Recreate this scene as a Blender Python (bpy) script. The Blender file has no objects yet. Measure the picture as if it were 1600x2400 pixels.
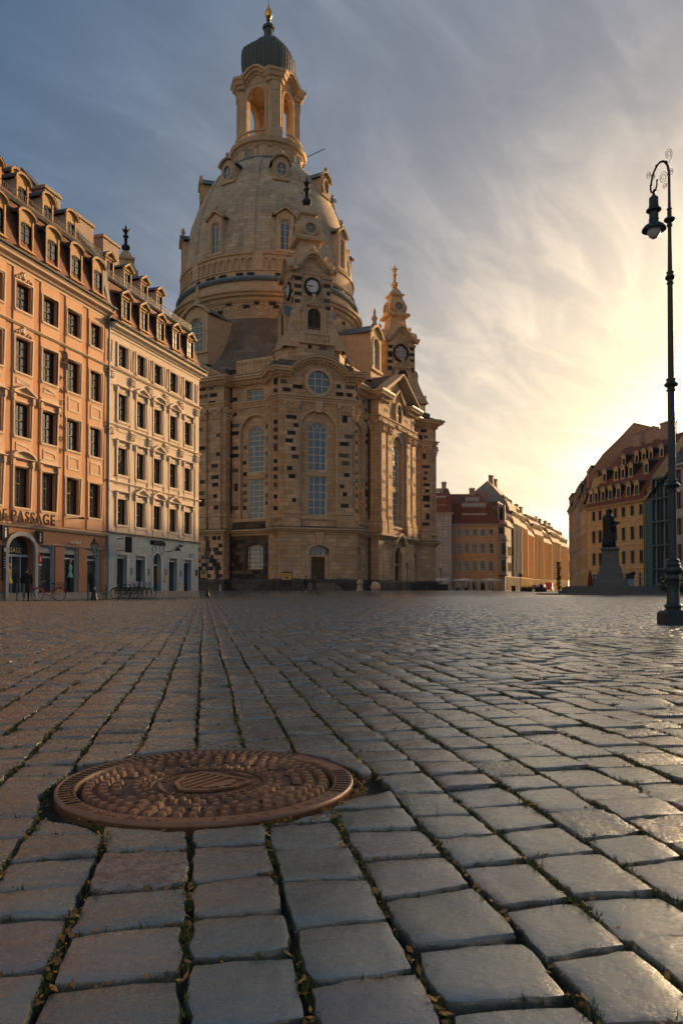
import bpy, math, random
from mathutils import Vector, Matrix, noise
R = math.radians
rnd = random.Random(11)
S = bpy.context.scene
COL = S.collection
# ---------------------------------------------------------------- camera
cam_d = bpy.data.cameras.new('camera')
cam = bpy.data.objects.new('camera', cam_d); COL.objects.link(cam)
cam.location = (0, 0, 0.5); cam.rotation_euler = (R(91.3), 0, 0)
cam_d.sensor_fit = 'VERTICAL'; cam_d.sensor_height = 36.0; cam_d.sensor_width = 24.0
cam_d.lens = 1800 / 2400 * 36.0; cam_d.shift_y = 139.15 / 2400
cam_d.clip_start = 0.05; cam_d.clip_end = 4000
S.camera = cam
# ---------------------------------------------------------------- sky, sun, exposure
SUN_AZ, SUN_EL = R(38), R(12.6)
SUNV = Vector((math.sin(SUN_AZ) * math.cos(SUN_EL), math.cos(SUN_AZ) * math.cos(SUN_EL), math.sin(SUN_EL)))
W = bpy.data.worlds.new('World'); S.world = W; W.use_nodes = True
def make_world():
    nt = W.node_tree; nt.nodes.clear(); N = nt.nodes.new; L = nt.links.new
    out = N('ShaderNodeOutputWorld'); bg = N('ShaderNodeBackground'); L(bg.outputs[0], out.inputs[0])
    bg.inputs['Strength'].default_value = 0.075
    sky = N('ShaderNodeTexSky'); sky.sky_type = 'NISHITA'; sky.sun_disc = False
    sky.sun_elevation = SUN_EL; sky.sun_rotation = SUN_AZ; sky.air_density = 1.0; sky.dust_density = 1.0; sky.ozone_density = 2.2
    tc = N('ShaderNodeTexCoord')
    nrm = N('ShaderNodeVectorMath'); nrm.operation = 'NORMALIZE'; L(tc.outputs['Generated'], nrm.inputs[0])
    sep = N('ShaderNodeSeparateXYZ'); L(nrm.outputs[0], sep.inputs[0])
    def m(op, a, b=None, c=None, clamp=False):
        n = N('ShaderNodeMath'); n.operation = op; n.use_clamp = clamp
        for i, v in enumerate((a, b, c)):
            if v is None: continue
            if isinstance(v, (int, float)): n.inputs[i].default_value = v
            else: L(v, n.inputs[i])
        return n.outputs[0]
    z = m('MAXIMUM', sep.outputs[2], 0.0)
    k = m('ADD', z, 0.22)
    cx = m('DIVIDE', sep.outputs[0], k); cy = m('DIVIDE', sep.outputs[1], k)
    cmb = N('ShaderNodeCombineXYZ'); L(cx, cmb.inputs[0]); L(cy, cmb.inputs[1])
    def cloud(scale, detail, rot, sx, sy, lo, hi, off=0.0, dist=0.3):
        mp = N('ShaderNodeMapping'); mp.vector_type = 'TEXTURE'; mp.inputs['Rotation'].default_value[2] = R(rot)
        mp.inputs['Scale'].default_value = (1 / sx, 1 / sy, 1); mp.inputs['Location'].default_value = (off, off * .7, off * .3)
        L(cmb.outputs[0], mp.inputs[0])
        t = N('ShaderNodeTexNoise'); t.inputs['Scale'].default_value = scale; t.inputs['Detail'].default_value = detail
        t.inputs['Roughness'].default_value = .58; t.inputs['Distortion'].default_value = dist
        L(mp.outputs[0], t.inputs['Vector'])
        mr = N('ShaderNodeMapRange'); mr.interpolation_type = 'SMOOTHSTEP'
        mr.inputs['From Min'].default_value = lo; mr.inputs['From Max'].default_value = hi
        L(t.outputs['Fac'], mr.inputs['Value']); return mr.outputs[0]
    c1 = cloud(1.5, 9, 20, .75, 1.3, .34, .72, 3.1, .6)
    c2 = cloud(5.0, 12, 56, .6, 1.7, .36, .74, 7.7, .7)
    c3 = cloud(.9, 4, -12, .8, 1.0, .36, .64, 1.3)
    cl = m('ADD', m('MULTIPLY', c1, .40), m('MULTIPLY', m('MULTIPLY', c2, .60), m('ADD', c3, .25)), clamp=True)
    dt = N('ShaderNodeVectorMath'); dt.operation = 'DOT_PRODUCT'; L(nrm.outputs[0], dt.inputs[0]); dt.inputs[1].default_value = SUNV
    near = m('MAXIMUM', dt.outputs['Value'], 0.0)
    # thin high cloud over most of the sky: cream towards the sun and the horizon, grey-blue high up and away from it
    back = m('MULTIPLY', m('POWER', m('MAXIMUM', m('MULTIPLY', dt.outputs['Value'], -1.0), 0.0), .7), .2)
    broad = m('MINIMUM', m('MULTIPLY', m('MULTIPLY', m('POWER', near, 6.0), m('POWER', m('SUBTRACT', 1.0, z), 2.0)), 1.3), .66)
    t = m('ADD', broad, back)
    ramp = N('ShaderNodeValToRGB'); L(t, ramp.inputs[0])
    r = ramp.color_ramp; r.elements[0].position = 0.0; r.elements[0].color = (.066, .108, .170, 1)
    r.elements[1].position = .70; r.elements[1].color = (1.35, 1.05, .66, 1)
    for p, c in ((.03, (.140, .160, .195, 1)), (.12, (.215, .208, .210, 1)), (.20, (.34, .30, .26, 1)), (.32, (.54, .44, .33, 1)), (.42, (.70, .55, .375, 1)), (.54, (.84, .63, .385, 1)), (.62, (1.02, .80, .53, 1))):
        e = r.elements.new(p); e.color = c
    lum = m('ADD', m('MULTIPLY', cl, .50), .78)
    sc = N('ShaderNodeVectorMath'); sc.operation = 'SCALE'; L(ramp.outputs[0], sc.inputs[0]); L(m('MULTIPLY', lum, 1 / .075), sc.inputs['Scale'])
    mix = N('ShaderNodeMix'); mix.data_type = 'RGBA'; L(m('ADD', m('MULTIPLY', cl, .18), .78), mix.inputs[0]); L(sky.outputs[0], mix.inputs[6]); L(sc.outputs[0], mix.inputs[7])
    # bright aureole close round the sun
    aur = m('MULTIPLY', m('ADD', m('MULTIPLY', m('POWER', near, 220.0), 60.0), m('MULTIPLY', m('POWER', near, 60.0), 1.3)), 1 / .075)
    wc = N('ShaderNodeVectorMath'); wc.operation = 'SCALE'; wc.inputs[0].default_value = (1.0, .68, .36); L(aur, wc.inputs['Scale'])
    ad = N('ShaderNodeVectorMath'); ad.operation = 'ADD'; L(mix.outputs[2], ad.inputs[0]); L(wc.outputs[0], ad.inputs[1])
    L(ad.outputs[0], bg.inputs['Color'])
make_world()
sd = bpy.data.lights.new('sun', 'SUN'); sun = bpy.data.objects.new('sun', sd); COL.objects.link(sun)
sun.rotation_euler = SUNV.to_track_quat('Z', 'Y').to_euler()
sd.energy = 3.6; sd.angle = R(0.6); sd.color = (1.0, .60, .27)
S.view_settings.view_transform = 'Standard'; S.view_settings.look = 'None'
S.view_settings.exposure = 0.70; S.view_settings.gamma = 1.0; S.view_settings.use_curve_mapping = False

# ---------------------------------------------------------------- helpers
def obj(name, me, parent=None, mat=None, label=None, cat=None, group=None, kind=None, loc=None, rz=None):
    o = bpy.data.objects.new(name, me); COL.objects.link(o)
    if mat is not None and me is not None and not me.materials: me.materials.append(mat)
    if parent is not None: o.parent = parent
    if label: o['label'] = label
    if cat: o['category'] = cat
    if group: o['group'] = group
    if kind: o['kind'] = kind
    if loc is not None: o.location = loc
    if rz is not None: o.rotation_euler = (0, 0, rz)
    return o
def empty(name, label, cat, loc=(0, 0, 0), rz=0, group=None, parent=None):
    return obj(name, None, parent, None, label, cat, group, None, loc, rz)
class MB:
    def __init__(s): s.v = []; s.f = []; s.mi = []; s.M = None; s.col = None; s.cols = []
    def add(s, vs, fs, mi=0):
        b = len(s.v)
        if s.M is not None: vs = [s.M @ Vector(p) for p in vs]
        s.v += [tuple(p) for p in vs]; s.f += [tuple(i + b for i in q) for q in fs]; s.mi += [mi] * len(fs)
        if s.col is not None: s.cols += [s.col] * len(vs)
        return s
    def box(s, x0, x1, y0, y1, z0, z1, mi=0):
        return s.add([(x0,y0,z0),(x1,y0,z0),(x1,y1,z0),(x0,y1,z0),(x0,y0,z1),(x1,y0,z1),(x1,y1,z1),(x0,y1,z1)],
              [(0,3,2,1),(4,5,6,7),(0,1,5,4),(1,2,6,5),(2,3,7,6),(3,0,4,7)], mi)
    def taper(s, x0, x1, y0, y1, z0, X0, X1, Y0, Y1, z1, mi=0):
        return s.add([(x0,y0,z0),(x1,y0,z0),(x1,y1,z0),(x0,y1,z0),(X0,Y0,z1),(X1,Y0,z1),(X1,Y1,z1),(X0,Y1,z1)],
              [(0,3,2,1),(4,5,6,7),(0,1,5,4),(1,2,6,5),(2,3,7,6),(3,0,4,7)], mi)
    def quad(s, a, b, c, d, mi=0): return s.add([a, b, c, d], [(0, 1, 2, 3)], mi)
    def poly(s, pts, mi=0): return s.add(pts, [tuple(range(len(pts)))], mi)
    def prism(s, pts, z0, z1, mi=0, cap=True):      # plan polygon extruded up
        n = len(pts); vs = [(x, y, z0) for x, y in pts] + [(x, y, z1) for x, y in pts]
        fs = [(i, (i + 1) % n, n + (i + 1) % n, n + i) for i in range(n)]
        if cap: fs += [tuple(range(n))[::-1], tuple(range(n, 2 * n))]
        return s.add(vs, fs, mi)
    def xz(s, pts, y0, y1, mi=0):                   # facade polygon (x,z) extruded from y0 (front) to y1
        n = len(pts); vs = [(x, y0, z) for x, z in pts] + [(x, y1, z) for x, z in pts]
        fs = [(i, n + i, n + (i + 1) % n, (i + 1) % n) for i in range(n)] + [tuple(range(n)), tuple(range(n, 2 * n))[::-1]]
        return s.add(vs, fs, mi)
    def band(s, path, half0, half1, y0, y1, mi=0, closed=False):   # strip following (x,z) path, between offsets
        n = len(path); P = [Vector(p) for p in path]; A = []; B = []
        for i in range(n):
            a = P[i - 1] if (i > 0 or closed) else P[i]; b = P[(i + 1) % n] if (i < n - 1 or closed) else P[i]
            t = (b - a).normalized(); nn = Vector((-t.y, t.x))
            k = 1.0
            if 0 < i < n - 1 or closed:
                t1 = (P[i] - a).normalized(); k = 1 / max(.35, t1.dot(t))
            A.append(P[i] + nn * half0 * k); B.append(P[i] + nn * half1 * k)
        m = n if closed else n - 1
        for i in range(m):
            j = (i + 1) % n
            q = [A[i], A[j], B[j], B[i]]
            vs = [(p.x, y0, p.y) for p in q] + [(p.x, y1, p.y) for p in q]
            fs = [(0,1,2,3),(0,4,5,1),(3,2,6,7)]
            if not closed and i == 0: fs.append((0,3,7,4))
            if not closed and i == m - 1: fs.append((1,5,6,2))
            s.add(vs, fs, mi)
        return s
    def lathe(s, prof, n=24, c=(0, 0), a0=0., a1=2*math.pi, mi=0, sx=1., sy=1.):
        full = abs(a1 - a0 - 2 * math.pi) < 1e-6; k = n if full else n + 1; vs = []; fs = []
        for r, z in prof:
            for i in range(k):
                a = a0 + (a1 - a0) * i / n; vs.append((c[0] + r * math.cos(a) * sx, c[1] + r * math.sin(a) * sy, z))
        for j in range(len(prof) - 1):
            for i in range(n):
                i2 = (i + 1) % k
                fs.append((j*k+i, j*k+i2, (j+1)*k+i2, (j+1)*k+i))
        return s.add(vs, fs, mi)
    def tube(s, pts, rad, n=8, mi=0, cap=True):
        P = [Vector(p) for p in pts]; vs = []; fs = []
        if isinstance(rad, (int, float)): rad = [rad] * len(P)
        up = None
        for i, p in enumerate(P):
            t = (P[min(i+1, len(P)-1)] - P[max(i-1, 0)]).normalized()
            if up is None: up = Vector((0, 0, 1)) if abs(t.z) < .9 else Vector((1, 0, 0))
            x = t.cross(up).normalized(); y = x.cross(t).normalized(); up = y
            for k in range(n):
                a = 2 * math.pi * k / n; vs.append(p + (x * math.cos(a) + y * math.sin(a)) * rad[i])
        for i in range(len(P) - 1):
            for k in range(n): fs.append((i*n+k, i*n+(k+1)%n, (i+1)*n+(k+1)%n, (i+1)*n+k))
        if cap: fs += [tuple(range(n))[::-1], tuple(range((len(P)-1)*n, len(P)*n))]
        return s.add(vs, fs, mi)
    def ball(s, c, r, n=10, sz=1., mi=0):
        m = max(4, n // 2); prof = [(r * math.sin(math.pi * i / m), c[2] - r * sz * math.cos(math.pi * i / m)) for i in range(m + 1)]
        return s.lathe(prof, n, (c[0], c[1]), mi=mi)
    def wall(s, x0, x1, z0, z1, holes, depth=.25, y=0., mi=0, seg=8, rmi=None):
        """front face with openings (hx0,hx1,hz0,hz1,rise) and their reveals"""
        rmi = mi if rmi is None else rmi
        xs = sorted({x0, x1, *[h[0] for h in holes], *[h[1] for h in holes]}); zs = sorted({z0, z1, *[h[2] for h in holes], *[h[3] for h in holes]})
        xs = [x for x in xs if x0 <= x <= x1]; zs = [z for z in zs if z0 <= z <= z1]
        for i in range(len(xs) - 1):
            run = None
            for j in range(len(zs) - 1):
                mx, mz = (xs[i] + xs[i+1]) / 2, (zs[j] + zs[j+1]) / 2
                if any(h[0] < mx < h[1] and h[2] < mz < h[3] for h in holes): continue
                s.add([(xs[i],y,zs[j]),(xs[i+1],y,zs[j]),(xs[i+1],y,zs[j+1]),(xs[i],y,zs[j+1])], [(0,1,2,3)], mi)
        for h in holes:
            a, b, c, d = h[:4]; rise = h[4] if len(h) > 4 else 0; sp = d - rise
            s.add([(a,y,c),(a,y+depth,c),(a,y+depth,sp),(a,y,sp)], [(0,1,2,3)], rmi)
            s.add([(b,y,c),(b,y,sp),(b,y+depth,sp),(b,y+depth,c)], [(0,1,2,3)], rmi)
            s.add([(a,y,c),(b,y,c),(b,y+depth,c),(a,y+depth,c)], [(0,1,2,3)], rmi)
            if rise <= 0:
                s.add([(a,y,d),(a,y+depth,d),(b,y+depth,d),(b,y,d)], [(0,1,2,3)], rmi)
            else:
                m = (a + b) / 2; hw = (b - a) / 2
                arc = [(m - hw * math.cos(math.pi * k / (2*seg)), sp + rise * math.sin(math.pi * k / (2*seg))) for k in range(2*seg + 1)]
                for k in range(2 * seg):
                    p, q = arc[k], arc[k+1]; cx = a if k < seg else b
                    s.add([(p[0],y,p[1]),(q[0],y,q[1]),(cx,y,d)], [(0,1,2)], mi)
                    s.add([(p[0],y,p[1]),(p[0],y+depth,p[1]),(q[0],y+depth,q[1]),(q[0],y,q[1])], [(0,1,2,3)], rmi)
        return s
    def sweep(s, prof, path, closed=True, mi=0, caps=True):
        """moulding: prof = [(out, z)], path = plan points; outward is to the right of travel"""
        n = len(path); P = [Vector(p) for p in path]; k = len(prof); rows = []
        for i in range(n):
            if closed or 0 < i < n - 1:
                d1 = (P[i] - P[i-1]).normalized(); d2 = (P[(i+1) % n] - P[i]).normalized()
            elif i == 0: d1 = d2 = (P[1] - P[0]).normalized()
            else: d1 = d2 = (P[i] - P[i-1]).normalized()
            n1 = Vector((d1.y, -d1.x)); n2 = Vector((d2.y, -d2.x)); m = n1 + n2
            m = m / max(.25, m.dot(n1)) if m.length > 1e-6 else n1
            rows.append([(P[i].x + m.x * o, P[i].y + m.y * o, z) for o, z in prof])
        vs = [p for r in rows for p in r]; fs = []
        for i in range(n if closed else n - 1):
            j = (i + 1) % n
            for q in range(k - 1): fs.append((i*k+q, j*k+q, j*k+q+1, i*k+q+1))
        if not closed and caps: fs += [tuple(range(k)), tuple(range((n-1)*k, n*k))[::-1]]
        return s.add(vs, fs, mi)
    def mesh(s, name, mats=(), smooth=None, fix=False):
        me = bpy.data.meshes.new(name); me.from_pydata(s.v, [], s.f)
        for m in (mats if isinstance(mats, (list, tuple)) else [mats]): me.materials.append(m)
        if any(s.mi): me.polygons.foreach_set('material_index', s.mi)
        if s.cols:
            at = me.color_attributes.new('tint', 'FLOAT_COLOR', 'POINT')
            at.data.foreach_set('color', [c for col in s.cols for c in (col if len(col) == 4 else (*col, 1.0))])
        if fix:
            import bmesh
            bm = bmesh.new(); bm.from_mesh(me); bmesh.ops.remove_doubles(bm, verts=bm.verts, dist=1e-4)
            bmesh.ops.recalc_face_normals(bm, faces=bm.faces); bm.to_mesh(me); bm.free()
        if smooth is not None:
            me.polygons.foreach_set('use_smooth', [True] * len(me.polygons)); me.set_sharp_from_angle(angle=R(smooth))
        me.update(); return me
    def build(s, name, mats, parent=None, smooth=None, fix=False, **kw):
        if not s.f: return None
        return obj(name, s.mesh(name, mats, smooth, fix), parent, **kw)
def TR(x=0, y=0, z=0, rz=0): return Matrix.Translation((x, y, z)) @ Matrix.Rotation(rz, 4, 'Z')

# ---------------------------------------------------------------- materials
MATS = {}
def mat(name, col, rough=.8, metal=0., spec=.5, bump=0., bscale=20., var=.0, vscale=1.5, brick=None, rvar=0., coat=0., emit=None, tint=False, streak=0., wave=None, ior=None):
    if name in MATS: return MATS[name]
    m = bpy.data.materials.new(name); m.use_nodes = True; nt = m.node_tree; N = nt.nodes.new; L = nt.links.new
    b = nt.nodes['Principled BSDF']; b.inputs['Roughness'].default_value = rough; b.inputs['Metallic'].default_value = metal
    b.inputs['Specular IOR Level'].default_value = spec
    if ior: b.inputs['IOR'].default_value = ior
    if coat: b.inputs['Coat Weight'].default_value = coat
    if emit: b.inputs['Emission Color'].default_value = (*emit[0], 1); b.inputs['Emission Strength'].default_value = emit[1]
    geo = N('ShaderNodeNewGeometry'); pos = geo.outputs['Position']
    def noise_(scale, det=4, vec=None, rough_=.55):
        t = N('ShaderNodeTexNoise'); t.inputs['Scale'].default_value = scale; t.inputs['Detail'].default_value = det; t.inputs['Roughness'].default_value = rough_
        L(vec or pos, t.inputs['Vector']); return t.outputs['Fac']
    def mixc(f, A, B, mode='MIX'):
        x = N('ShaderNodeMix'); x.data_type = 'RGBA'; x.blend_type = mode
        for i, v in ((0, f), (6, A), (7, B)):
            if isinstance(v, (int, float)): x.inputs[i].default_value = v
            elif isinstance(v, tuple): x.inputs[i].default_value = (*v[:3], 1)
            else: L(v, x.inputs[i])
        return x.outputs[2]
    def mr(v, a, c, lo=0., hi=1.):
        x = N('ShaderNodeMapRange'); L(v, x.inputs['Value'])
        for k, val in (('From Min', a), ('From Max', c), ('To Min', lo), ('To Max', hi)): x.inputs[k].default_value = val
        return x.outputs[0]
    c = tuple(col); cur = c
    if tint:
        a = N('ShaderNodeAttribute'); a.attribute_name = 'tint'; cur = mixc(1.0, c, a.outputs['Color'], 'MULTIPLY')
    hgt = None
    if brick:       # ashlar / tiles : (w, h, mortar, contrast, mortarcolour, bumpamount[, dark share, dark colour])
        tc = N('ShaderNodeTexCoord'); sp = N('ShaderNodeSeparateXYZ'); L(tc.outputs['Object'], sp.inputs[0])
        sn = N('ShaderNodeSeparateXYZ'); L(geo.outputs['True Normal'], sn.inputs[0])
        # horizontal running coordinate on any upright wall: position along the wall's own tangent
        cr = N('ShaderNodeVectorMath'); cr.operation = 'CROSS_PRODUCT'; cr.inputs[1].default_value = (0, 0, 1); L(geo.outputs['True Normal'], cr.inputs[0])
        cn = N('ShaderNodeVectorMath'); cn.operation = 'NORMALIZE'; L(cr.outputs[0], cn.inputs[0])
        dp = N('ShaderNodeVectorMath'); dp.operation = 'DOT_PRODUCT'; L(cn.outputs[0], dp.inputs[0]); L(pos, dp.inputs[1])
        spw = N('ShaderNodeSeparateXYZ'); L(pos, spw.inputs[0])
        cb = N('ShaderNodeCombineXYZ')
        if brick[0] == 'floor':
            rot = N('ShaderNodeMapping'); rot.inputs['Rotation'].default_value[2] = brick[7]; L(pos, rot.inputs[0]); vec = rot.outputs[0]; bw = brick[1:]
        elif brick[0] == 'round':
            an = N('ShaderNodeMath'); an.operation = 'ARCTAN2'; L(sp.outputs[1], an.inputs[0]); L(sp.outputs[0], an.inputs[1])
            ml = N('ShaderNodeMath'); ml.operation = 'MULTIPLY'; L(an.outputs[0], ml.inputs[0]); ml.inputs[1].default_value = brick[7]
            L(ml.outputs[0], cb.inputs[0]); L(spw.outputs[2], cb.inputs[1]); vec = cb.outputs[0]; bw = brick[1:]
        else:
            L(dp.outputs['Value'], cb.inputs[0]); L(spw.outputs[2], cb.inputs[1]); vec = cb.outputs[0]; bw = brick
        br = N('ShaderNodeTexBrick'); L(vec, br.inputs['Vector']); br.inputs['Scale'].default_value = 1.0
        br.inputs['Brick Width'].default_value = bw[0]; br.inputs['Row Height'].default_value = bw[1]; br.inputs['Mortar Size'].default_value = bw[2]
        br.inputs['Mortar Smooth'].default_value = .2; br.inputs['Bias'].default_value = 0.
        br.inputs['Color1'].default_value = (0, 0, 0, 1); br.inputs['Color2'].default_value = (1, 1, 1, 1); br.inputs['Mortar'].default_value = (.5, .5, .5, 1)
        k = bw[3]
        rp = N('ShaderNodeValToRGB'); L(br.outputs['Color'], rp.inputs[0]); cr_ = rp.color_ramp
        cr_.elements[0].color = (*[max(0, v * (1 - k)) for v in c], 1); cr_.elements[1].color = (*[v * (1 + k * .8) for v in c], 1)
        e = cr_.elements.new(.45); e.color = (*[c[0] * 1.02, c[1] * (1 - k * .15), c[2] * (1 - k * .4)], 1)
        e = cr_.elements.new(.7); e.color = (*[c[0] * (1 - k * .5), c[1] * (1 - k * .35), c[2] * (1 + k * .1)], 1)
        cur = mixc(br.outputs['Fac'], rp.outputs[0], tuple(bw[4])); hgt = (br.outputs['Fac'], bw[5])
    if var:
        n1 = noise_(vscale, 6); cur = mixc(mr(n1, .3, .75), cur, mixc(1.0, cur, (1 - var, 1 - var, 1 - var * .9), 'MULTIPLY'))
    if streak:      # rain streaks: noise stretched along z
        mp = N('ShaderNodeMapping'); mp.inputs['Scale'].default_value = (2.2, 2.2, .16); L(pos, mp.inputs[0])
        n2 = noise_(1.0, 6, mp.outputs[0], .65); cur = mixc(mr(n2, .52, .75, 0, streak), cur, mixc(1.0, cur, (.35, .34, .34), 'MULTIPLY'))
    if isinstance(cur, tuple): b.inputs['Base Color'].default_value = (*cur, 1)
    else: L(cur, b.inputs['Base Color'])
    if rvar:
        n3 = noise_(vscale * 6, 4); L(mr(n3, .3, .7, max(.03, rough - rvar), min(1, rough + rvar)), b.inputs['Roughness'])
    nrmo = None
    if hgt:
        bp = N('ShaderNodeBump'); bp.invert = True; bp.inputs['Strength'].default_value = hgt[1]; bp.inputs['Distance'].default_value = .02; L(hgt[0], bp.inputs['Height']); nrmo = bp.outputs[0]
    if wave:        # tile courses: (height of a course, width of a tile)
        spw2 = N('ShaderNodeSeparateXYZ'); L(pos, spw2.inputs[0])
        mm = N('ShaderNodeMath'); mm.operation = 'FRACT'; dv = N('ShaderNodeMath'); dv.operation = 'DIVIDE'; dv.inputs[1].default_value = wave
        L(spw2.outputs[2], dv.inputs[0]); L(dv.outputs[0], mm.inputs[0])
        bp = N('ShaderNodeBump'); bp.inputs['Strength'].default_value = 1.; bp.inputs['Distance'].default_value = .03; L(mm.outputs[0], bp.inputs['Height'])
        if nrmo: L(nrmo, bp.inputs['Normal'])
        nrmo = bp.outputs[0]
    if bump:
        bp = N('ShaderNodeBump'); bp.inputs['Strength'].default_value = bump; bp.inputs['Distance'].default_value = .3 / bscale; L(noise_(bscale, 5), bp.inputs['Height'])
        if nrmo: L(nrmo, bp.inputs['Normal'])
        nrmo = bp.outputs[0]
    if nrmo: L(nrmo, b.inputs['Normal'])
    MATS[name] = m; return m
# ---------------------------------------------------------------- the square
CHX, CHY, CHB = -10.75, 111.6, R(19)
LA = Vector((-.176, .984)); LB = Vector((.984, .176)); ROW = math.atan2(.176, .984)
MHC = Vector((-.344, 2.0)); MHR = .379
def ground_z(x, y):
    r = math.hypot(x - CHX, y - CHY); t = min(1, max(0, (41 - r) / 11)); u = min(1, max(0, (y - 30) / 9)) * min(1, max(0, (-x - 4) / 6)) * min(1, max(0, (84 - y) / 22))
    return .28 * t * t * (3 - 2 * t) - .15 * u * u * (3 - 2 * u) * (1 - t)
m_bed = mat('joint_earth', (.022, .020, .016), .95, bump=.8, bscale=90, var=.5, vscale=30)
m_far = mat('far_paving', (.100, .115, .112), .26, bump=.6, bscale=7, spec=1.0, brick=('floor', .19, .165, .010, .35, (.04, .04, .038), .8, ROW), rvar=.08)
def make_stone_mat():
    m = bpy.data.materials.new('paving_granite'); m.use_nodes = True; nt = m.node_tree; N = nt.nodes.new; L = nt.links.new
    b = nt.nodes['Principled BSDF']; geo = N('ShaderNodeNewGeometry'); a = N('ShaderNodeAttribute'); a.attribute_name = 'tint'
    def nz(s, d=5, r=.6):
        t = N('ShaderNodeTexNoise'); t.inputs['Scale'].default_value = s; t.inputs['Detail'].default_value = d; t.inputs['Roughness'].default_value = r; L(geo.outputs['Position'], t.inputs['Vector']); return t.outputs['Fac']
    def mr(v, lo, hi, a_, b_):
        x = N('ShaderNodeMapRange'); L(v, x.inputs['Value'])
        for k, q in (('From Min', lo), ('From Max', hi), ('To Min', a_), ('To Max', b_)): x.inputs[k].default_value = q
        return x.outputs[0]
    def mul(col, f):
        x = N('ShaderNodeVectorMath'); x.operation = 'SCALE'; L(col, x.inputs[0]); L(f, x.inputs['Scale']); return x.outputs[0]
    sp = N('ShaderNodeSeparateColor'); L(a.outputs['Color'], sp.inputs[0])      # r,g,b tint
    c = mul(a.outputs['Color'], mr(nz(260, 3, .7), .3, .7, .78, 1.22)); c = mul(c, mr(nz(14, 5), .3, .72, .82, 1.16))
    rg = N('ShaderNodeMath'); rg.operation = 'SUBTRACT'; rg.inputs[0].default_value = 1.0; L(a.outputs['Alpha'], rg.inputs[1]); rg = rg.outputs[0]
    pit = mr(nz(70, 4, .6), .44, .58, .45, 1.15); mx = N('ShaderNodeMix'); mx.data_type = 'FLOAT'; L(rg, mx.inputs[0]); mx.inputs[2].default_value = 1.0; L(pit, mx.inputs[3]); c = mul(c, mx.outputs[0])
    c = mul(c, mr(nz(3.1, 3), .35, .7, .80, 1.15)); L(c, b.inputs['Base Color'])
    L(mr(nz(35, 5), .3, .7, .18, .36), b.inputs['Roughness']); b.inputs['IOR'].default_value = 2.4
    b1 = N('ShaderNodeBump'); b1.inputs['Strength'].default_value = .5; L(mr(rg, 0, 1, .0026, .010), b1.inputs['Distance']); L(nz(55, 6, .62), b1.inputs['Height'])
    b2 = N('ShaderNodeBump'); b2.inputs['Strength'].default_value = .35; b2.inputs['Distance'].default_value = .0013; L(nz(420, 3, .7), b2.inputs['Height']); L(b1.outputs[0], b2.inputs['Normal'])
    L(b2.outputs[0], b.inputs['Normal']); return m
m_stone = make_stone_mat()
def make_ground():
    mb = MB()
    xs = [-900, -400, -150] + [-100, -80, -60] + [-40 + .8 * i for i in range(51)] + [4 * i for i in range(1, 26)] + [150, 400, 900]
    ys = [-300, -50, 0, 10, 20, 30] + [30.8 + .8 * i for i in range(20)] + [46.8, 47] + [50 + 4 * i for i in range(36)] + [240, 400, 900, 2500]
    n = len(xs)
    vs = [(x, y, ground_z(x, y) - (.021 if y < 46.9 else .0)) for y in ys for x in xs]
    fs = [(j*n+i, j*n+i+1, (j+1)*n+i+1, (j+1)*n+i) for j in range(len(ys)-1) for i in range(n-1)]
    mb.add(vs, fs)
    for k, (j, i) in enumerate((j, i) for j in range(len(ys)-1) for i in range(n-1)): mb.mi[k] = 0 if ys[j] < 46.5 else 1
    return mb.build('ground', [m_bed, m_far], kind='structure', smooth=20)
ground = make_ground()
def stone_cells():
    """every cobble as (distance, four corners) laid in long rows"""
    cells = []
    def edge(k, q): return noise.noise(Vector((k * 3.7, q * .55, 1.1))) * .016 + noise.noise(Vector((k * 9.1, q * 2.3, 5.))) * .006
    ps = [-.02]
    r1 = random.Random(5)
    while ps[-1] < 34: ps.append(ps[-1] + r1.gauss(.163, .010))
    neg = [-.02]
    while neg[-1] > -36: neg.append(neg[-1] - r1.gauss(.163, .010))
    ps = sorted(set(neg + ps))
    for k in range(len(ps) - 1):
        q = -.5 + r1.random() * .2; pm = (ps[k] + ps[k+1]) / 2; tilt = 0
        while q < 50:
            ln = min(.27, max(.11, r1.gauss(.163, .025))); qm = q + ln / 2
            x = LB.x * pm + LA.x * qm; y = LB.y * pm + LA.y * qm
            if not (.62 < y < 46.9) or abs(x) > .47 * y + .55: q += ln; continue
            t0 = r1.gauss(0, .006); t1 = r1.gauss(0, .006)
            c = []
            for (pp, qq) in ((ps[k] + edge(k, q), q - tilt), (ps[k+1] + edge(k+1, q), q + tilt), (ps[k+1] + edge(k+1, q+ln), q + ln + t1), (ps[k] + edge(k, q+ln), q + ln - t1)):
                c.append(Vector((LB.x * pp + LA.x * qq, LB.y * pp + LA.y * qq)))
            tilt = t1; q += ln
            cen = Vector((x, y)); dm = (cen - MHC).length
            if dm < MHR - .015: continue
            if dm < MHR + .2:
                for i in range(4):
                    d = c[i] - MHC
                    if d.length < MHR + .022: c[i] = MHC + d.normalized() * (MHR + .022)
                a = sum((c[i].x * c[(i+1) % 4].y - c[(i+1) % 4].x * c[i].y) for i in range(4)) / 2
                if a < .006: continue
            cells.append((y + abs(x) * .3, c))
    cells.sort(key=lambda t: t[0]); return cells
def tint_of(r2):
    u = r2.random(); g = r2.uniform(.78, 1.2)
    if u < .03: c = (.18, .135, .11)      # reddish porphyry
    elif u < .12: c = (.135, .130, .115)
    elif u < .24: c = (.088, .095, .098)
    else: c = (.092, .116, .110)
    return tuple(v * g for v in c), (u < .03 or .90 < u)
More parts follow.
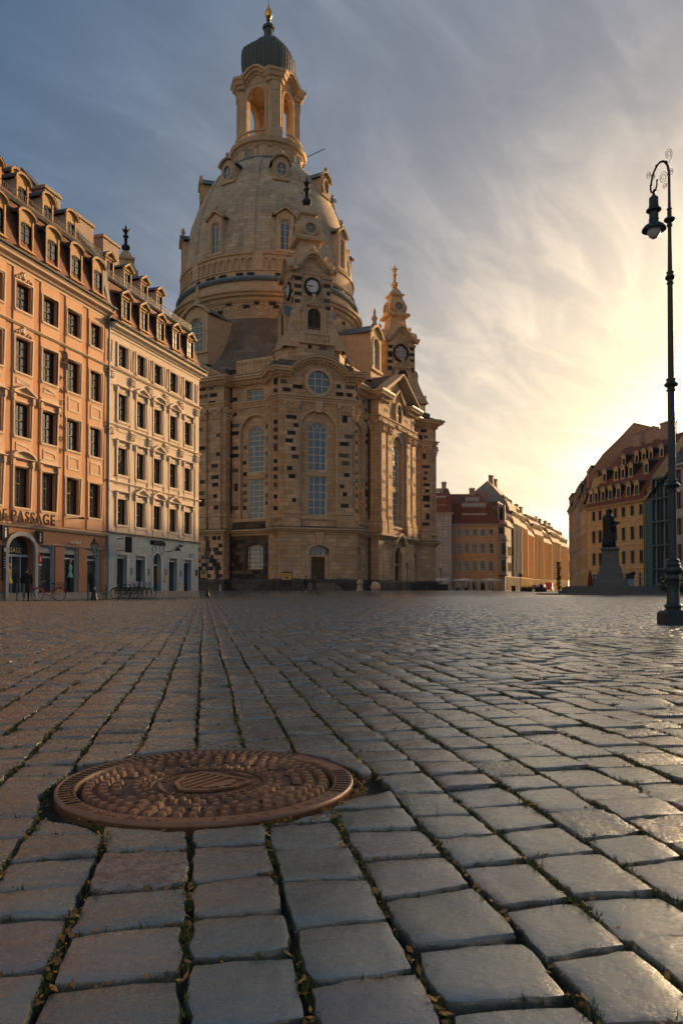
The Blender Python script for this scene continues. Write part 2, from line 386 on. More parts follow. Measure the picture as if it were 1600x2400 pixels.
def stone_shape(mb, c, detail, r2):
    cen = (c[0] + c[1] + c[2] + c[3]) / 4; gap = r2.uniform(.0012, .0038)
    q = []
    for p in c:
        d = p - cen; q.append(p - d.normalized() * gap * 1.3)
    col, roughst = tint_of(r2); mb.col = (*col, .0 if roughst else 1.0)
    h = r2.gauss(0, .0026) + ground_z(cen.x, cen.y); sg = .014 if detail > 8 else .045; tx, ty = r2.gauss(0, sg), r2.gauss(0, sg); sd = r2.random() * 99
    for i, s_ in enumerate((-1, 1, 1, -1)): q[i] = q[i] - LB * s_ * r2.uniform(.0008, .0035) - LA * (-1 if i < 2 else 1) * r2.uniform(.0012, .0045)
    def pt(u, v):
        a = q[0] * (1-u) * (1-v) + q[1] * u * (1-v) + q[2] * u * v + q[3] * (1-u) * v; return a
    if detail == 0:
        vs = []; 
        for (u, v) in ((0,0),(1,0),(1,1),(0,1)): p = pt(u, v); vs.append((p.x, p.y, h - .028))
        for (e, dz) in ((.04, -.013), (.36, 0)):
            for (u, v) in ((e,e),(1-e,e),(1-e,1-e),(e,1-e)):
                p = pt(u, v); d = p - cen; vs.append((p.x, p.y, h + dz + d.x * tx + d.y * ty))
        mb.add(vs, [(0,1,5,4),(1,2,6,5),(2,3,7,6),(3,0,4,7),(4,5,9,8),(5,6,10,9),(6,7,11,10),(7,4,8,11),(8,9,10,11)]); return
    n = detail; us = [0, .018, .06] + [.06 + .88 * (i + 1) / (n - 5) for i in range(n - 6)] + [.94, .982, 1.]
    n = len(us); vs = []; rr = r2.uniform(.02, .09); amp = .0042 if roughst else .0016
    for j, v in enumerate(us):
        for i, u in enumerate(us):
            uu, vv = u * 2 - 1, v * 2 - 1
            # round the corners of the plan outline
            m = max(abs(uu), abs(vv))
            k = 1 - rr * (min(abs(uu), abs(vv)) ** 3) * (m ** 6)
            p = cen + (pt(.5 + uu / 2 * k, .5 + vv / 2 * k) - cen)
            wob = noise.noise(Vector((p.x * 28, p.y * 28, sd))) * .0075 * (m ** 4)
            d = p - cen; p = p + d.normalized() * wob if d.length > 1e-5 else p
            z = h + d.x * tx + d.y * ty + amp * noise.fractal(Vector((p.x * 34, p.y * 34, sd)), 1., 2., 3)
            z += .003 * noise.noise(Vector((p.x * 11, p.y * 11, sd)))
            z -= .0020 * max(0, (m - .80) / .20) ** 2.0 + (.0010 if detail > 8 else .0045) * (uu * uu + vv * vv) / 2
            if m > .999: z -= .0065
            vs.append((p.x, p.y, z))
    fs = [(j*n+i, j*n+i+1, (j+1)*n+i+1, (j+1)*n+i) for j in range(n-1) for i in range(n-1)]
    ring = [i for i in range(n)] + [j*n+n-1 for j in range(1, n)] + [(n-1)*n+i for i in range(n-2, -1, -1)] + [j*n for j in range(n-2, 0, -1)]
    b = len(vs)
    for i in ring: x, y, z = vs[i]; d = (Vector((x, y)) - cen) * -.03; vs.append((x + d.x, y + d.y, -.045))
    L_ = len(ring)
    fs += [(ring[(i+1) % L_], ring[i], b + i, b + (i+1) % L_) for i in range(L_)]
    mb.add(vs, fs)
def make_stones():
    cells = stone_cells(); r2 = random.Random(3)
    for d, c in cells[:290]:
        mb = MB(); stone_shape(mb, c, 11, r2)
        o = mb.build('cobblestone', m_stone, ground, smooth=32)
    mb = MB()
    for d, c in cells[290:]: stone_shape(mb, c, 8 if d < 5 else (6 if d < 9 else 0), r2)
    mb.build('cobblestone_field', m_stone, ground, smooth=50, kind='stuff')
    return cells
CELLS = make_stones()
# ---------------------------------------------------------------- building kit
m_glass = mat('window_glass', (.028, .038, .040), .04, ior=2.1)
m_glassb = mat('sky_tinted_leaded_glass', (.045, .105, .150), .10, ior=1.9)  # blue of the reflected sky is put into the glass colour
m_sash_dark = mat('dark_sash_paint', (.016, .013, .011), .6, spec=.25)
m_sash_white = mat('white_sash_paint', (.55, .53, .48), .5)
m_tile = mat('red_roof_tiles', (.27, .085, .045), .8, var=.4, vscale=3, wave=.16, brick=(.2, .16, .012, .25, (.10, .04, .03), .6))
m_tile_d = mat('dark_roof_tiles', (.20, .078, .056), .8, var=.4, vscale=2, wave=.17)
m_lead = mat('dark_sheet_metal', (.055, .065, .068), .45, metal=.3, var=.3, vscale=4)
m_zinc = mat('blue_grey_lead', (.16, .23, .27), .5, metal=.3, var=.3, vscale=3)
m_chim = mat('chimney_render', (.37, .28, .22), .9, var=.2)
m_iron = mat('black_iron', (.018, .020, .022), .45, metal=.4)
WCACHE = {}
m_glass_c = mat('curtained_glass', (.075, .072, .062), .06, ior=2.0)
r_win = random.Random(77)
def arc_pts(hw, sp, rise, n=12):
    return [(-hw * math.cos(math.pi * k / n), sp + rise * math.sin(math.pi * k / n)) for k in range(n + 1)]
def sash_meshes(w, h, cols, rows, rise, msash, mglass, bar=.026, edge=.06, transom=True, fan=True):
    key = ('s', round(w, 2), round(h, 2), cols, rows, round(rise, 2), msash.name, mglass.name, bar, transom)
    if key in WCACHE: return WCACHE[key]
    f = MB(); g = MB(); hw = w / 2; sp = h - rise; rj = random.Random(len(WCACHE))
    if rise > 0:
        outline = [(-hw, 0), (hw, 0)] + arc_pts(hw, sp, rise)[::-1]
        f.band(outline, 0, edge, -.05, .05, closed=True)
    else:
        f.band([(-hw, 0), (hw, 0), (hw, h), (-hw, h)], 0, edge, -.05, .05, closed=True)
    zr = [sp * j / rows for j in range(rows + 1)]
    for i in range(1, cols):
        x = -hw + w * i / cols; k = bar * (1.7 if (cols == 2 or (cols % 2 == 0 and i == cols // 2)) else 1)
        f.box(x - k/2, x + k/2, -.035, .035, 0, sp + (rise * .98 if (rise > 0 and i * 2 == cols) else 0))
    for j in range(1, rows + (1 if rise > 0 else 0)):
        k = bar * (2.2 if (transom and j == (rows + 1) // 2) else 1); f.box(-hw, hw, -.045 if k > bar else -.03, .03, zr[j] - k/2, zr[j] + k/2)
    def pane(pts):
        a, b_ = rj.gauss(0, .006), rj.gauss(0, .006); cx = sum(p[0] for p in pts) / len(pts); cz = sum(p[1] for p in pts) / len(pts)
        g.add([(x, (x - cx) * a + (z - cz) * b_, z) for x, z in pts], [tuple(range(len(pts)))])
    for i in range(cols):
        for j in range(rows):
            xa, xb = -hw + w * i / cols, -hw + w * (i + 1) / cols; pane([(xa, zr[j]), (xb, zr[j]), (xb, zr[j+1]), (xa, zr[j+1])])
    if rise > 0:
        A = arc_pts(hw, sp, rise); 
        for k in range(0, 12, 3): pane([(0, sp)] + A[k:k+4][::-1])
        if fan:
            for k in (3, 6, 9): p = A[k]; q = (p[0] * .42, sp + (p[1] - sp) * .42); f.band([q, p], -bar/2, bar/2, -.03, .03)
            f.band([(x * .42, sp + (z - sp) * .42) for x, z in A], -bar/2, bar/2, -.03, .03)
    WCACHE[key] = (f.mesh('sash', msash), g.mesh('pane', mglass)); return WCACHE[key]
def surround_mesh(w, h, rise, mats, sw=.2, proj=.05, sill=.12, head=None, recess=.2, ears=True):
    key = ('m', round(w, 2), round(h, 2), round(rise, 2), mats.name, sw, proj, head, sill)
    if key in WCACHE: return WCACHE[key]
    b = MB(); hw = w / 2; sp = h - rise
    path = [(-hw, 0), (-hw, sp)] + (arc_pts(hw, sp, rise)[1:-1] if rise > 0 else [(-hw, h), (hw, h)]) + [(hw, sp), (hw, 0)]
    if rise <= 0: path = [(-hw, 0), (-hw, h), (hw, h), (hw, 0)]
    b.band(path, .0, sw, -proj, .0)
    b.band(path, sw * .62, sw * 1.12, -proj - .03, -proj + .0)
    b.box(-hw - sw, hw + sw, -sill, .0, -.11, -.0); b.box(-hw - sw * .8, hw + sw * .8, -sill * .6, .0, -.18, -.11)
    t = h + sw + .04; W_ = hw + sw * 1.25
    if head in ('tri', 'seg', 'flat', 'cornice'):
        fz = t + .22
        b.box(-hw - sw * .2, hw + sw * .2, -.03, 0, t, fz)
        for s_ in (-1, 1): b.xz([(s_ * W_ - .08, t - .12), (s_ * W_ + .06, t - .12), (s_ * W_ + .1, fz), (s_ * W_ - .1, fz)], -.18, 0)
        W2 = W_ + .14
        b.add(*_mould(-W2, W2, fz, .10, .26))
        if head == 'tri':
            ap = fz + .10 + .42
            b.xz([(-W2, fz + .1), (W2, fz + .1), (0, ap)], -.07, 0)
            b.band([(-W2 - .02, fz + .12), (0, ap)], -.03, .08, -.27, 0); b.band([(0, ap), (W2 + .02, fz + .12)], -.03, .08, -.27, 0)
        elif head == 'seg':
            A = [(W2 * math.sin(a), fz + .1 + .40 * (math.cos(a) - math.cos(1.15)) / (1 - math.cos(1.15))) for a in [(-1.15 + 2.3 * k / 10) for k in range(11)]]
            kx = W2 / A[-1][0]; A = [(x * kx, z) for x, z in A]
            b.xz([(A[0][0], fz + .1)] + A[1:-1] + [(A[-1][0], fz + .1)], -.07, 0)
            b.band(A, -.03, .08, -.27, 0)
        elif head == 'cornice':
            b.xz([(-W2, fz + .1), (W2, fz + .1), (W2 - .25, fz + .34), (-W2 + .25, fz + .34)], -.1, 0)
    elif head == 'shell':
        r3 = random.Random(int(w * 100))
        for k in range(26):
            a = r3.uniform(-1, 1); x = a * (hw + .12); z = t + .02 + (1 - a * a) * .3 * r3.random()
            b.ball((x, -.06, z), r3.uniform(.05, .10), 6)
        b.lathe([(.0, 0), (.17, .0), (.20, .05), (.14, .10), (0, .08)], 12)
        for i in range(len(b.v) - 60, len(b.v)): x, y, z = b.v[i]; b.v[i] = (x, -z - .05, t + .26 + y * 1.25)
    elif head == 'key':
        b.xz([(-.12, h), (.12, h), (.18, t + .12), (-.18, t + .12)], -.13, 0)
    WCACHE[key] = b.mesh('window', mats); return WCACHE[key]
def _mould(x0, x1, z, hgt, proj):
    P = [(0, z), (.10, z), (.13, z + hgt * .3), (proj - .04, z + hgt * .5), (proj, z + hgt * .6), (proj, z + hgt), (0, z + hgt)]
    vs = [(x0, -o, q) for o, q in P] + [(x1, -o, q) for o, q in P]; n = len(P)
    return vs, [(i, i + 1, n + i + 1, n + i) for i in range(n - 1)] + [tuple(range(n))[::-1], tuple(range(n, 2 * n))]
def window(parent, M, x, z, w, h, msur, cols=2, rows=4, rise=0, recess=.2, msash=None, mglass=None, name='window', bar=.026, transom=True, **kw):
    o = obj(name, surround_mesh(w, h, rise, msur, **kw), parent); o.matrix_local = (M or Matrix()) @ Matrix.Translation((x, 0, z))
    a, g = sash_meshes(w, h, cols, rows, rise, msash or m_sash_dark, mglass or (m_glass_c if r_win.random() < .32 else m_glass), bar=bar, transom=transom)
    s_ = obj('sash', a, o, loc=(0, recess, 0)); p = obj('pane', g, o, loc=(0, recess + .01, 0)); return o
DC = {}
def dormer_mesh(w, h, style, mats, back, fw=.22):
    key = (w, h, style, mats[0].name, back, fw)
    if key in DC: return DC[key]
    b = MB(); hw = w / 2 + fw; rise = w * .22 if style == 'arch' else 0; H = h + fw + (.15 if style == 'arch' else .05)
    b.wall(-hw, hw, -.35, H, [(-w/2, w/2, 0, h, rise)], .18, 0)
    b.box(-hw - .08, hw + .08, -.16, .02, -.13, -.03); b.xz([(-hw, -.35), (hw, -.35), (hw, -.2), (-hw, -.2)], -.06, 0)
    for s_ in (-1, 1):
        b.quad((s_ * hw, 0, -.35), (s_ * hw, back, -.35 + .3), (s_ * hw, back, H), (s_ * hw, 0, H), 1)
        b.box(min(s_ * hw, s_ * (hw - .12)), max(s_ * hw, s_ * (hw - .12)), -.04, 0, -.2, H)
    if style == 'arch':
        A = [(-(hw + .1) * math.cos(a), H - .02 + .42 * math.sin(a)) for a in [math.pi * k / 10 for k in range(11)]]
        b.xz([(-(hw + .1), H - .02)] + A[1:-1] + [(hw + .1, H - .02)], 0, .05)
        b.band(A, -.02, .09, -.16, .03); b.band(A, .09, .12, -.18, back, 2)
    elif style == 'tri':
        A = [(-(hw + .12), H), (0, H + .42), (hw + .12, H)]
        b.xz(A, 0, .05); b.band(A, -.03, .08, -.2, .03); b.band(A, .08, .11, -.22, back, 2); b.box(-hw - .1, hw + .1, -.1, 0, H - .06, H + .02)
    else:
        b.box(-hw - .1, hw + .1, -.14, back, H, H + .12, 2)
    DC[key] = b.mesh('dormer', mats); return DC[key]
def dormer(parent, M, x, y, z, w, h, style, mats, back=1.6, cols=2, rows=3, msash=None, fw=.22, mglass=None):
    o = obj('dormer', dormer_mesh(w, h, style, mats, back, fw), parent); o.matrix_local = (M or Matrix()) @ Matrix.Translation((x, y, z))
    rise = w * .22 if style == 'arch' else 0
    a, g = sash_meshes(w, h, cols, rows, rise, msash or m_sash_dark, mglass or m_glass, transom=False)
    obj('sash', a, o, loc=(0, .08, 0)); obj('pane', g, o, loc=(0, .09, 0)); return o
def chimney(parent, M, x, y, z0, z1, sx=.9, sy=.7, m=None):
    b = MB(); b.box(-sx/2, sx/2, -sy/2, sy/2, 0, z1 - z0 - .25); b.box(-sx/2 - .1, sx/2 + .1, -sy/2 - .1, sy/2 + .1, z1 - z0 - .25, z1 - z0 - .1)
    b.box(-sx/2 - .04, sx/2 + .04, -sy/2 - .04, sy/2 + .04, z1 - z0 - .1, z1 - z0)
    for k in (-.25, .25): b.box(sx * k - .09, sx * k + .09, -.12, .12, z1 - z0, z1 - z0 + .22, 1)
    o = b.build('chimney', [m or m_chim, m_lead], parent); o.matrix_local = (M or Matrix()) @ Matrix.Translation((x, y, z0)); return o
def cornice_prof(z, hgt, proj):
    return [(0, z), (.06, z), (.08, z + hgt * .22), (proj * .35, z + hgt * .3), (proj * .45, z + hgt * .5), (proj * .85, z + hgt * .62), (proj * .9, z + hgt * .8), (proj, z + hgt * .86), (proj, z + hgt), (0, z + hgt)]
def string_prof(z, hgt=.16, proj=.12): return [(0, z), (proj * .5, z + hgt * .2), (proj * .7, z + hgt * .5), (proj, z + hgt * .6), (proj, z + hgt * .9), (0, z + hgt)]
def text(name, body, size, M, mt, parent=None, extrude=.02, label=None, cat=None, spacing=1.0, align='LEFT', bold=0.0, font_shear=0.0, xs=1.0, fit=None):
    c = bpy.data.curves.new(name, 'FONT'); c.body = body; c.size = size; c.extrude = extrude; c.align_x = align; c.space_character = spacing
    c.offset = bold; c.shear = font_shear; c.resolution_u = 4; c.materials.append(mt)
    t = bpy.data.objects.new('tmp', c); me = bpy.data.meshes.new_from_object(t); bpy.data.objects.remove(t); bpy.data.curves.remove(c)
    if not me.materials: me.materials.append(mt)
    if fit: xs = fit / max(.01, max(v.co.x for v in me.vertices) - min(v.co.x for v in me.vertices))
    o = obj(name, me, parent, label=label, cat=cat); o.matrix_local = M @ Matrix.Rotation(R(90), 4, 'X') @ Matrix.Scale(xs, 4, (1, 0, 0)); return o
# ---------------------------------------------------------------- the two houses on the left
HR = R(72.78); HO = Vector((-15.43, 50.452, 0)); HM = Matrix.Translation(HO) @ Matrix.Rotation(HR, 4, 'Z')
def left_houses():
    m_p1 = mat('peach_render', (.56, .285, .15), .9, var=.16, vscale=.8, streak=.12, bump=.15, bscale=25)
    m_p2 = mat('light_peach_render', (.68, .40, .235), .9, var=.12, vscale=.8, streak=.1, bump=.15, bscale=25)
    m_pt = mat('sandstone_trim', (.66, .50, .35), .85, var=.15)
    m_w1 = mat('cream_render', (.66, .54, .42), .9, var=.14, vscale=.9, streak=.14, bump=.15, bscale=25)
    m_wt = mat('cream_trim', (.72, .60, .46), .85, var=.1)
    m_gb = mat('blue_grey_render', (.36, .42, .45), .85, var=.12, streak=.12)
    m_gbt = mat('pale_grey_trim', (.46, .50, .51), .8, var=.1)
    m_gp = mat('brick_red_render', (.38, .18, .105), .85, var=.12)
    m_dor = mat('ochre_dormer_paint', (.47, .285, .125), .8, var=.12)
    m_cheek = mat('dormer_cheek_render', (.42, .38, .34), .85, var=.1)
    m_plinth = mat('stone_plinth', (.30, .27, .24), .85, var=.3, vscale=4)
    m_dark = mat('dark_shop_interior', (.012, .013, .014), .6)
    m_blind = mat('grey_awning', (.22, .24, .25), .8)
    # ---------- peach house
    h = empty('peach_townhouse', 'tall orange-peach townhouse with arched dormers and passage sign beside the cream house', 'building', HO, HR)
    X0 = -22.0; cols = [-1.35 - 2.245 * k for k in range(9)]
    rows = [(5.03, 2.20, 5), (8.97, 1.85, 4), (12.55, 1.90, 4), (16.03, 1.50, 4)]
    holes = [(c - .57, c + .57, z, z + q) for c in cols for z, q, r in rows]
    wall = MB(); wall.wall(X0, 0, 4.05, 18.3, holes, .22)
    # raised lighter fields
    fld = MB()
    for c in cols: fld.wall(c - .83, c + .83, 4.25, 18.25, [(c - .57, c + .57, z, z + q) for z, q, r in rows], .06, -.05); fld.box(c-.83, c-.829, -.05, 0, 4.25, 18.25); fld.box(c+.829, c+.83, -.05, 0, 4.25, 18.25)
    gh = []
    for c in cols[:3]: gh.append((c - .68, c + .68, .28, 3.02))
    gh.append((-9.12, -7.0, .02, 3.45, .75))
    for c in cols[4:]: gh.append((c - .68, c + .68, .28, 3.02)) if c < -9.6 else None
    g = MB(); g.wall(X0, 0, 0, 4.05, gh, .38, .04); g.box(X0, 0, .0, .05, -.2, .28, 1)
    for hh in gh:           # rusticated piers: separate courses
        pass
    edges = sorted([X0] + [e for q in gh for e in q[:2]] + [0.])
    for a, b in zip(edges[0::2], edges[1::2]):
        z = .3
        while z < 2.9 and b - a < 4: g.box(a + .01, b - .01, .0, .06, z + .02, z + .425); z += .45
    wall.box(X0, 0, .06, 12, 18.3, 18.9); wall.box(X0, X0 + .3, .06, 12, 0, 18.9)
    wall.add([(0, .0, 0), (0, 12, 0), (0, 12, 18.9), (0, .0, 18.9)], [(0, 1, 2, 3)])
    wall.build('wall', m_p1, h); fld.build('facade_panel', m_p2, h); g.build('ground_floor_wall', [m_gp, m_plinth], h)
    b = MB(); b.sweep(cornice_prof(18.25, .68, .55), [(X0, 0), (0.05, 0)], False); b.build('cornice', m_pt, h)
    for z in (15.10,): MB().sweep(string_prof(z, .16, .14), [(X0, -.05), (0, -.05)], False).build('string_course', m_pt, h)
    MB().sweep(string_prof(3.9, .26, .2), [(X0, 0), (0.02, 0)], False).build('string_course', m_pt, h)
    MB().sweep(string_prof(3.04, .09, .06), [(-7.0, 0.0), (0.0, 0.0)], False).build('string_course', m_pt, h)
    b = MB(); b.tube([(X0, -.62, 18.98), (.1, -.62, 18.98)], .075, 8); b.build('gutter', m_lead, h)
    b = MB(); b.tube([(-.12, -.55, 18.9), (-.10, -.2, 18.5), (-.08, -.16, 18.0), (-.08, -.16, .1)], .065, 8)
    for z in (3, 7, 11, 15): b.lathe([(.085, z), (.085, z + .08)], 8, (-.08, -.16))
    b.build('downpipe', m_zinc, h)
    heads = {0: [None, None, 'flatc', 'segx'], 1: [None, None, 'flatc', 'trix']}
    for ci, c in enumerate(cols):
        for ri, (z, q, r) in enumerate(rows):
            hd = None
            if ci % 5 == 3: hd = ('seg', 'tri', 'shell', 'shell')[ri]
            if ci % 5 in (2, 4) and ri < 2: hd = 'cornice'
            window(h, None, c, z, 1.14, q, m_pt, 2, r, recess=.2, head=hd, sw=.17)
        if True:            # framed panels under the sills of the two middle floors
            for z0, z1 in ((7.75, 8.62), (11.35 + (.25 if ci % 5 in (2, 3, 4) else 0), 12.2)):
                if ci % 5 in (2, 3, 4): z0 += .28
                p = MB(); p.band([(c - .56, z0), (c + .56, z0), (c + .56, z1), (c - .56, z1)], 0, .12, -.08, -.05, closed=True); p.build('sunk_panel', m_pt, h)
    # shop fronts
    for hh in gh:
        a, b_, z0, z1 = hh[:4]; rise = hh[4] if len(hh) > 4 else 0; w = b_ - a
        s = MB(); 
        if rise:
            s.band([(a, 0)] + [((a + b_)/2 + x, z) for x, z in arc_pts(w/2, z1 - rise, rise)] + [(b_, 0)], 0, .24, -.10, .04)
            s.build('door_surround', mat('grey_stone', (.36, .36, .37), .8, var=.15), h)
            s = MB(); s.box(a, b_, .40, .44, z1 - 1.15, z1 - 1.02); s.box(a, a+.08, .4, .44, 0, z1 - 1.02)
            for q in (.36, .70): s.box(a + w*q - .03, a + w*q + .03, .4, .44, 0, z1 - 1.15)
            s.build('door_frame', m_gbt, h)
            s = MB(); s.quad((a, .43, 0), (b_, .43, 0), (b_, .43, z1), (a, .43, z1)); s.build('door_glass', m_glass, h)
            text('passage_lettering', 'PASSAGE', .40, Matrix.Translation((a + .03, .36, z1 - .93)), mat('yellow_lettering', (.55, .50, .16), .5), h, .01, spacing=1.1, fit=1.42)
        else:
            s.band([(a, z0), (a, z1), (b_, z1), (b_, z0)], -.05, 0, .08, .3); s.box(a, b_, .25, .3, z1 - .72, z1 - .62)
            o = s.build('shop_window', m_gbt, h)
            MB().quad((a, .3, z0), (b_, .3, z0), (b_, .3, z1), (a, .3, z1)).build('pane', m_glass, o)
            MB().taper(a + .06, b_ - .06, .1, .2, z1 - .42, a + .06, b_ - .06, .2, .3, z1 - .03).build('awning', m_blind, o)
    # mansard roof
    roof = MB(); x1 = -.05
    P = [(-.62, 18.93), (-.1, 19.35), (.42, 21.95), (.55, 22.3)]
    for (a, b_) in zip(P[:-1], P[1:]): roof.quad((X0, a[0], a[1]), (x1, a[0], a[1]), (x1, b_[0], b_[1]), (X0, b_[0], b_[1]))
    roof.quad((X0, .55, 22.3), (x1, .55, 22.3), (x1, 6.4, 28.7), (X0, 6.4, 28.7)); roof.quad((X0, 6.4, 28.7), (x1, 6.4, 28.7), (x1, 13, 22), (X0, 13, 22))
    roof.build('roof', m_tile, h)
    MB().sweep([(-.5, 22.22), (.12, 22.18), (.2, 22.3), (.14, 22.4), (-.6, 22.42)], [(X0, .5), (x1, .5)], False).build('roof_kerb', m_lead, h)
    pw = MB(); prof = [(-.66, 18.9), (-.12, 19.2), (.32, 22.3), (1.1, 23.15), (6.4, 29.2), (13, 22.1), (13, 18)]
    pw.add([(-.75 if y > .3 else -.1, y, z) for y, z in prof] + [(.14, y, z) for y, z in prof], [tuple(range(7)), tuple(range(7, 14))[::-1]] + [(i, 7+i, 7+(i+1) % 7, (i+1) % 7) for i in range(7)])
    pw.build('parapet_gable', mat('slate_flashing', (.085, .10, .105), .6, var=.2), h)
    for c in cols:
        dormer(h, None, c + .1, -.06, 19.6, .95, 1.5, 'arch', [m_dor, m_lead, m_lead], 1.5, fw=.13)
    for k, c in enumerate([-1.95 - 2.26 * k for k in range(9)]):
        dormer(h, None, c, 1.5, 23.02, .72, 1.12, 'arch', [m_dor, m_cheek, m_lead], 2.0, fw=.15)
    for c in (-3.1, -5.3, -7.6, -10): dormer(h, None, c - 1.1, 3.9, 25.35, .5, .75, 'arch', [m_dor, m_cheek, m_lead], 1.3, fw=.15)
    rail = MB()
    for z in (22.95, 22.62): rail.tube([(X0, .42, z), (-.1, .42, z)], .02, 5)
    for k in range(150): x = -.1 - k * .145; rail.box(x - .012, x + .012, .41, .43, 22.45, 22.95)
    rail.build('snow_guard_rail', m_lead, h)
    chimney(h, None, -.6, 4.4, 24, 27.3, 1.6, .9); chimney(h, None, -7.5, 6.3, 26, 30.6, 1.2, 1.0); 
    # signs on the peach house
    T = lambda x, y, z: HM @ Matrix.Translation((x, y, z))
    m_br = mat('bronze_letters', (.06, .042, .028), .8, spec=.1)
    text('wall_lettering', 'PASSAGE', .84, T(-9.38, -.42, 4.2), m_br, None, .03, 'big bronze free-standing PASSAGE lettering above the shop ledge of the peach house', 'sign', 1.15, fit=3.55, bold=.008); text('wall_lettering', 'QF', .84, T(-10.75, -.42, 4.2), m_br, None, .03, 'big bronze Q F letters cut by the left edge of the photo', 'sign', 1.15, fit=1.0)
    o = MB(); o.lathe([(.20, -.03), (.26, -.03), (.26, .03), (.20, .03), (.20, -.03)], 20); o.band([(.05, -.1), (.3, -.34)], -.035, .035, -.02, .02)
    for i in range(100): x, y, z = o.v[i]; o.v[i] = (x, z, y * 1.3)
    o.band([(-.2, -.75), (-.2, -.42), (.25, -.42)], -.035, .035, -.03, .03); o.band([(.25, -.42), (.25, -.75)], -.035, .035, -.03, .03); o.box(-.03, .03, -.03, .03, -.72, -.45)
    q = o.build('wall_emblem', m_br, None, label='bronze ring and bracket emblem above the vertical lettering on the peach house', cat='sign'); q.matrix_world = T(-4.55, -.1, 14.55)
    vs = empty('vertical_lettering', 'vertical column of small bronze letters reading PASSAGE down the peach facade', 'sign', HO, HR)
    for k, ch in enumerate('PASSAGE'): text('letter', ch, .42, Matrix.Translation((-4.57, -.08, 13.05 - k * .73)), m_br, vs, .02, align='CENTER')
    m_sb = mat('dark_sign_board', (.02, .028, .035), .8, spec=.1); m_red = mat('red_sign_board', (.45, .02, .02), .7, spec=.1); m_wh = mat('white_print', (.65, .66, .62), .6)
    def isign(x, z, w, hh, m, lab, wall_y=-.02):
        e = empty('information_sign', lab, 'sign', HM @ Vector((x, wall_y, z)), HR)
        MB().box(-w/2, w/2, -.09, 0, 0, hh).build('board', m, e); text('symbol', 'i', hh * 1.02, Matrix.Translation((0, -.10, hh * .16)), m_wh, e, .004, align='CENTER', bold=.012); return e
    isign(-6.62, 3.10, .50, .72, m_sb, 'dark square sign with a white i on the peach wall right of the arched passage')
    isign(-9.42, 3.18, .5, .75, m_sb, 'dark square sign with a white i at the left edge of the photo')
    isign(-6.60, 2.02, .36, .42, m_red, 'small red sign with a white i on the pier right of the passage')
    e = empty('directory_board', 'narrow dark directory board with pale lines below the red sign', 'sign', HM @ Vector((-6.60, -.02, .62)), HR)
    MB().box(-.17, .17, -.07, 0, 0, 1.36).build('board', m_sb, e); b = MB(); b.box(-.13, .13, -.075, -.07, 1.2, 1.32)
    for k in range(13): b.box(-.11, -.11 + .14 + .07 * ((k * 7) % 3 % 2), -.075, -.07, 1.12 - k * .085, 1.135 - k * .085)
    b.build('printed_lines', mat('pale_blue_print', (.35, .42, .45), .6), e)
    e = empty('notice_board', 'dark board with pale print left of the passage door', 'sign', HM @ Vector((-9.38, -.02, .95)), HR)
    MB().box(-.2, .2, -.07, 0, 0, 1.9).build('board', m_sb, e); b = MB()
    for k in range(5): b.box(-.12, .12, -.075, -.07, 1.2 - k * .13, 1.23 - k * .13)
    b.box(-.12, .14, -.075, -.07, 1.55, 1.75); b.build('printed_lines', mat('pale_blue_print', (.35, .42, .45), .6), e)
    text('script_lettering', 'van Laack', .30, T(-3.85, -.1, 3.27), m_wh, None, .015, 'pale slanted script lettering above the shop windows of the peach house', 'sign', .85, font_shear=.35)
    b = MB(); b.tube([(0, 0, 0), (0, -.9, .02)], .03, 6); b.box(-.07, .07, -1.25, -.85, -.05, .06); q = b.build('flood_lamp', m_iron, None, label='short floodlight arm jutting from the peach wall right of the lettering', cat='lamp'); q.matrix_world = T(-4.1, -.05, 4.75)
    # ---------- cream house
    w = empty('cream_townhouse', 'cream townhouse with blue-grey ground floor and pediments between peach house and church', 'building', HO, HR)
    XE = 12.75; cols = [1.75 + 2.28 * k for k in range(5)]
    rows = [(4.83, 1.75, 4), (8.22, 1.84, 4), (11.88, 1.84, 4), (15.56, 1.50, 4)]
    holes = [(c - .57, c + .57, z, z + q) for c in cols for z, q, r in rows]
    b = MB(); b.wall(0, XE, 4.3, 17.75, holes, .24); b.box(0.01, XE, .3, 11, 17.7, 18.2)
    b.M = Matrix.Translation((XE, 0, 0)) @ Matrix.Rotation(R(90), 4, 'Z'); sideh = [(1.5 + 2.6 * k, 2.6 + 2.6 * k, z, z + q) for k in range(4) for z, q, r in rows]
    b.wall(0, 11, 0, 18.2, sideh, .24); b.M = None; b.build('wall', m_w1, w)
    SM = Matrix.Translation((XE, 0, 0)) @ Matrix.Rotation(R(90), 4, 'Z')
    for k in range(4):
        for z, q, r in rows: window(w, SM, 2.05 + 2.6 * k, z, 1.1, q, m_wt, 2, r, sw=.15)
    gh = [(c - .62, c + .62, .32, 2.82) for i, c in enumerate(cols) if i != 2] + [(cols[2] - .56, cols[2] + .56, .0, 3.12, .56)]
    g = MB(); g.wall(0, XE, 0, 4.3, gh, .34); 
    edges = sorted([0.1] + [e for q in gh for e in (q[0] - .14, q[1] + .14)] + [XE - .1])
    for a, b_ in zip(edges[0::2], edges[1::2]):
        z = .36
        while z < 2.7: g.box(a + .01, b_ - .01, -.03, .0, z + .012, z + .397); z += .42
    for z in (2.92, 3.36): g.box(.1, cols[2] - .95, -.03, 0, z, z + .40); g.box(cols[2] + .95, XE - .1, -.03, 0, z, z + .40)
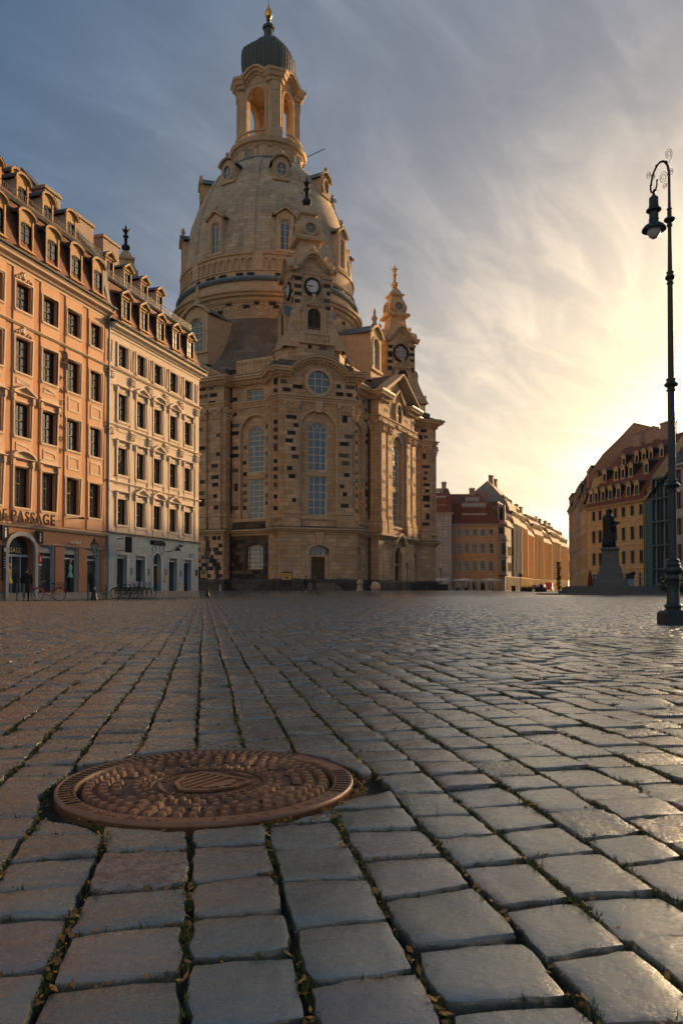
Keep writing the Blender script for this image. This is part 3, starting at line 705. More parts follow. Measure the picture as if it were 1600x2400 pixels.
    for k in range(5): a = R(150 - 30 * k); g.xz([(cols[2] + .74 * math.cos(a + .2), 2.56 + .74 * math.sin(a + .2)), (cols[2] + .74 * math.cos(a - .2), 2.56 + .74 * math.sin(a - .2)), (cols[2] + 1.1 * math.cos(a - .17), 2.56 + 1.1 * math.sin(a - .17)), (cols[2] + 1.1 * math.cos(a + .17), 2.56 + 1.1 * math.sin(a + .17))], -.045, 0)
    g.build('ground_floor_wall', m_gb, w)
    MB().box(0, XE, -.07, -.001, -.2, .32).build('plinth', m_plinth, w)
    b = MB(); b.sweep(cornice_prof(17.6, .62, .55), [(0.15, 0), (XE, 0), (XE, 11)], False); b.build('cornice', m_wt, w)
    for z, pj in ((15.20, .16), (11.38, .16), (7.58, .16), (4.18, .2)): MB().sweep(string_prof(z, .17, pj), [(0.0, -.02), (XE + .02, -.02), (XE + .02, 11)], False).build('string_course', m_wt, w)
    MB().tube([(0.1, -.62, 18.26), (XE + .4, -.62, 18.26)], .07, 8).build('gutter', m_lead, w)
    # pilaster strips with capitals
    sx = [.30] + [cols[k] + 1.14 for k in range(4)] + [XE - .45]
    caps = MB()
    for x in sx:
        p = MB(); p.box(x - .26, x + .26, -.06, 0, 4.42, 15.15); p.build('pilaster', m_w1, w)
        for z in (10.85, 14.62):
            c_ = MB(); 
            for k in range(9): c_.ball((x - .2 + .2 * (k % 3), -.10, z + .12 * (k // 3)), .085, 6)
            c_.box(x - .3, x + .3, -.17, 0, z + .38, z + .46); c_.build('capital', m_wt, w)
        p = MB(); p.band([(x - .2, 15.62), (x + .2, 15.62), (x + .2, 17.1), (x - .2, 17.1)], 0, .05, -.07, 0, closed=True); p.build('sunk_panel', m_w1, w)
    hd = [['flat', 'flat', 'flat', None], ['tri', 'flat', 'tri', None], ['seg', 'tri', 'seg', None], ['tri', 'flat', 'tri', None], ['flat', 'flat', 'flat', None]]
    for ci, c in enumerate(cols):
        for ri, (z, q, r) in enumerate(rows):
            window(w, None, c, z, 1.14, q, m_wt, 2, 4, recess=.22, head=hd[ci][ri], sw=.15)
            if ri < 3: MB().box(c - .62, c + .62, -.03, 0, z - .75, z - .2).build('apron_panel', m_w1, w)
    for hh in gh:
        a, b_, z0, z1 = hh[:4]; s = MB(); rise = hh[4] if len(hh) > 4 else 0
        if rise:
            s.band([(a, 0)] + [((a+b_)/2 + x, z) for x, z in arc_pts((b_-a)/2, z1 - rise, rise)] + [(b_, 0)], 0, .14, -.06, .0); s.box(a, b_, .3, .34, 2.2, 2.32)
            o = s.build('door_surround', m_gbt, w); MB().quad((a, .34, 0), (b_, .34, 0), (b_, .34, z1), (a, .34, z1)).build('door_glass', m_glass, o)
            MB().box(b_ - .16, b_ - .08, .2, .3, .9, 2.0).build('door_handle', mat('orange_handle', (.55, .25, .08), .4), o)
        else:
            s.band([(a, z0), (a, z1), (b_, z1), (b_, z0)], 0, .13, -.05, 0); o = s.build('shop_window', m_gbt, w)
            MB().quad((a, .3, z0), (b_, .3, z0), (b_, .3, z1), (a, .3, z1)).build('pane', m_glass, o)
            b = MB(); b.box(a + .03, b_ - .03, .05, .25, z1 - .16, z1); b.taper(a + .05, b_ - .05, .0, .2, z1 - .28, a + .05, b_ - .05, .1, .25, z1 - .16); b.build('awning', m_blind, o)
    roof = MB(); P = [(-.62, 18.22), (-.1, 18.55), (.62, 21.3), (.72, 21.55)]
    for (a, b_) in zip(P[:-1], P[1:]):
        roof.quad((.1, a[0], a[1]), (XE - a[0], a[0], a[1]), (XE - b_[0], b_[0], b_[1]), (.1, b_[0], b_[1]))
        roof.quad((XE - a[0], a[0], a[1]), (XE - a[0], 11, a[1]), (XE - b_[0], 11, b_[1]), (XE - b_[0], b_[0], b_[1]))
    roof.quad((.1, .72, 21.55), (XE - .72, .72, 21.55), (XE - 5, 5.4, 25.6), (.1, 5.4, 25.6)); roof.add([(XE - .72, .72, 21.55), (XE - .72, 11, 21.55), (XE - 5, 5.4, 25.6)], [(0, 1, 2)]); roof.quad((.1, 5.4, 25.6), (XE - 5, 5.4, 25.6), (XE - .72, 11, 21.5), (.1, 11, 21.5))
    roof.build('roof', m_tile, w)
    MB().sweep([(-.5, 21.45), (.12, 21.4), (.2, 21.5), (.14, 21.62), (-.6, 21.64)], [(.1, .66), (XE - .66, .66), (XE - .66, 10)], False).build('roof_kerb', m_lead, w)
    for c in cols: dormer(w, None, c + .25, -.05, 18.95, .92, 1.35, 'tri', [m_dor, m_lead, m_lead], 1.4, fw=.13)
    for k in range(4): dormer(w, None, 2.0 + 2.22 * k + .25, 1.45, 22.2, .70, 1.12, 'tri', [m_dor, m_cheek, m_lead], 2.0, fw=.15)
    rail = MB()
    for z in (22.1, 21.85): rail.tube([(.2, .55, z), (XE - .6, .55, z)], .02, 5)
    for k in range(85): x = .2 + k * .145; rail.box(x - .012, x + .012, .54, .56, 21.62, 22.1)
    rail.build('snow_guard_rail', m_lead, w)
    chimney(w, None, 3.6, 5.2, 24.6, 27.4, 2.1, 1.5); chimney(w, None, 6.9, 5.2, 24.6, 27.3, 2.1, 1.5)
    # signs on the cream house
    m_bk = mat('black_lettering', (.010, .012, .014), .9, spec=.05)
    text('shop_lettering', 'MEISSEN', .50, T(5.35, -.06, 3.70), m_bk, None, .02, 'black MEISSEN lettering above the arched shop door of the cream house', 'sign', 1.08, bold=.004, fit=2.0)
    text('script_lettering', 'Home', .30, T(9.4, -.06, 3.77), m_bk, None, .015, 'small black script word right of the shop lettering on the blue-grey wall', 'sign', .85, font_shear=.3)
    e = empty('hanging_sign', 'black square sign board hanging on a bracket over the first shop window', 'sign', HM @ Vector((1.1, -.05, 2.95)), HR)
    MB().box(.12, .86, -.62, -.56, 0, 1.05).build('board', m_bk, e); b = MB(); b.tube([(.0, 0, .1), (.0, -.6, .1), (.4, -.6, .1)], .02, 5); b.tube([(.0, 0, .9), (.0, -.6, .9), (.4, -.6, .9)], .02, 5); b.build('bracket', m_iron, e)
    for i, x in enumerate((2.9, 5.15, 7.5, 9.78)):
        lab = ['small dark crossed-swords emblem on the pier right of the first shop window', 'small dark crossed-swords emblem just left of the arched shop door', 'small dark crossed-swords emblem just right of the arched shop door', 'small dark crossed-swords emblem between the last two shop windows'][i]
        b = MB(); b.band([(-.11, .24), (.05, -.26)], -.022, .022, -.05, -.03); b.band([(.11, .24), (-.05, -.26)], -.022, .022, -.07, -.05)
        b.band([(-.13, -.08), (.0, -.12)], -.018, .018, -.06, -.04); b.band([(.13, -.08), (.0, -.12)], -.018, .018, -.06, -.04)
        q = b.build('swords_emblem', mat('navy_emblem', (.01, .022, .05), .5), None, label=lab, cat='emblem', group='swords emblems on the shop front'); q.matrix_world = T(x, 0, 1.72)
    q = MB().box(-.17, .17, -.06, 0, 0, .5).build('notice_plate', mat('yellow_plate', (.62, .36, .05), .5), None, label='small yellow notice plate below the emblem right of the shop door', cat='notice'); q.matrix_world = T(7.5, -.03, .98)
    q = MB().box(-.25, .25, -.04, 0, 0, .55).build('wall_plate', mat('beige_plate', (.48, .36, .24), .6), None, label='beige square plate near the ground between the last two shop windows', cat='plate'); q.matrix_world = T(9.75, -.03, .42)
    q = MB().box(-.13, .13, -.04, 0, 0, .36).build('wall_plate', mat('beige_plate', (.48, .36, .24), .6), None, label='small beige plate near the ground just right of the shop door', cat='plate'); q.matrix_world = T(7.5, -.03, .1)
    q = MB().box(-.09, .09, -.05, 0, 0, .5).build('door_intercom', m_bk, None, label='narrow black panel at the right end of the blue-grey wall', cat='panel'); q.matrix_world = T(12.35, -.03, 1.55)
    e = empty('street_sign', 'small blue street name plate near the corner of the cream house', 'sign', HM @ Vector((11.55, -.04, 3.02)), HR)
    MB().box(-.34, .34, -.04, 0, 0, .26).build('plate', mat('blue_plate', (.01, .04, .16), .4), e); text('street_name', 'Neumarkt', .15, Matrix.Translation((0, -.045, .08)), m_wh, e, .003, align='CENTER')
    e = empty('wall_lamp', 'black gooseneck wall lamp right of the arched shop door', 'lamp', HM @ Vector((7.6, -.04, 3.3)), HR)
    MB().tube([(0, 0, 0), (.1, -.3, .0), (.3, -.5, .25), (.5, -.55, .42), (.66, -.55, .3)], .02, 6).build('arm', m_iron, e); MB().lathe([(.03, .36), (.1, .3), (.28, .12), (.27, .1), (.0, .16)], 14, (.68, -.55)).build('lamp_shade', m_iron, e)
    # mannequins behind glass, seen from the square
    for (x, z, mt, lab, k) in ((-8.75, .05, mat('yellow_dress', (.50, .34, .03), .7), 'yellow-clad mannequin standing inside the passage doorway', 1), (-3.45, .45, mat('mint_dress', (.16, .34, .27), .7), 'mannequin in a mint green dress in the middle shop window', 1)):
        e = empty('mannequin', lab, 'mannequin', HM @ Vector((x, .22 if k else .4, z)), HR)
        MB().lathe([(.05, .1), (.06, .8), (.0, .8)], 8).build('stand', m_iron, e)
        MB().lathe([(.28, .75), (.24, .9), (.15, 1.05), (.12, 1.15), (.18, 1.3), (.20, 1.42), (.12, 1.52), (.05, 1.56), (.05, 1.62), (0, 1.62)], 16, sy=.35).build('dress', mt, e, smooth=60)
        MB().ball((0, 0, 1.76), .10, 12, 1.25).build('head', mat('mannequin_skin', (.45, .25, .12), .6), e, smooth=60)
left_houses()
# ---------------------------------------------------------------- the domed church
m_sand = mat('church_sandstone', (.62, .43, .25), .88, brick=(1.05, .45, .010, .26, (.20, .14, .09), .5), var=.25, vscale=.35, streak=.35, bump=.25, bscale=9)
m_trim = mat('church_moulding_stone', (.64, .45, .265), .86, var=.28, vscale=1.2, streak=.30, bump=.2, bscale=8)
m_dome = mat('dome_stone', (.63, .50, .335), .85, brick=('round', 1.0, .46, .010, .22, (.17, .13, .09), .4, 12.0), var=.35, vscale=.3, streak=.65, bump=.2, bscale=6)
m_black = mat('fire_blackened_stone', (.030, .028, .027), .85, var=.4, vscale=5, bump=.5, bscale=12)
m_copper = mat('weathered_copper', (.085, .105, .095), .6, metal=.1, var=.4, vscale=2, streak=.5)
m_soot2 = mat('soot_brown_stone', (.075, .058, .045), .88, var=.4, vscale=5, bump=.4, bscale=12)
m_soot3 = mat('soot_grey_stone', (.14, .115, .09), .88, var=.4, vscale=5, bump=.4, bscale=12)
m_ruin = mat('old_ruin_stone', (.135, .098, .066), .9, brick=(1.0, .45, .012, .75, (.05, .04, .03), .7), var=.5, vscale=.5, streak=.5, bump=.5, bscale=9)
m_gold = mat('gilded_metal', (.85, .48, .08), .22, metal=1.)
m_bell = mat('dark_bell_stone', (.23, .185, .14), .85, brick=('round', 1.2, .5, .010, .2, (.09, .07, .05), .4, 14.0), var=.4, vscale=.4, streak=.6)
m_louv = mat('weathered_louvre', (.10, .085, .06), .7)
m_lat = mat('church_glazing_bars', (.62, .55, .42), .6)
m_oak = mat('oak_door', (.10, .055, .025), .6, var=.3, vscale=6)
def RZ(d): return Matrix.Rotation(R(d), 4, 'Z')
def YT(y): return Matrix.Translation((0, y, 0))
def church():
    ch = empty('domed_church', 'huge sandstone church with stone dome, open lantern and gilded tip', 'church', (CHX, CHY, 0), CHB)
    r45 = RZ(45)
    def P(kdeg, x, y): v = RZ(kdeg) @ Vector((x, y, 0)); return (v.x, v.y)
    peri = []; segs = []
    for k in range(4):
        d = 90 * k
        peri += [P(d, *p) for p in ((-5.1, -21.63), (-5.1, -24.0), (-4.6, -24.0), (-4.6, -24.8), (4.6, -24.8), (4.6, -24.0), (5.1, -24.0), (5.1, -21.63))]
        peri += [P(d + 45, *p) for p in ((-6.35, -18.9), (-6.35, -20.3), (6.35, -20.3), (6.35, -18.9))]
        segs.append([P(d, 3.3, -24.8), P(d, 4.6, -24.8), P(d, 4.6, -24.0), P(d, 5.1, -24.0), P(d, 5.1, -21.63), P(d+45, -6.35, -18.9), P(d+45, -6.35, -20.3), P(d+45, -3.2, -20.3)])
        segs.append([P(d+45, 3.2, -20.3), P(d+45, 6.35, -20.3), P(d+45, 6.35, -18.9), P(d+90, -5.1, -21.63), P(d+90, -5.1, -24.0), P(d+90, -4.6, -24.0), P(d+90, -4.6, -24.8), P(d+90, -3.3, -24.8)])
    def wallpart(M, x0, x1, holes, z0=-.5, z1=25.0, depth=.45, inner=None, name='wall', m=m_sand):
        b = MB(); b.M = M; b.wall(x0, x1, z0, z1, holes, depth)
        if inner: (ix0, ix1, iz0, iz1, ih) = inner; b.M = M @ YT(.30); b.wall(ix0, ix1, iz0, iz1, ih, .35)
        return b.build(name, m, ch)
    def cwin(M, x, z, w, h, cols, rows, rise, rec, sw=.0, g=None):
        b = MB(); f, gl = sash_meshes(w, h, cols, rows, rise, m_lat, g or m_glassb, bar=.095, edge=.13, transom=False)
        o = obj('window', f, ch); o.matrix_local = M @ Matrix.Translation((x, rec, z)); obj('pane', gl, o, loc=(0, .03, 0)); return o
    def pilaster(M, x, y, w, z0=9.0, z1=20.5, proj=.3, cap=True):
        b = MB(); b.M = M
        b.box(x - w/2, x + w/2, y - proj, y, z0, z1); b.box(x - w/2 - .12, x + w/2 + .12, y - proj - .12, y, z0 - .0, z0 + .45)
        b.box(x - w/2 - .15, x + w/2 + .15, y - proj - .18, y, 7.5, 8.95)
        b.build('pilaster', m_sand, ch)
        if cap:
            c = MB(); c.M = M; c.taper(x - w/2, x + w/2, y - proj, y, 20.5, x - w/2 - .12, x + w/2 + .12, y - proj - .15, y, 21.75); c.box(x - w/2 - .2, x + w/2 + .2, y - proj - .25, y, 21.72, 21.95)
            n = max(3, int(w / .34))
            for i in range(n):
                xx = x - w/2 + w * (i + .5) / n
                for j, (zz, rr, pp) in enumerate(((20.75, .17, .08), (21.1, .17, .13))): c.ball((xx + (.0 if j else w/n*.25), y - proj - pp, zz), rr, 6, 1.4)
            for s_ in (-1, 1): c.ball((x + s_ * w * .46, y - proj - .2, 21.5), .25, 8)
            c.ball((x, y - proj - .2, 21.62), .16, 6)
            c.build('capital', m_trim, ch, smooth=45)
    # ------------- corners
    for k in range(4):
        M = RZ(90 * k); F = M @ YT(-24.8); det = k in (0, 1, 3)
        holes = [(-1.15, 1.35, 1.2, 5.45, .55), (-2.1, 2.1, 8.9, 21.0, 2.1)]
        wallpart(F, -4.6, 4.6, holes, depth=.42, inner=(-2.1, 2.1, 8.5, 21.2, [(-1.2, 1.2, 8.9, 13.5), (-1.2, 1.2, 14.15, 19.85, 1.2)]))
        for s_ in (-1, 1):
            Q = [(4.6, -24.8), (4.6, -24.0), (5.1, -24.0), (5.1, -21.0)]
            b = MB(); b.M = M
            for (a, c) in zip(Q[:-1], Q[1:]): b.quad((s_*a[0], a[1], -.5), (s_*c[0], c[1], -.5), (s_*c[0], c[1], 25), (s_*a[0], a[1], 25))
            b.build('wall', m_sand, ch)
        if det:
            for x in (-3.25, 3.25): pilaster(F, x, 0, 1.75)
            cwin(F, 0, 8.95, 2.4, 4.55, 3, 5, 0, .5); cwin(F, 0, 14.15, 2.4, 5.7, 3, 5, 1.2, .5)
            for s_ in (-1, 1):
                FM = M @ Matrix.Translation((s_ * 5.1, -22.8, 0)) @ RZ(90 * s_); pilaster(FM, 0, 0, 1.3, proj=.22)
            b = MB(); b.M = F; b.band([(-2.1, 8.9), (-2.1, 18.9)] + [(x, z) for x, z in arc_pts(2.1, 18.9, 2.1)][1:-1] + [(2.1, 18.9), (2.1, 8.9)], 0, .28, -.09, 0)
            b.xz([(-.35, 20.8), (.35, 20.8), (.5, 21.95), (-.5, 21.95)], -.3, 0)
            for z in (8.9, 14.1): pass
            b.build('window_arch', m_trim, ch)
            b = MB(); b.M = F; ci = [(1.32 * math.cos(2*math.pi*i/28), 24.28 + 1.32 * math.sin(2*math.pi*i/28)) for i in range(28)]
            b.band(ci, -.34, 0, -.30, .0, closed=True); b.band(ci, -.44, -.34, -.2, .0, closed=True); o = b.build('round_window', m_trim, ch)
            b = MB()
            for q in (-.42, .42): L_ = math.sqrt(1.3**2 - q*q); b.box(q-.045, q+.045, -.12, -.06, -L_, L_); b.box(-L_, L_, -.11, -.06, q-.045, q+.045)
            s_ = b.build('glazing_bars', m_lat, o); s_.matrix_local = F @ Matrix.Translation((0, 0, 24.28))
            g = MB(); g.poly([(1.3 * math.cos(-2*math.pi*i/28), -.05, 1.3 * math.sin(-2*math.pi*i/28)) for i in range(28)][::-1]); s_ = g.build('pane', m_glassb, o); s_.matrix_local = F @ Matrix.Translation((0, 0, 24.28))
            # door
            b = MB(); b.band([(-1.15, 1.2), (-1.15, 4.9)] + [(.1 + x, z) for x, z in arc_pts(1.25, 4.9, .55)][1:-1] + [(1.35, 4.9), (1.35, 1.2)], 0, .22, -.08, 0); b.xz([(-.2, 5.5), (.4, 5.5), (.65, 7.0), (-.45, 7.0)], -.35, 0); b.box(-1.15, 1.35, .35, .5, 4.2, 4.42)
            b.M = None; dsur = b.build('door_surround', m_trim, ch); dsur.matrix_local = F
            MB().box(-1.15, -.72, .36, .5, 1.2, 4.3).build('door_jamb', m_trim, dsur); MB().box(.92, 1.35, .36, .5, 1.2, 4.3).build('door_jamb', m_trim, dsur)
            for s_ in (-1, 1):
                D = MB(); D.box(.1 + min(0, s_*.82), .1 + max(0, s_*.82), .36, .46, 1.25, 4.2)
                for z in (1.5, 2.5, 3.5): D.ball((.1 + s_*.42, .36, z + .3), .16, 8, 1.5)
                D.box(.1 + s_*.42 - .3, .1 + s_*.42 + .3, .33, .37, 1.4, 1.44); D.box(.1 + s_*.42 - .3, .1 + s_*.42 + .3, .33, .37, 2.9, 2.94)
                D.build('door_leaf', m_oak, dsur)
            MB().quad((-1.1, .44, 4.42), (1.3, .44, 4.42), (1.3, .44, 5.4), (-1.1, .44, 5.4)).build('fanlight', m_glass, dsur)
            b = MB(); 
            for x in (-.5, .1, .7): b.box(x - .04, x + .04, .38, .44, 4.4, 5.4)
            b.build('fanlight_bars', m_lat, dsur)
            st = MB()
            for i in range(7): st.box(-1.6 - .12 * i + .1, 1.9 + .12 * i, -.5 - .32 * i, .4, -.3, 1.2 - .17 * i)
            st.M = None; s2 = st.build('door_steps', m_bell, ch); s2.matrix_local = F
        # arched cornice above the corner
        R_ = 4.55; hc = 3.55; zc = 27.0 - R_; a0 = math.asin(hc / R_); A = [(R_ * math.sin(-a0 + 2 * a0 * i / 16), zc + R_ * math.cos(-a0 + 2 * a0 * i / 16)) for i in range(17)]
        b = MB(); b.M = F; b.xz([(-3.6, 24.9)] + A + [(3.6, 24.9)], .0, 1.6); b.build('wall', m_sand, ch)
        b = MB(); b.M = F; b.band(A, -.55, -.25, -.25, 0); b.band(A, -.25, .0, -.62, .3); b.band(A, .0, .22, -.9, .5); b.build('arched_cornice', m_trim, ch)
        b = MB(); b.M = F; b.band(A, .22, .26, -.92, 2.2); b.build('lead_roof', m_lead, ch)
        dn = MB(); dn.M = F
        for i in range(15): t = (i + .5) / 15; an = -a0 + 2 * a0 * t; dn.box((R_-.38) * math.sin(an) - .1, (R_-.38) * math.sin(an) + .1, -.5, -.24, zc + (R_-.38) * math.cos(an) - .1, zc + (R_-.38) * math.cos(an) + .12)
        dn.build('dentils', m_trim, ch, kind='stuff')
    # ------------- main sides
    for k in range(4):
        M = RZ(90 * k + 45); Fw = M @ YT(-18.9); Fr = M @ YT(-20.3); det = k in (0, 3)
        for s_ in (-1, 1):
            a, b_ = sorted((s_ * 6.35, s_ * 12.2)); c = s_ * 9.85
            wallpart(Fw, a, b_, [(c - 1.15, c + 1.15, 2.8, 5.7, .35)], z1=8.4, m=m_ruin if k == 3 else m_sand)
            wallpart(Fw, a, b_, [(c - 2.0, c + 2.0, 8.7, 21.0, 2.0), (c - 1.15, c + 1.15, 22.65, 24.1)], z0=8.4, z1=26.2, depth=.42, inner=(c - 2.0, c + 2.0, 8.5, 21.2, [(c - 1.15, c + 1.15, 8.8, 13.5), (c - 1.15, c + 1.15, 14.3, 19.8, 1.15)]))
            if det:
                cwin(Fw, c, 2.8, 2.3, 2.9, 3, 5, .35, .4, g=m_glass); cwin(Fw, c, 8.8, 2.3, 4.7, 3, 7, 0, .5, g=m_glass); cwin(Fw, c, 14.3, 2.3, 5.5, 3, 7, 1.15, .5); cwin(Fw, c, 22.65, 2.3, 1.45, 3, 2, 0, .3)
                b = MB(); b.M = Fw; b.band([(c-2.0, 8.9), (c-2.0, 19.0)] + [(c + x, z) for x, z in arc_pts(2.0, 19.0, 2.0)][1:-1] + [(c+2.0, 19.0), (c+2.0, 8.9)], 0, .2, -.06, 0); b.build('window_arch', m_trim, ch)
                # blind balustrade on the roof edge
                bl = MB(); bl.M = Fw; x0, x1 = sorted((s_ * 7.0, s_ * 12.0))
                bl.box(x0, x1, .5, .9, 26.2, 27.9); bl.box(x0, x1, .35, 1.0, 27.6, 27.9); bl.box(x0, x1, .35, 1.0, 26.2, 26.5)
                n = 9
                for i in range(n + 1): xx = x0 + (x1 - x0) * i / n; bl.box(xx - .1, xx + .1, .4, .5, 26.5, 27.6)
                for i in range(n): xx = x0 + (x1 - x0) * (i + .5) / n; bl.band([(xx + x, z) for x, z in arc_pts(.2, 27.25, .2, 6)], 0, .14, .4, .5)
                bl.build('blind_balustrade', m_trim, ch)
        holes = [(-1.3, 1.3, -.3, 6.0, 1.3), (-2.0, 2.0, 8.7, 20.9, 2.0)]
        wallpart(Fr, -6.35, 6.35, holes, depth=.45, inner=(-2.0, 2.0, 8.5, 21.1, [(-1.2, 1.2, 8.8, 13.4), (-1.2, 1.2, 14.1, 19.7, 1.2)]))
        for s_ in (-1, 1):
            b = MB(); b.M = M; b.quad((s_*6.35, -20.3, -.5), (s_*6.35, -18.8, -.5), (s_*6.35, -18.8, 25.2), (s_*6.35, -20.3, 25.2)); b.build('wall', m_sand, ch)
        # pediment
        b = MB(); b.M = Fr; b.xz([(-6.3, 24.9), (6.3, 24.9), (6.3, 25.4), (0, 28.8), (-6.3, 25.4)], .0, 1.0); b.build('wall', m_sand, ch)
        for s_ in (-1, 1):
            L_ = [(s_ * 7.15, 25.25), (0, 29.1)]
            if s_ > 0: L_ = L_[::-1]
            b = MB(); b.M = Fr; b.band(L_, -.6, -.3, -.35, 0); b.band(L_, -.3, 0, -.75, .3); b.band(L_, 0, .2, -1.0, .6); b.build('raking_cornice', m_trim, ch)
            L2 = [(s_ * 2.6, 25.2), (0, 27.4)]; L2 = L2 if s_ < 0 else L2[::-1]
            b = MB(); b.M = Fr; b.band(L2, -.3, 0, -.4, 0); b.build('inner_cornice', m_trim, ch)
            b = MB(); b.M = Fr; q = [(s_ * 7.1, .55 - 1.4, 25.5), (0, .55 - 1.4, 29.3), (0, 10, 29.3), (s_ * 7.1, 10, 25.5)]; b.poly(q); b.build('lead_roof', m_lead, ch)
        if det:
            for x in (-5.45, -3.4, 3.4, 5.45): pilaster(Fr, x, 0, 1.35, proj=.32)
            for s_ in (-1, 1):
                FM = M @ Matrix.Translation((s_ * 6.35, -19.6, 0)) @ RZ(90 * s_); pilaster(FM, 0, 0, 1.1, proj=.2)
            cwin(Fr, 0, 8.8, 2.4, 4.6, 3, 6, 0, .5); cwin(Fr, 0, 14.1, 2.4, 5.6, 3, 6, 1.2, .5)
            b = MB(); b.M = Fr; b.band([(-2., 8.9), (-2., 18.9)] + [(x, z) for x, z in arc_pts(2., 18.9, 2.)][1:-1] + [(2., 18.9), (2., 8.9)], 0, .22, -.08, 0); b.build('window_arch', m_trim, ch)
            ov = [(.95 * math.cos(2*math.pi*i/28), 23.75 + 1.45 * math.sin(2*math.pi*i/28)) for i in range(28)]
            b = MB(); b.M = Fr; b.band(ov, -.28, 0, -.32, .0, closed=True); o = b.build('oval_window', m_trim, ch)
            b = MB(); b.M = Fr; b.box(-.04, .04, -.12, -.06, 22.4, 25.1)
            for z in (23.0, 23.75, 24.5): b.box(-.8, .8, -.11, -.06, z - .04, z + .04)
            b.build('glazing_bars', m_lat, o); g = MB(); g.M = Fr; g.poly([(x, -.05, z) for x, z in ov]); g.build('pane', m_glassb, o)
            b = MB(); b.M = Fr; b.band([(-1.3, -.2), (-1.3, 4.7)] + [(x, z) for x, z in arc_pts(1.3, 4.7, 1.3)][1:-1] + [(1.3, 4.7), (1.3, -.2)], 0, .35, -.15, .0); b.band([(-1.9, 6.2), (-1.5, 6.6), (-.8, 7.3), (0, 7.6), (.8, 7.3), (1.5, 6.6), (1.9, 6.2)], 0, .35, -.7, 0)
            b.box(-1.3, 1.3, .3, .45, 3.6, 3.85); dr = b.build('door_surround', m_trim, ch); b = MB(); b.M = Fr; b.quad((-1.3, .44, -.3), (1.3, .44, -.3), (1.3, .44, 6), (-1.3, .44, 6)); b.build('door_leaf', m_oak, dr)
            # downpipes in the inner corners
            for s_ in (-1, 1):
                b = MB(); b.tube([((M @ Vector((s_ * 6.6, -19.12, 0))).x, (M @ Vector((s_ * 6.6, -19.12, 0))).y, z) for z in (0, 12, 24.8)], .09, 6); b.build('downpipe', m_iron, ch)
        # big dormer of the drum
        if det:
            G = M @ Matrix.Translation((0, -17.2, 0)); b = MB(); b.M = G
            b.wall(-1.75, 1.75, 28.6, 35.0, [(-1.05, 1.05, 30.4, 34.6, 1.05)], .35); b.xz([(-1.75, 35.0), (1.75, 35.0), (1.0, 35.7), (0, 36.1), (-1.0, 35.7)], 0, .4)
            for s_ in (-1, 1): b.quad((s_*1.75, 0, 28.6), (s_*2.6, 6, 28.6), (s_*2.6, 6, 35.0), (s_*1.75, 0, 35.0))
            o = b.build('drum_dormer', m_trim, ch)
            b = MB(); b.M = G; b.band([(-2.1, 34.9), (-1.1, 35.75), (0, 36.2), (1.1, 35.75), (2.1, 34.9)], 0, .28, -.35, .1); b.band([(-1.05, 30.4), (-1.05, 33.55)] + [(x, z) for x, z in arc_pts(1.05, 33.55, 1.05)][1:-1] + [(1.05, 33.55), (1.05, 30.4)], 0, .22, -.1, 0); b.box(-1.9, 1.9, -.25, .05, 30.0, 30.35); b.build('dormer_moulding', m_trim, o)
            b = MB(); b.M = G; b.band([(-2.3, 34.95), (-1.1, 36.05), (0, 36.5), (1.1, 36.05), (2.3, 34.95)], 0, .05, -.3, 6.5); b.build('dormer_roof', m_zinc, o)
            b = MB(); b.M = G; b.lathe([(.5, 36.5), (.3, 36.8), (.28, 37.1), (.42, 37.3), (.40, 37.6), (.18, 37.9), (.22, 38.3), (.10, 38.7), (0, 38.9)], 10, (0, .2)); b.build('urn', m_trim, o, smooth=50)
            f, gl = sash_meshes(2.1, 4.2, 3, 4, 1.05, m_lat, m_glassb, bar=.075, edge=.11, transom=False); w1 = obj('sash', f, o); w1.matrix_local = G @ Matrix.Translation((0, .25, 30.4)); w1 = obj('pane', gl, o); w1.matrix_local = G @ Matrix.Translation((0, .27, 30.4))
    # ------------- running mouldings
    MB().sweep([(0, -.5), (.32, -.5), (.32, 1.35), (.22, 1.55), (.0, 1.65)], peri).build('plinth', mat('dark_plinth_stone', (.10, .085, .07), .9, brick=(1.2, .55, .012, .35, (.04, .035, .03), .6), var=.4), ch)
    MB().sweep([(0, 6.75), (.08, 6.8), (.12, 6.98), (.38, 7.08), (.44, 7.22), (.62, 7.3), (.62, 7.48)], peri).build('ledge', m_trim, ch)
    MB().sweep([(.64, 7.49), (.66, 7.49), (.66, 7.53), (.0, 7.70)], peri).build('ledge_flashing', m_lead, ch)
    MB().sweep([(0, 8.35), (.14, 8.4), (.2, 8.55), (.2, 8.68), (.0, 8.78)], peri).build('pedestal_moulding', m_trim, ch)
    MB().sweep([(0, 21.9), (.16, 21.95), (.16, 22.18), (.26, 22.22), (.26, 22.42), (.42, 22.48), (.44, 22.62), (0, 22.68)], peri).build('architrave', m_trim, ch)
    for sg in segs:
        MB().sweep([(0, 24.6), (.12, 24.65), (.15, 24.85), (.42, 24.9), (.5, 25.1), (.85, 25.15), (.92, 25.38), (1.05, 25.45), (1.05, 25.65), (0, 25.85)], sg, False).build('cornice', m_trim, ch)
        MB().sweep([(1.07, 25.66), (1.07, 25.72), (0, 25.98)], sg, False).build('cornice_flashing', m_lead, ch)
        dn = MB()
        for a, b_ in zip(sg[:-1], sg[1:]):
            a, b_ = Vector(a), Vector(b_); L_ = (b_ - a).length; n = int(L_ / .42); t = (b_ - a).normalized(); nn = Vector((t.y, -t.x))
            for i in range(n):
                c = a + t * (i + .5) * L_ / n; q = c + nn * .45; dn.prism([(p.x, p.y) for p in (c - t*.1, q - t*.1, q + t*.1, c + t*.1)], 24.62, 24.86)
        dn.build('dentils', m_trim, ch, kind='stuff')
    inner = [(x * .965, y * .965) for x, y in peri]
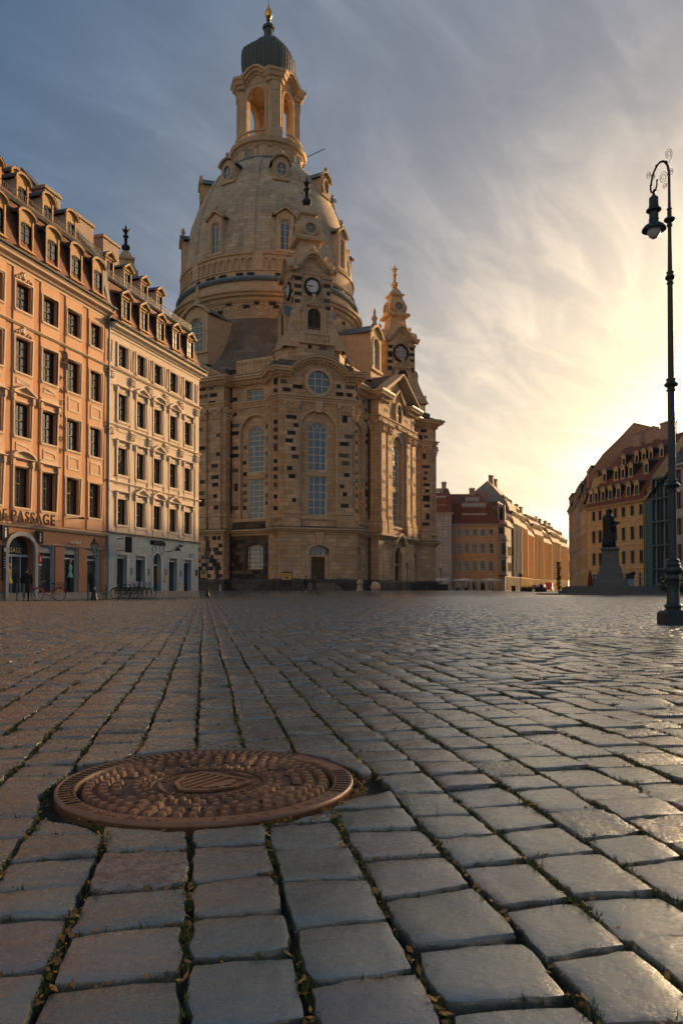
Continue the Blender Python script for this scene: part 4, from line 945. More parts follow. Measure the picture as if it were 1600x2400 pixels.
    MB().prism(inner, 25.0, 26.3).build('roof', m_lead, ch)
    MB().sweep([(0, 26.3), (0, 26.9), (-.3, 27.0), (-3.5, 27.6)], inner).build('attic', m_bell, ch)
    # ------------- bell-shaped stone roof, drum, dome
    MB().lathe([(19.6, 26.9), (18.2, 27.6), (16.4, 28.6), (15.0, 30.1), (13.9, 32.0), (13.2, 34.0), (12.85, 35.6)], 96).build('bell_roof', m_bell, ch, smooth=40)
    MB().lathe([(12.8, 35.5), (12.8, 37.6), (12.95, 37.7), (12.8, 37.8), (12.8, 38.0)], 96).build('drum', mat('drum_stone', (.58, .40, .23), .86, brick=('round', 1.1, .45, .01, .2, (.2, .14, .09), .4, 12.8), var=.25, vscale=.4, streak=.4), ch, smooth=30)
    for i in range(64):
        a = 2 * math.pi * i / 64
        if math.sin(a + CHB) > .45: continue
        o = obj('frieze_arch', DC.setdefault('fr', MB().band([(-.5, 36.7), (-.5, 37.1), (-.25, 37.4), (.25, 37.4), (.5, 37.1), (.5, 36.7)], 0, .14, -.09, .05).mesh('frieze_arch', m_trim)), ch); o.matrix_local = Matrix.Rotation(a, 4, 'Z') @ Matrix.Translation((0, -12.8, 0))
    MB().lathe([(12.8, 37.9), (12.95, 38.0), (13.0, 38.35), (13.4, 38.45), (13.5, 38.75), (13.75, 38.85), (13.8, 39.1), (13.3, 39.3), (12.9, 39.5), (12.7, 40.6)], 96).build('drum_cornice', m_trim, ch, smooth=25)
    MB().lathe([(12.7, 40.55), (13.05, 40.6), (13.2, 40.85), (13.1, 41.1), (12.75, 41.2)], 96).build('lead_roll', m_zinc, ch, smooth=40)
    MB().lathe([(12.6, 41.1), (12.6, 41.9), (12.75, 41.95), (12.75, 42.1), (12.4, 42.15), (12.4, 44.15), (12.6, 44.2), (12.65, 44.45), (12.35, 44.55), (12.1, 44.6)], 96).build('attic_ring', m_trim, ch, smooth=25)
    arch = MB(); arch.band([(-.27, 42.3), (-.27, 43.35)] + arc_pts(.27, 43.35, .3, 8)[1:-1] + [(.27, 43.35), (.27, 42.3)], 0, .15, -.18, .03); arch.box(-.42, .42, -.1, .03, 42.15, 42.3)
    arch = arch.mesh('blind_arch', m_trim)
    pier = MB().box(-.62, .62, -.2, .05, 42.12, 44.2).mesh('arcade_pier', m_trim)
    for i in range(80):
        a = 2 * math.pi * i / 80
        if math.sin(a + CHB) > .35: continue
        o = obj('arcade_pier' if i % 10 == 5 else 'blind_arch', pier if i % 10 == 5 else arch, ch); o.matrix_local = Matrix.Rotation(a + R(3), 4, 'Z') @ Matrix.Translation((0, -12.42, 0))
    dome = [(12.05, 44.6), (12.0, 46.2), (11.75, 48.2), (11.25, 51.2), (10.75, 52.8), (10.2, 54.3), (9.3, 56.2), (8.4, 57.8), (7.4, 59.2), (6.3, 60.3), (5.4, 60.95)]
    # finer profile
    fine = []
    for i in range(len(dome) - 1):
        p0 = dome[max(i-1, 0)]; p1 = dome[i]; p2 = dome[i+1]; p3 = dome[min(i+2, len(dome)-1)]
        for t in (0, .25, .5, .75): fine.append(tuple(.5 * (2*p1[j] + (p2[j]-p0[j])*t + (2*p0[j]-5*p1[j]+4*p2[j]-p3[j])*t*t + (-p0[j]+3*p1[j]-3*p2[j]+p3[j])*t**3) for j in (0, 1)))
    fine.append(dome[-1])
    MB().lathe(fine, 128).build('dome', m_dome, ch, smooth=40)
    for i in range(8):
        a = R(22.5 + 45 * i - 3 - 90); b = MB(); vs = []; fs = []
        for r, z in fine:
            hw = (.35 + .42 * r / 12) ; rr = r + .13
            for s_ in (-1, 1):
                for q in (r - .1, rr): vs.append((q * math.cos(a) - s_ * hw * math.sin(a), q * math.sin(a) + s_ * hw * math.cos(a), z))
        for j in range(len(fine) - 1): o_ = j * 4; fs += [(o_, o_+1, o_+5, o_+4), (o_+1, o_+3, o_+7, o_+5), (o_+3, o_+2, o_+6, o_+7)]
        b.add(vs, fs); b.build('dome_rib', m_dome, ch, smooth=30)
    # dome dormers
    low = MB(); low.wall(-1.15, 1.15, 44.6, 49.5, [(-.66, .66, 45.0, 49.0, .55)], .3); low.xz([(-1.15, 49.5), (1.15, 49.5), (0, 50.3)], 0, .3)
    for s_ in (-1, 1): low.quad((s_*1.15, 0, 44.6), (s_*1.15, 1.6, 44.6), (s_*1.15, 1.9, 49.5), (s_*1.15, 0, 49.5))
    low.band([(-1.5, 49.4), (0, 50.5), (1.5, 49.4)], -.05, .2, -.35, .05); low.band([(-.66, 45), (-.66, 49), (.66, 49), (.66, 45)], 0, .18, -.08, 0); low.box(-1.35, 1.35, -.25, 0, 44.55, 44.85)
    low.lathe([(.32, 50.5), (.16, 50.8), (.30, 51.2), (.26, 51.5), (.1, 51.8), (0, 51.9)], 8, (0, .1)); low = low.mesh('dome_dormer', m_trim)
    lowr = MB().band([(-1.55, 49.42), (0, 50.55), (1.55, 49.42)], .15, .2, -.36, 2.4).mesh('dormer_roof', m_lead)
    up = MB(); el = lambda k_, rx, rz: [(rx * math.cos(2*math.pi*i/20) , 57.0 + rz * math.sin(2*math.pi*i/20)) for i in range(20)]
    up.band(el(0, .66, .9), -.28, 0, -.14, .1, closed=True); up.xz([(-1.15, 55.7), (1.15, 55.7), (1.15, 58.0), (.7, 58.6), (0, 58.85), (-.7, 58.6), (-1.15, 58.0)], .1, .3); 
    up.band([(-1.35, 57.9), (-.8, 58.65), (0, 58.95), (.8, 58.65), (1.35, 57.9)], 0, .16, -.3, .1); up.box(-1.1, 1.1, -.15, .1, 55.5, 55.85)
    for s_ in (-1, 1): up.quad((s_*1.1, .1, 55.6), (s_*1.1, 1.4, 55.6), (s_*1.1, 2.4, 58.0), (s_*1.1, .1, 58.0))
    up.ball((0, .0, 59.5), .27, 8, 1.2); up.lathe([(.2, 58.95), (.12, 59.25)], 8); up = up.mesh('oval_dormer', m_trim)
    upr = MB().band([(-1.4, 57.92), (-.8, 58.75), (0, 59.05), (.8, 58.75), (1.4, 57.92)], .06, .10, -.3, 3.2).mesh('dormer_roof', m_zinc)
    upg = MB(); upg.poly([(x, 0, z) for x, z in el(0, .66, .9)]); upg = upg.mesh('pane', m_glassb)
    upb = MB().box(-.05, .05, -.05, 0, 56.1, 57.9).box(-.66, .66, -.05, 0, 56.95, 57.05).mesh('glazing_bars', m_lat)
    f, gl = sash_meshes(1.32, 4.0, 2, 4, .55, m_lat, m_glassb, bar=.06, edge=.09, transom=False)
    for i in range(8):
        if i in (3, 4, 5): continue
        Q = Matrix.Rotation(R(45 * i - 3), 4, 'Z'); o = obj('dome_dormer', low, ch); o.matrix_local = Q @ YT(-12.35)
        obj('sash', f, o, loc=(0, .2, 45.0)); obj('pane', gl, o, loc=(0, .22, 45.0)); obj('dormer_roof', lowr, o)
        o = obj('oval_dormer', up, ch); o.matrix_local = Q @ YT(-9.75); obj('dormer_roof', upr, o); obj('pane', upg, o, loc=(0, .08, 0)); obj('glazing_bars', upb, o, loc=(0, .06, 0))
    # ------------- lantern
    MB().lathe([(5.45, 60.7), (5.75, 60.85), (5.7, 61.05), (5.2, 61.25)], 64).build('lead_roll', m_zinc, ch, smooth=40)
    MB().lathe([(5.0, 60.9), (5.0, 63.0), (5.1, 63.05), (5.15, 63.3), (5.5, 63.4), (5.6, 63.75), (5.65, 63.95), (5.2, 64.1), (4.4, 64.2), (0, 64.2)], 64).build('lantern_drum', m_trim, ch, smooth=25)
    for i in range(16):
        a = 22.5 * i + 11; b = MB(); b.M = RZ(a); b.box(-.28, .28, -5.14, -4.9, 61.2, 62.6); b.ball((-.18, -5.16, 62.75), .17, 6); b.ball((.18, -5.16, 62.75), .17, 6); b.box(-.32, .32, -5.2, -4.95, 62.9, 63.1); b.build('console', m_trim, ch)
    for i in range(4):
        f2, g2 = sash_meshes(1.2, 1.75, 3, 2, .35, m_lat, m_glassb, bar=.05, transom=False); Q = RZ(90 * i + 45 - 4)
        b = MB(); b.band([(-.6, 0), (-.6, 1.4), (0, 1.75), (.6, 1.4), (.6, 0)], 0, .16, -.12, .12); o = b.build('drum_window', m_trim, ch); o.matrix_local = Q @ Matrix.Translation((0, -5.02, 61.0)); obj('sash', f2, o, loc=(0, .0, 0)); obj('pane', g2, o, loc=(0, .02, 0))
    for i in range(4):
        Q = RZ(90 * i); b = MB(); b.M = Q
        b.prism([(-.95, -4.75), (.95, -4.75), (1.15, -4.0), (.7, -3.1), (-.7, -3.1), (-1.15, -4.0)], 64.1, 65.9)
        b.prism([(-.72, -4.5), (.72, -4.5), (.95, -3.9), (.6, -3.2), (-.6, -3.2), (-.95, -3.9)], 65.8, 72.8)
        b.box(-.55, .55, -4.64, -4.5, 66.0, 72.2); b.box(-.62, .62, -4.72, -4.45, 71.2, 72.5)
        b.build('lantern_pier', m_trim, ch)
        b = MB(); b.M = Q; P8 = [(-1.35, -3.9), (-.85, -4.7), (.85, -4.7), (1.35, -3.9)]
        b.sweep([(0, 72.5), (.1, 72.6), (.12, 72.95), (.4, 73.05), (.55, 73.5), (.72, 73.65), (.75, 74.0), (0, 74.2)], P8, False); b.prism([(-1.35, -3.9), (-.85, -4.7), (.85, -4.7), (1.35, -3.9), (0, -2)], 72.5, 74.1); b.build('pier_cornice', m_trim, ch)
        Q = RZ(90 * i + 45); F2 = Q @ YT(-3.35); b = MB(); b.M = F2
        A = arc_pts(1.5, 70.9, 1.5)
        b.wall(-2.5, 2.5, 64.1, 73.0, [(-1.5, 1.5, 64.15, 72.4, 1.5)], .75); b.M = F2 @ YT(.75); b.wall(-2.3, 2.3, 64.1, 73.0, [(-1.5, 1.5, 64.15, 72.4, 1.5)], .01)
        C_ = [(-2.9, 73.0), (-2.1, 73.25), (-1.3, 74.0), (-.6, 74.5), (0, 74.65), (.6, 74.5), (1.3, 74.0), (2.1, 73.25), (2.9, 73.0)]
        b.M = F2; b.xz([(-2.5, 72.9)] + [(x, z - .1) for x, z in C_[1:-1]] + [(2.5, 72.9)], 0, 1.2); b.build('lantern_arch', m_trim, ch)
        b = MB(); b.M = F2; b.band(C_, -.45, -.1, -.25, 0); b.band(C_, -.1, .3, -.6, .2); b.band(C_, .3, .62, -.9, .4); b.band([(-1.5, 66)] + [(x, z) for x, z in A] + [(1.5, 66)], 0, .3, -.12, 0); b.build('arched_cornice', m_trim, ch)
        b = MB(); b.M = F2; b.band(C_, .62, .66, -.95, 1.6); b.build('lead_roof', m_copper, ch)
        # balustrade between the piers
        b = MB(); a0, a1 = R(90*i + 45 - 90 - 27), R(90*i + 45 - 90 + 27)
        b.lathe([(4.75, 65.0), (5.05, 65.0), (5.05, 65.2), (4.75, 65.2), (4.75, 65.0)], 12, a0=a0, a1=a1); b.lathe([(4.8, 64.15), (5.0, 64.15), (5.0, 64.3), (4.8, 64.3)], 12, a0=a0, a1=a1)
        for j in range(13): an = a0 + (a1 - a0) * (j + .5) / 13; b.lathe([(.06, 64.3), (.11, 64.55), (.06, 64.8), (.07, 65.0)], 6, (4.9 * math.cos(an), 4.9 * math.sin(an)))
        b.build('lantern_balustrade', m_trim, ch, kind='stuff')
    MB().lathe([(0, 73.0), (3.4, 73.0), (3.4, 74.9), (0, 74.9)], 16).build('lantern_ceiling', m_trim, ch)
    cap = MB(); cap.lathe([(3.5, 74.4), (3.75, 75.2), (4.0, 75.9), (4.12, 76.9), (4.12, 78.1), (4.02, 79.0), (3.7, 79.65), (3.1, 80.0), (1.9, 80.15)], 32)
    for i in range(len(cap.v)):      # square the plan softly, edges over the piers
        x, y, z = cap.v[i]; a = math.atan2(y, x); q = .98 * (abs(math.cos(a)) + abs(math.sin(a))) ** -.6; cap.v[i] = (x * q, y * q, z)
    cap.build('copper_cap', m_copper, ch, smooth=45)
    for i in range(32):
        a = 2 * math.pi * i / 32; q = .98 * (abs(math.cos(a)) + abs(math.sin(a))) ** -.6; b = MB(); b.tube([((r + .02) * q * math.cos(a), (r + .02) * q * math.sin(a), z) for r, z in ((3.75, 75.2), (4.0, 75.9), (4.12, 76.9), (4.12, 78.1), (4.02, 79.0), (3.7, 79.65), (3.1, 80.0), (1.9, 80.15))], .035, 5); b.build('cap_seam', m_copper, ch)
    MB().lathe([(1.7, 80.1), (1.95, 80.2), (2.1, 80.45), (1.95, 80.75), (1.3, 80.9), (.9, 81.1), (.7, 81.2)], 24).lathe([(.85, 81.1), (.72, 81.3), (.68, 83.1), (.9, 83.15), (.9, 83.5), (.45, 83.7)], 8, a0=R(22.5), a1=R(382.5)).lathe([(.4, 83.7), (.24, 84.2), (.36, 84.5), (.2, 84.7)], 12).build('spire_shaft', m_copper, ch, smooth=35)
    MB().lathe([(.12, 84.6), (.38, 84.75), (.56, 85.2), (.52, 85.65), (.32, 86.1), (.12, 86.4), (.16, 86.6), (.06, 86.8), (.05, 90.5), (0, 90.5)], 16).box(-.9, .9, -.05, .05, 88.6, 88.8).build('gilded_cross', m_gold, ch, smooth=45)
    MB().tube([(5.3, -2.0, 63.9), (7.9, -2.6, 65.3)], .06, 5).build('flag_pole', m_iron, ch)
    # ------------- corner towers
    def sq(b, prof, rot=45):
        b.lathe([(w * math.sqrt(2), z) for w, z in prof], 4, a0=R(rot), a1=R(rot + 360))
    ogee = [(-2.95, 38.25), (-2.3, 38.3), (-1.6, 38.65), (-1.1, 39.25), (-.6, 39.95), (0, 40.2), (.6, 39.95), (1.1, 39.25), (1.6, 38.65), (2.3, 38.3), (2.95, 38.25)]
    for k in range(4):
        M = RZ(90 * k) @ YT(-20.1); b = MB()
        b.prism([(-4.3, 3.5), (-4.3, -1.6), (-3.0, -3.5), (3.0, -3.5), (4.3, -1.6), (4.3, 3.5)], 25.8, 28.5); b.prism([(-2.4, -3.5), (2.4, -3.5), (2.2, -4.1), (-2.2, -4.1)], 25.8, 29.2)
        b.sweep([(0, 28.4), (.15, 28.45), (.15, 28.6), (-.2, 28.7)], [(-4.3, 3.5), (-4.3, -1.6), (-3.0, -3.5), (3.0, -3.5), (4.3, -1.6), (4.3, 3.5)], False)
        sq(b, [(3.9, 28.5), (3.4, 29.6), (2.95, 31.0), (2.6, 32.4), (2.35, 33.6), (2.2, 34.2), (2.2, 38.3)])
        tw = b.build('stair_tower', m_sand, ch); tw.matrix_local = M
        b = MB()
        for i in range(4):
            b.M = RZ(90 * i); b.xz([(x, z - .02) for x, z in ogee[1:-1]] + [(2.2, 37.8), (-2.2, 37.8)][::1], -2.25, 0)
            for s_ in (-1, 1): b.box(min(s_*1.35, s_*2.28), max(s_*1.35, s_*2.28), -2.34, -2.2, 33.4, 37.7); b.box(min(s_*1.25, s_*2.4), max(s_*1.25, s_*2.4), -2.45, -2.2, 37.4, 37.75)
        b.M = None; b.build('tower_gables', m_sand, tw)
        b = MB()
        for i in range(4):
            b.M = RZ(90 * i); b.band(ogee, -.28, 0, -2.5, -2.0); b.band(ogee, 0, .3, -2.85, -1.9); b.ball((0, -2.5, 40.9), .26, 6, 1.6); b.ball((.35, -2.5, 40.7), .16, 6); b.ball((-.35, -2.5, 40.7), .16, 6)
            b.lathe([(.2, 38.5), (.35, 38.9), (.2, 39.3), (0, 39.7)], 6, (2.4, -2.4))
        b.M = None; b.build('gable_cornice', m_trim, tw)
        b = MB(); sq(b, [(1.9, 38.4), (1.6, 39.8), (1.3, 41.2), (1.2, 42.1), (1.35, 42.25)]); sq(b, [(1.35, 42.2), (1.75, 42.3), (1.85, 42.55), (1.7, 42.8), (1.3, 42.9)]); sq(b, [(1.15, 42.85), (1.42, 43.4), (1.42, 44.0), (1.15, 44.7), (.92, 45.3), (.85, 45.6)]); sq(b, [(.85, 45.55), (1.15, 45.7), (1.15, 45.95), (.8, 46.05), (.72, 46.4), (.42, 46.9), (.3, 47.1)])
        b.build('tower_spire', m_trim, tw)
        b = MB(); b.lathe([(.25, 47.0), (.22, 47.15), (.5, 47.35), (.6, 47.65), (.45, 47.95), (.22, 48.05), (.22, 48.9), (.4, 49.1), (.38, 49.25), (.16, 49.4), (.3, 49.75), (.42, 50.0), (.2, 50.1), (.12, 50.5), (0, 50.9)], 12)
        for i in range(6): a = 2*math.pi*i/6; b.tube([(.15*math.cos(a), .15*math.sin(a), 49.8), (.45*math.cos(a), .45*math.sin(a), 50.0), (.5*math.cos(a), .5*math.sin(a), 50.25)], .05, 5)
        b.build('finial', m_black if k in (0, 3) else m_trim, tw, smooth=50)
        for i in range(4):
            Mi = RZ(90 * i); b = MB(); b.M = Mi; ci = [(.62 * math.cos(2*math.pi*j/20), 43.75 + .62 * math.sin(2*math.pi*j/20)) for j in range(20)]
            b.band(ci, -.26, 0, -1.62, -1.3, closed=True)
            for j in range(4): a = math.pi * j / 4; b.band([(-.6*math.cos(a), 43.75 - .6*math.sin(a)), (.6*math.cos(a), 43.75 + .6*math.sin(a))], -.03, .03, -1.52, -1.46)
            o = b.build('rose_window', m_trim, tw); g = MB(); g.M = Mi; g.poly([(x, -1.44, z) for x, z in ci]); g.build('rose_glass', m_glass, tw)
        for i in range(4):
            if i == 2: continue
            Mi = RZ(90 * i); clock = k in (0, 3) and i in (0, 3)
            ci = [(1.02 * math.cos(2*math.pi*j/32), 36.35 + 1.12 * math.sin(2*math.pi*j/32)) for j in range(32)]
            b = MB(); b.M = Mi; b.band(ci, -.22, 0, -2.48, -2.2, closed=True) if not clock else b.xz(ci, -2.42, -2.2)
            b.build('clock_ring', m_black, tw)
            if clock:
                b = MB(); b.M = Mi; b.xz([(.74 * math.cos(2*math.pi*j/32), 36.38 + .74 * math.sin(2*math.pi*j/32)) for j in range(32)], -2.46, -2.42); b.build('clock_face', mat('clock_white', (.72, .70, .66), .5), tw)
                b = MB(); b.M = Mi
                for j in range(12):
                    a = math.pi/2 - 2*math.pi*j/12; n_ = (2, 1, 2, 3, 2, 1, 2, 3, 4, 2, 1, 2)[j]
                    for q in range(n_): off = (q - (n_-1)/2) * .075; c, s2 = math.cos(a), math.sin(a); b.band([(.50*c - off*s2, 36.38 + .50*s2 + off*c), (.66*c - off*s2, 36.38 + .66*s2 + off*c)], -.018, .018, -2.48, -2.46)
                for a, L_, w_ in ((R(90 - 8.77 * 30 + 0), .38, .045), (R(90 - 46 * 6), .60, .035)): b.band([(-.12*math.cos(a), 36.38 - .12*math.sin(a)), (L_*math.cos(a), 36.38 + L_*math.sin(a))], -w_, w_, -2.50, -2.485)
                b.build('clock_hands', m_black, tw)
            else:
                g = MB(); g.M = Mi; g.poly([(x, -2.24, z) for x, z in ci]); g.build('window_glass', mat('pale_glass', (.30, .27, .23), .2), tw)
                b = MB(); b.M = Mi; b.box(-.04, .04, -2.32, -2.27, 35.3, 37.4); b.box(-1, 1, -2.32, -2.27, 35.95, 36.03); b.box(-1, 1, -2.32, -2.27, 36.75, 36.83); b.build('glazing_bars', m_lat, tw)
            b = MB(); b.M = Mi; yf = -3.1
            b.M = Mi @ YT(yf); b.wall(-1.25, 1.25, 29.6, 33.9, [(-.8, .8, 30.2, 33.55, .8)], .3); A = arc_pts(1.25, 33.0, 1.2)
            b.xz([(-1.25, 33.5)] + A[3:-3] + [(1.25, 33.5)], .0, .3); b.band([(-1.25, 30.0)] + A + [(1.25, 30.0)], -.0, .2, -.14, .1)
            for s_ in (-1, 1): b.quad((s_*1.3, 0, 29.4), (s_*1.3, 2, 29.4), (s_*1.3, 2, 33.2), (s_*1.3, 0, 33.2))
            b.ball((0, .1, 35.0), .3, 8); b.box(-.25, .25, -.1, .3, 34.3, 34.6); b.lathe([(.16, 34.5), (.12, 34.8)], 8)
            b.build('belfry_dormer', m_trim, tw)
            b = MB(); b.M = Mi @ YT(yf); b.band(A, .2, .24, -.16, 1.2); b.build('belfry_roof', m_zinc, tw)
            b = MB(); b.M = Mi @ YT(yf)
            for j in range(16):
                z = 30.3 + j * .2; hw = .78 if z < 32.75 else math.sqrt(max(.01, .64 - (z - 32.75) ** 2)) 
                for s_ in (-1, 1): b.add([(s_*.03, .12, z), (s_*hw, .12, z), (s_*hw, .25, z + .15), (s_*.03, .25, z + .15)], [(0, 1, 2, 3)]); b.add([(s_*.03, .12, z), (s_*hw, .12, z), (s_*hw, .14, z - .03), (s_*.03, .14, z - .03)], [(0, 1, 2, 3)])
            b.box(-.04, .04, .1, .2, 30.2, 33.5); b.build('louvre', m_louv, tw, kind='stuff')
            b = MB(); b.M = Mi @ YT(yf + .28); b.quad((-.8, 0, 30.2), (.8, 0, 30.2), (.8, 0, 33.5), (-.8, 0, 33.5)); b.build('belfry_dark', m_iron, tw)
        b = MB(); b.box(-2.1, -1.5, -4.35, -4.0, 29.0, 30.2); b.box(1.5, 2.1, -4.35, -4.0, 29.0, 30.2); b.box(-1.5, 1.5, -4.3, -4.05, 30.0, 30.2); b.box(-2.15, 2.15, -4.4, -3.9, 28.9, 29.15)
        for j in range(7): x = -1.28 + j * .43; b.lathe([(.08, 29.15), (.14, 29.45), (.07, 29.75), (.1, 30.0)], 8, (x, -4.18))
        b.build('tower_balustrade', m_trim, tw)
    # ------------- soot-black original stones, each standing a little proud
    r4 = random.Random(21); n_ = 0
    def dark(M, x0, x1, z0, z1, count, y=0., avoid=(), wmax=1.25, sparse=True):
        nonlocal n_
        tries = 0; done = 0; used = []
        while done < count and tries < count * 20:
            tries += 1; w_ = r4.uniform(.45, wmax); x = r4.uniform(x0, x1 - w_) if x1 - w_ > x0 else x0; w_ = min(w_, x1 - x0); row = int(r4.uniform(z0, z1) / .45); z = row * .45; hh = .45 * (1 if r4.random() < .86 else 2)
            if any(x < a[1] and x + w_ > a[0] and z < a[3] and z + hh > a[2] for a in avoid): continue
            if any(x < a[1] + .1 and x + w_ > a[0] - .1 and z < a[3] + (.1 if sparse else -.01) and z + hh > a[2] - (.1 if sparse else -.01) for a in used): continue
            used.append((x, x + w_, z, z + hh)); b = MB(); b.box(x + .01, x + w_ - .01, y - .022, y + .01, z + .01, z + hh - .01); o = b.build('stone_block', r4.choice((m_black, m_black, m_soot2, m_soot3)), ch); o.matrix_local = M; done += 1; n_ += 1
    F0 = YT(-24.8)
    avc = [(-2.4, 2.4, 8.4, 21.3), (-1.5, 1.7, 0, 7.2), (-1.8, 1.8, 22.4, 26), (-20, 20, 6.7, 8.95), (-20, 20, 21.7, 22.7), (-20, 20, 24.5, 25.9)]
    for x in (-3.25, 3.25): dark(F0, x - .86, x + .86, 9.5, 20.3, 9, -.3, avc)
    dark(F0, -4.55, 4.55, 22.7, 24.6, 9, 0, avc); dark(F0, -2.35, 2.35, 9, 18, 0)
    for s_ in (-1, 1): dark(YT(0) @ Matrix.Translation((s_*4.85 - .25, -24.0, 0)), 0, .5, 9, 24.4, 12, 0, [(-9, 9, 20.4, 22.7)], .5)
    Ml = RZ(-45) @ YT(-18.9); av = [(7.7, 12, 8.4, 21.3), (8.6, 11.1, 2.6, 5.9), (8.6, 11.1, 22.5, 24.3), (-20, 20, 6.7, 7.7), (-20, 20, 21.8, 22.7), (-20, 20, 24.5, 30)]
    dark(Ml, 6.5, 12.1, 1.7, 6.7, 60, 0, av, 1.4, False); dark(Ml, 6.5, 12.1, 7.75, 8.4, 12, 0, av, 1.4, False); dark(Ml, 11.5, 12.1, 9, 21, 8, 0, av, .6); dark(Ml, 6.5, 7.6, 9, 24, 9, 0, av)
    dark(Ml @ YT(.3), 7.95, 8.6, 9, 20, 7, 0, [], .6); dark(Ml @ YT(.3), 11.1, 11.75, 9, 20, 8, 0, [], .6)
    Mlr = RZ(-45) @ YT(-20.3); dark(Mlr, 1, 6.3, 1.7, 6.7, 30, 0, [(-20, 1.7, 0, 9)], 1.3, False); dark(Mlr, 4.8, 6.1, 9.4, 20.2, 7, -.32); dark(Mlr, 2.8, 4.0, 9.4, 20.2, 5, -.32); dark(Mlr, 2, 6.3, 22.7, 24.4, 6, 0)
    Mrr = RZ(45) @ YT(-20.3)
    for x in (-5.45, -3.4, 3.4, 5.45): dark(Mrr, x - .62, x + .62, 9.4, 20.3, 5, -.32)
    dark(Mrr, -6.3, 6.3, 22.7, 24.4, 6, 0, [(-1.5, 1.5, 22, 26)])
    Mr2 = RZ(45) @ YT(-18.9); dark(Mr2, -12, -6.5, 9, 24, 10, 0, [(-12, -7.6, 8, 21.3), (-11.1, -8.6, 22, 24.5)])
    M1 = RZ(90) @ Matrix.Translation((-5.1, -22.8, 0)) @ RZ(-90); dark(M1, -.65, .65, 9.4, 20.3, 14, -.22); dark(M1, -1.1, 1.1, 22.7, 24.4, 5, 0)
    for k, ct in ((0, 26), (1, 14)):
        T0 = RZ(90 * k) @ YT(-20.1)
        for i in ((0, 3) if k == 0 else (0, 3)):
            for s_ in (-1, 1): dark(T0 @ RZ(90 * i), min(s_*1.35, s_*2.25), max(s_*1.35, s_*2.25), 33.5, 37.3, 4, -2.34)
        dark(T0, -2.9, 2.9, 26.6, 28.3, 4, -3.5, [(-2.4, 2.4, 0, 99)]); dark(T0, -2.1, 2.1, 26.9, 28.8, 4, -4.1)
    for i in range(44):     # scattered around the drum and the attic ring
        a = R(r4.uniform(-75, 75)) ; rr, z = ((12.8, 36.0 + .45 * r4.randint(0, 3)) if i % 2 else (12.62, 41.2 + .0))
        b = MB(); b.box(-r4.uniform(.25, .5), r4.uniform(.25, .5), -.11, .1, z, z + .44); o = b.build('stone_block', m_black, ch); o.matrix_local = Matrix.Rotation(a, 4, 'Z') @ YT(-rr)
    return ch
church()
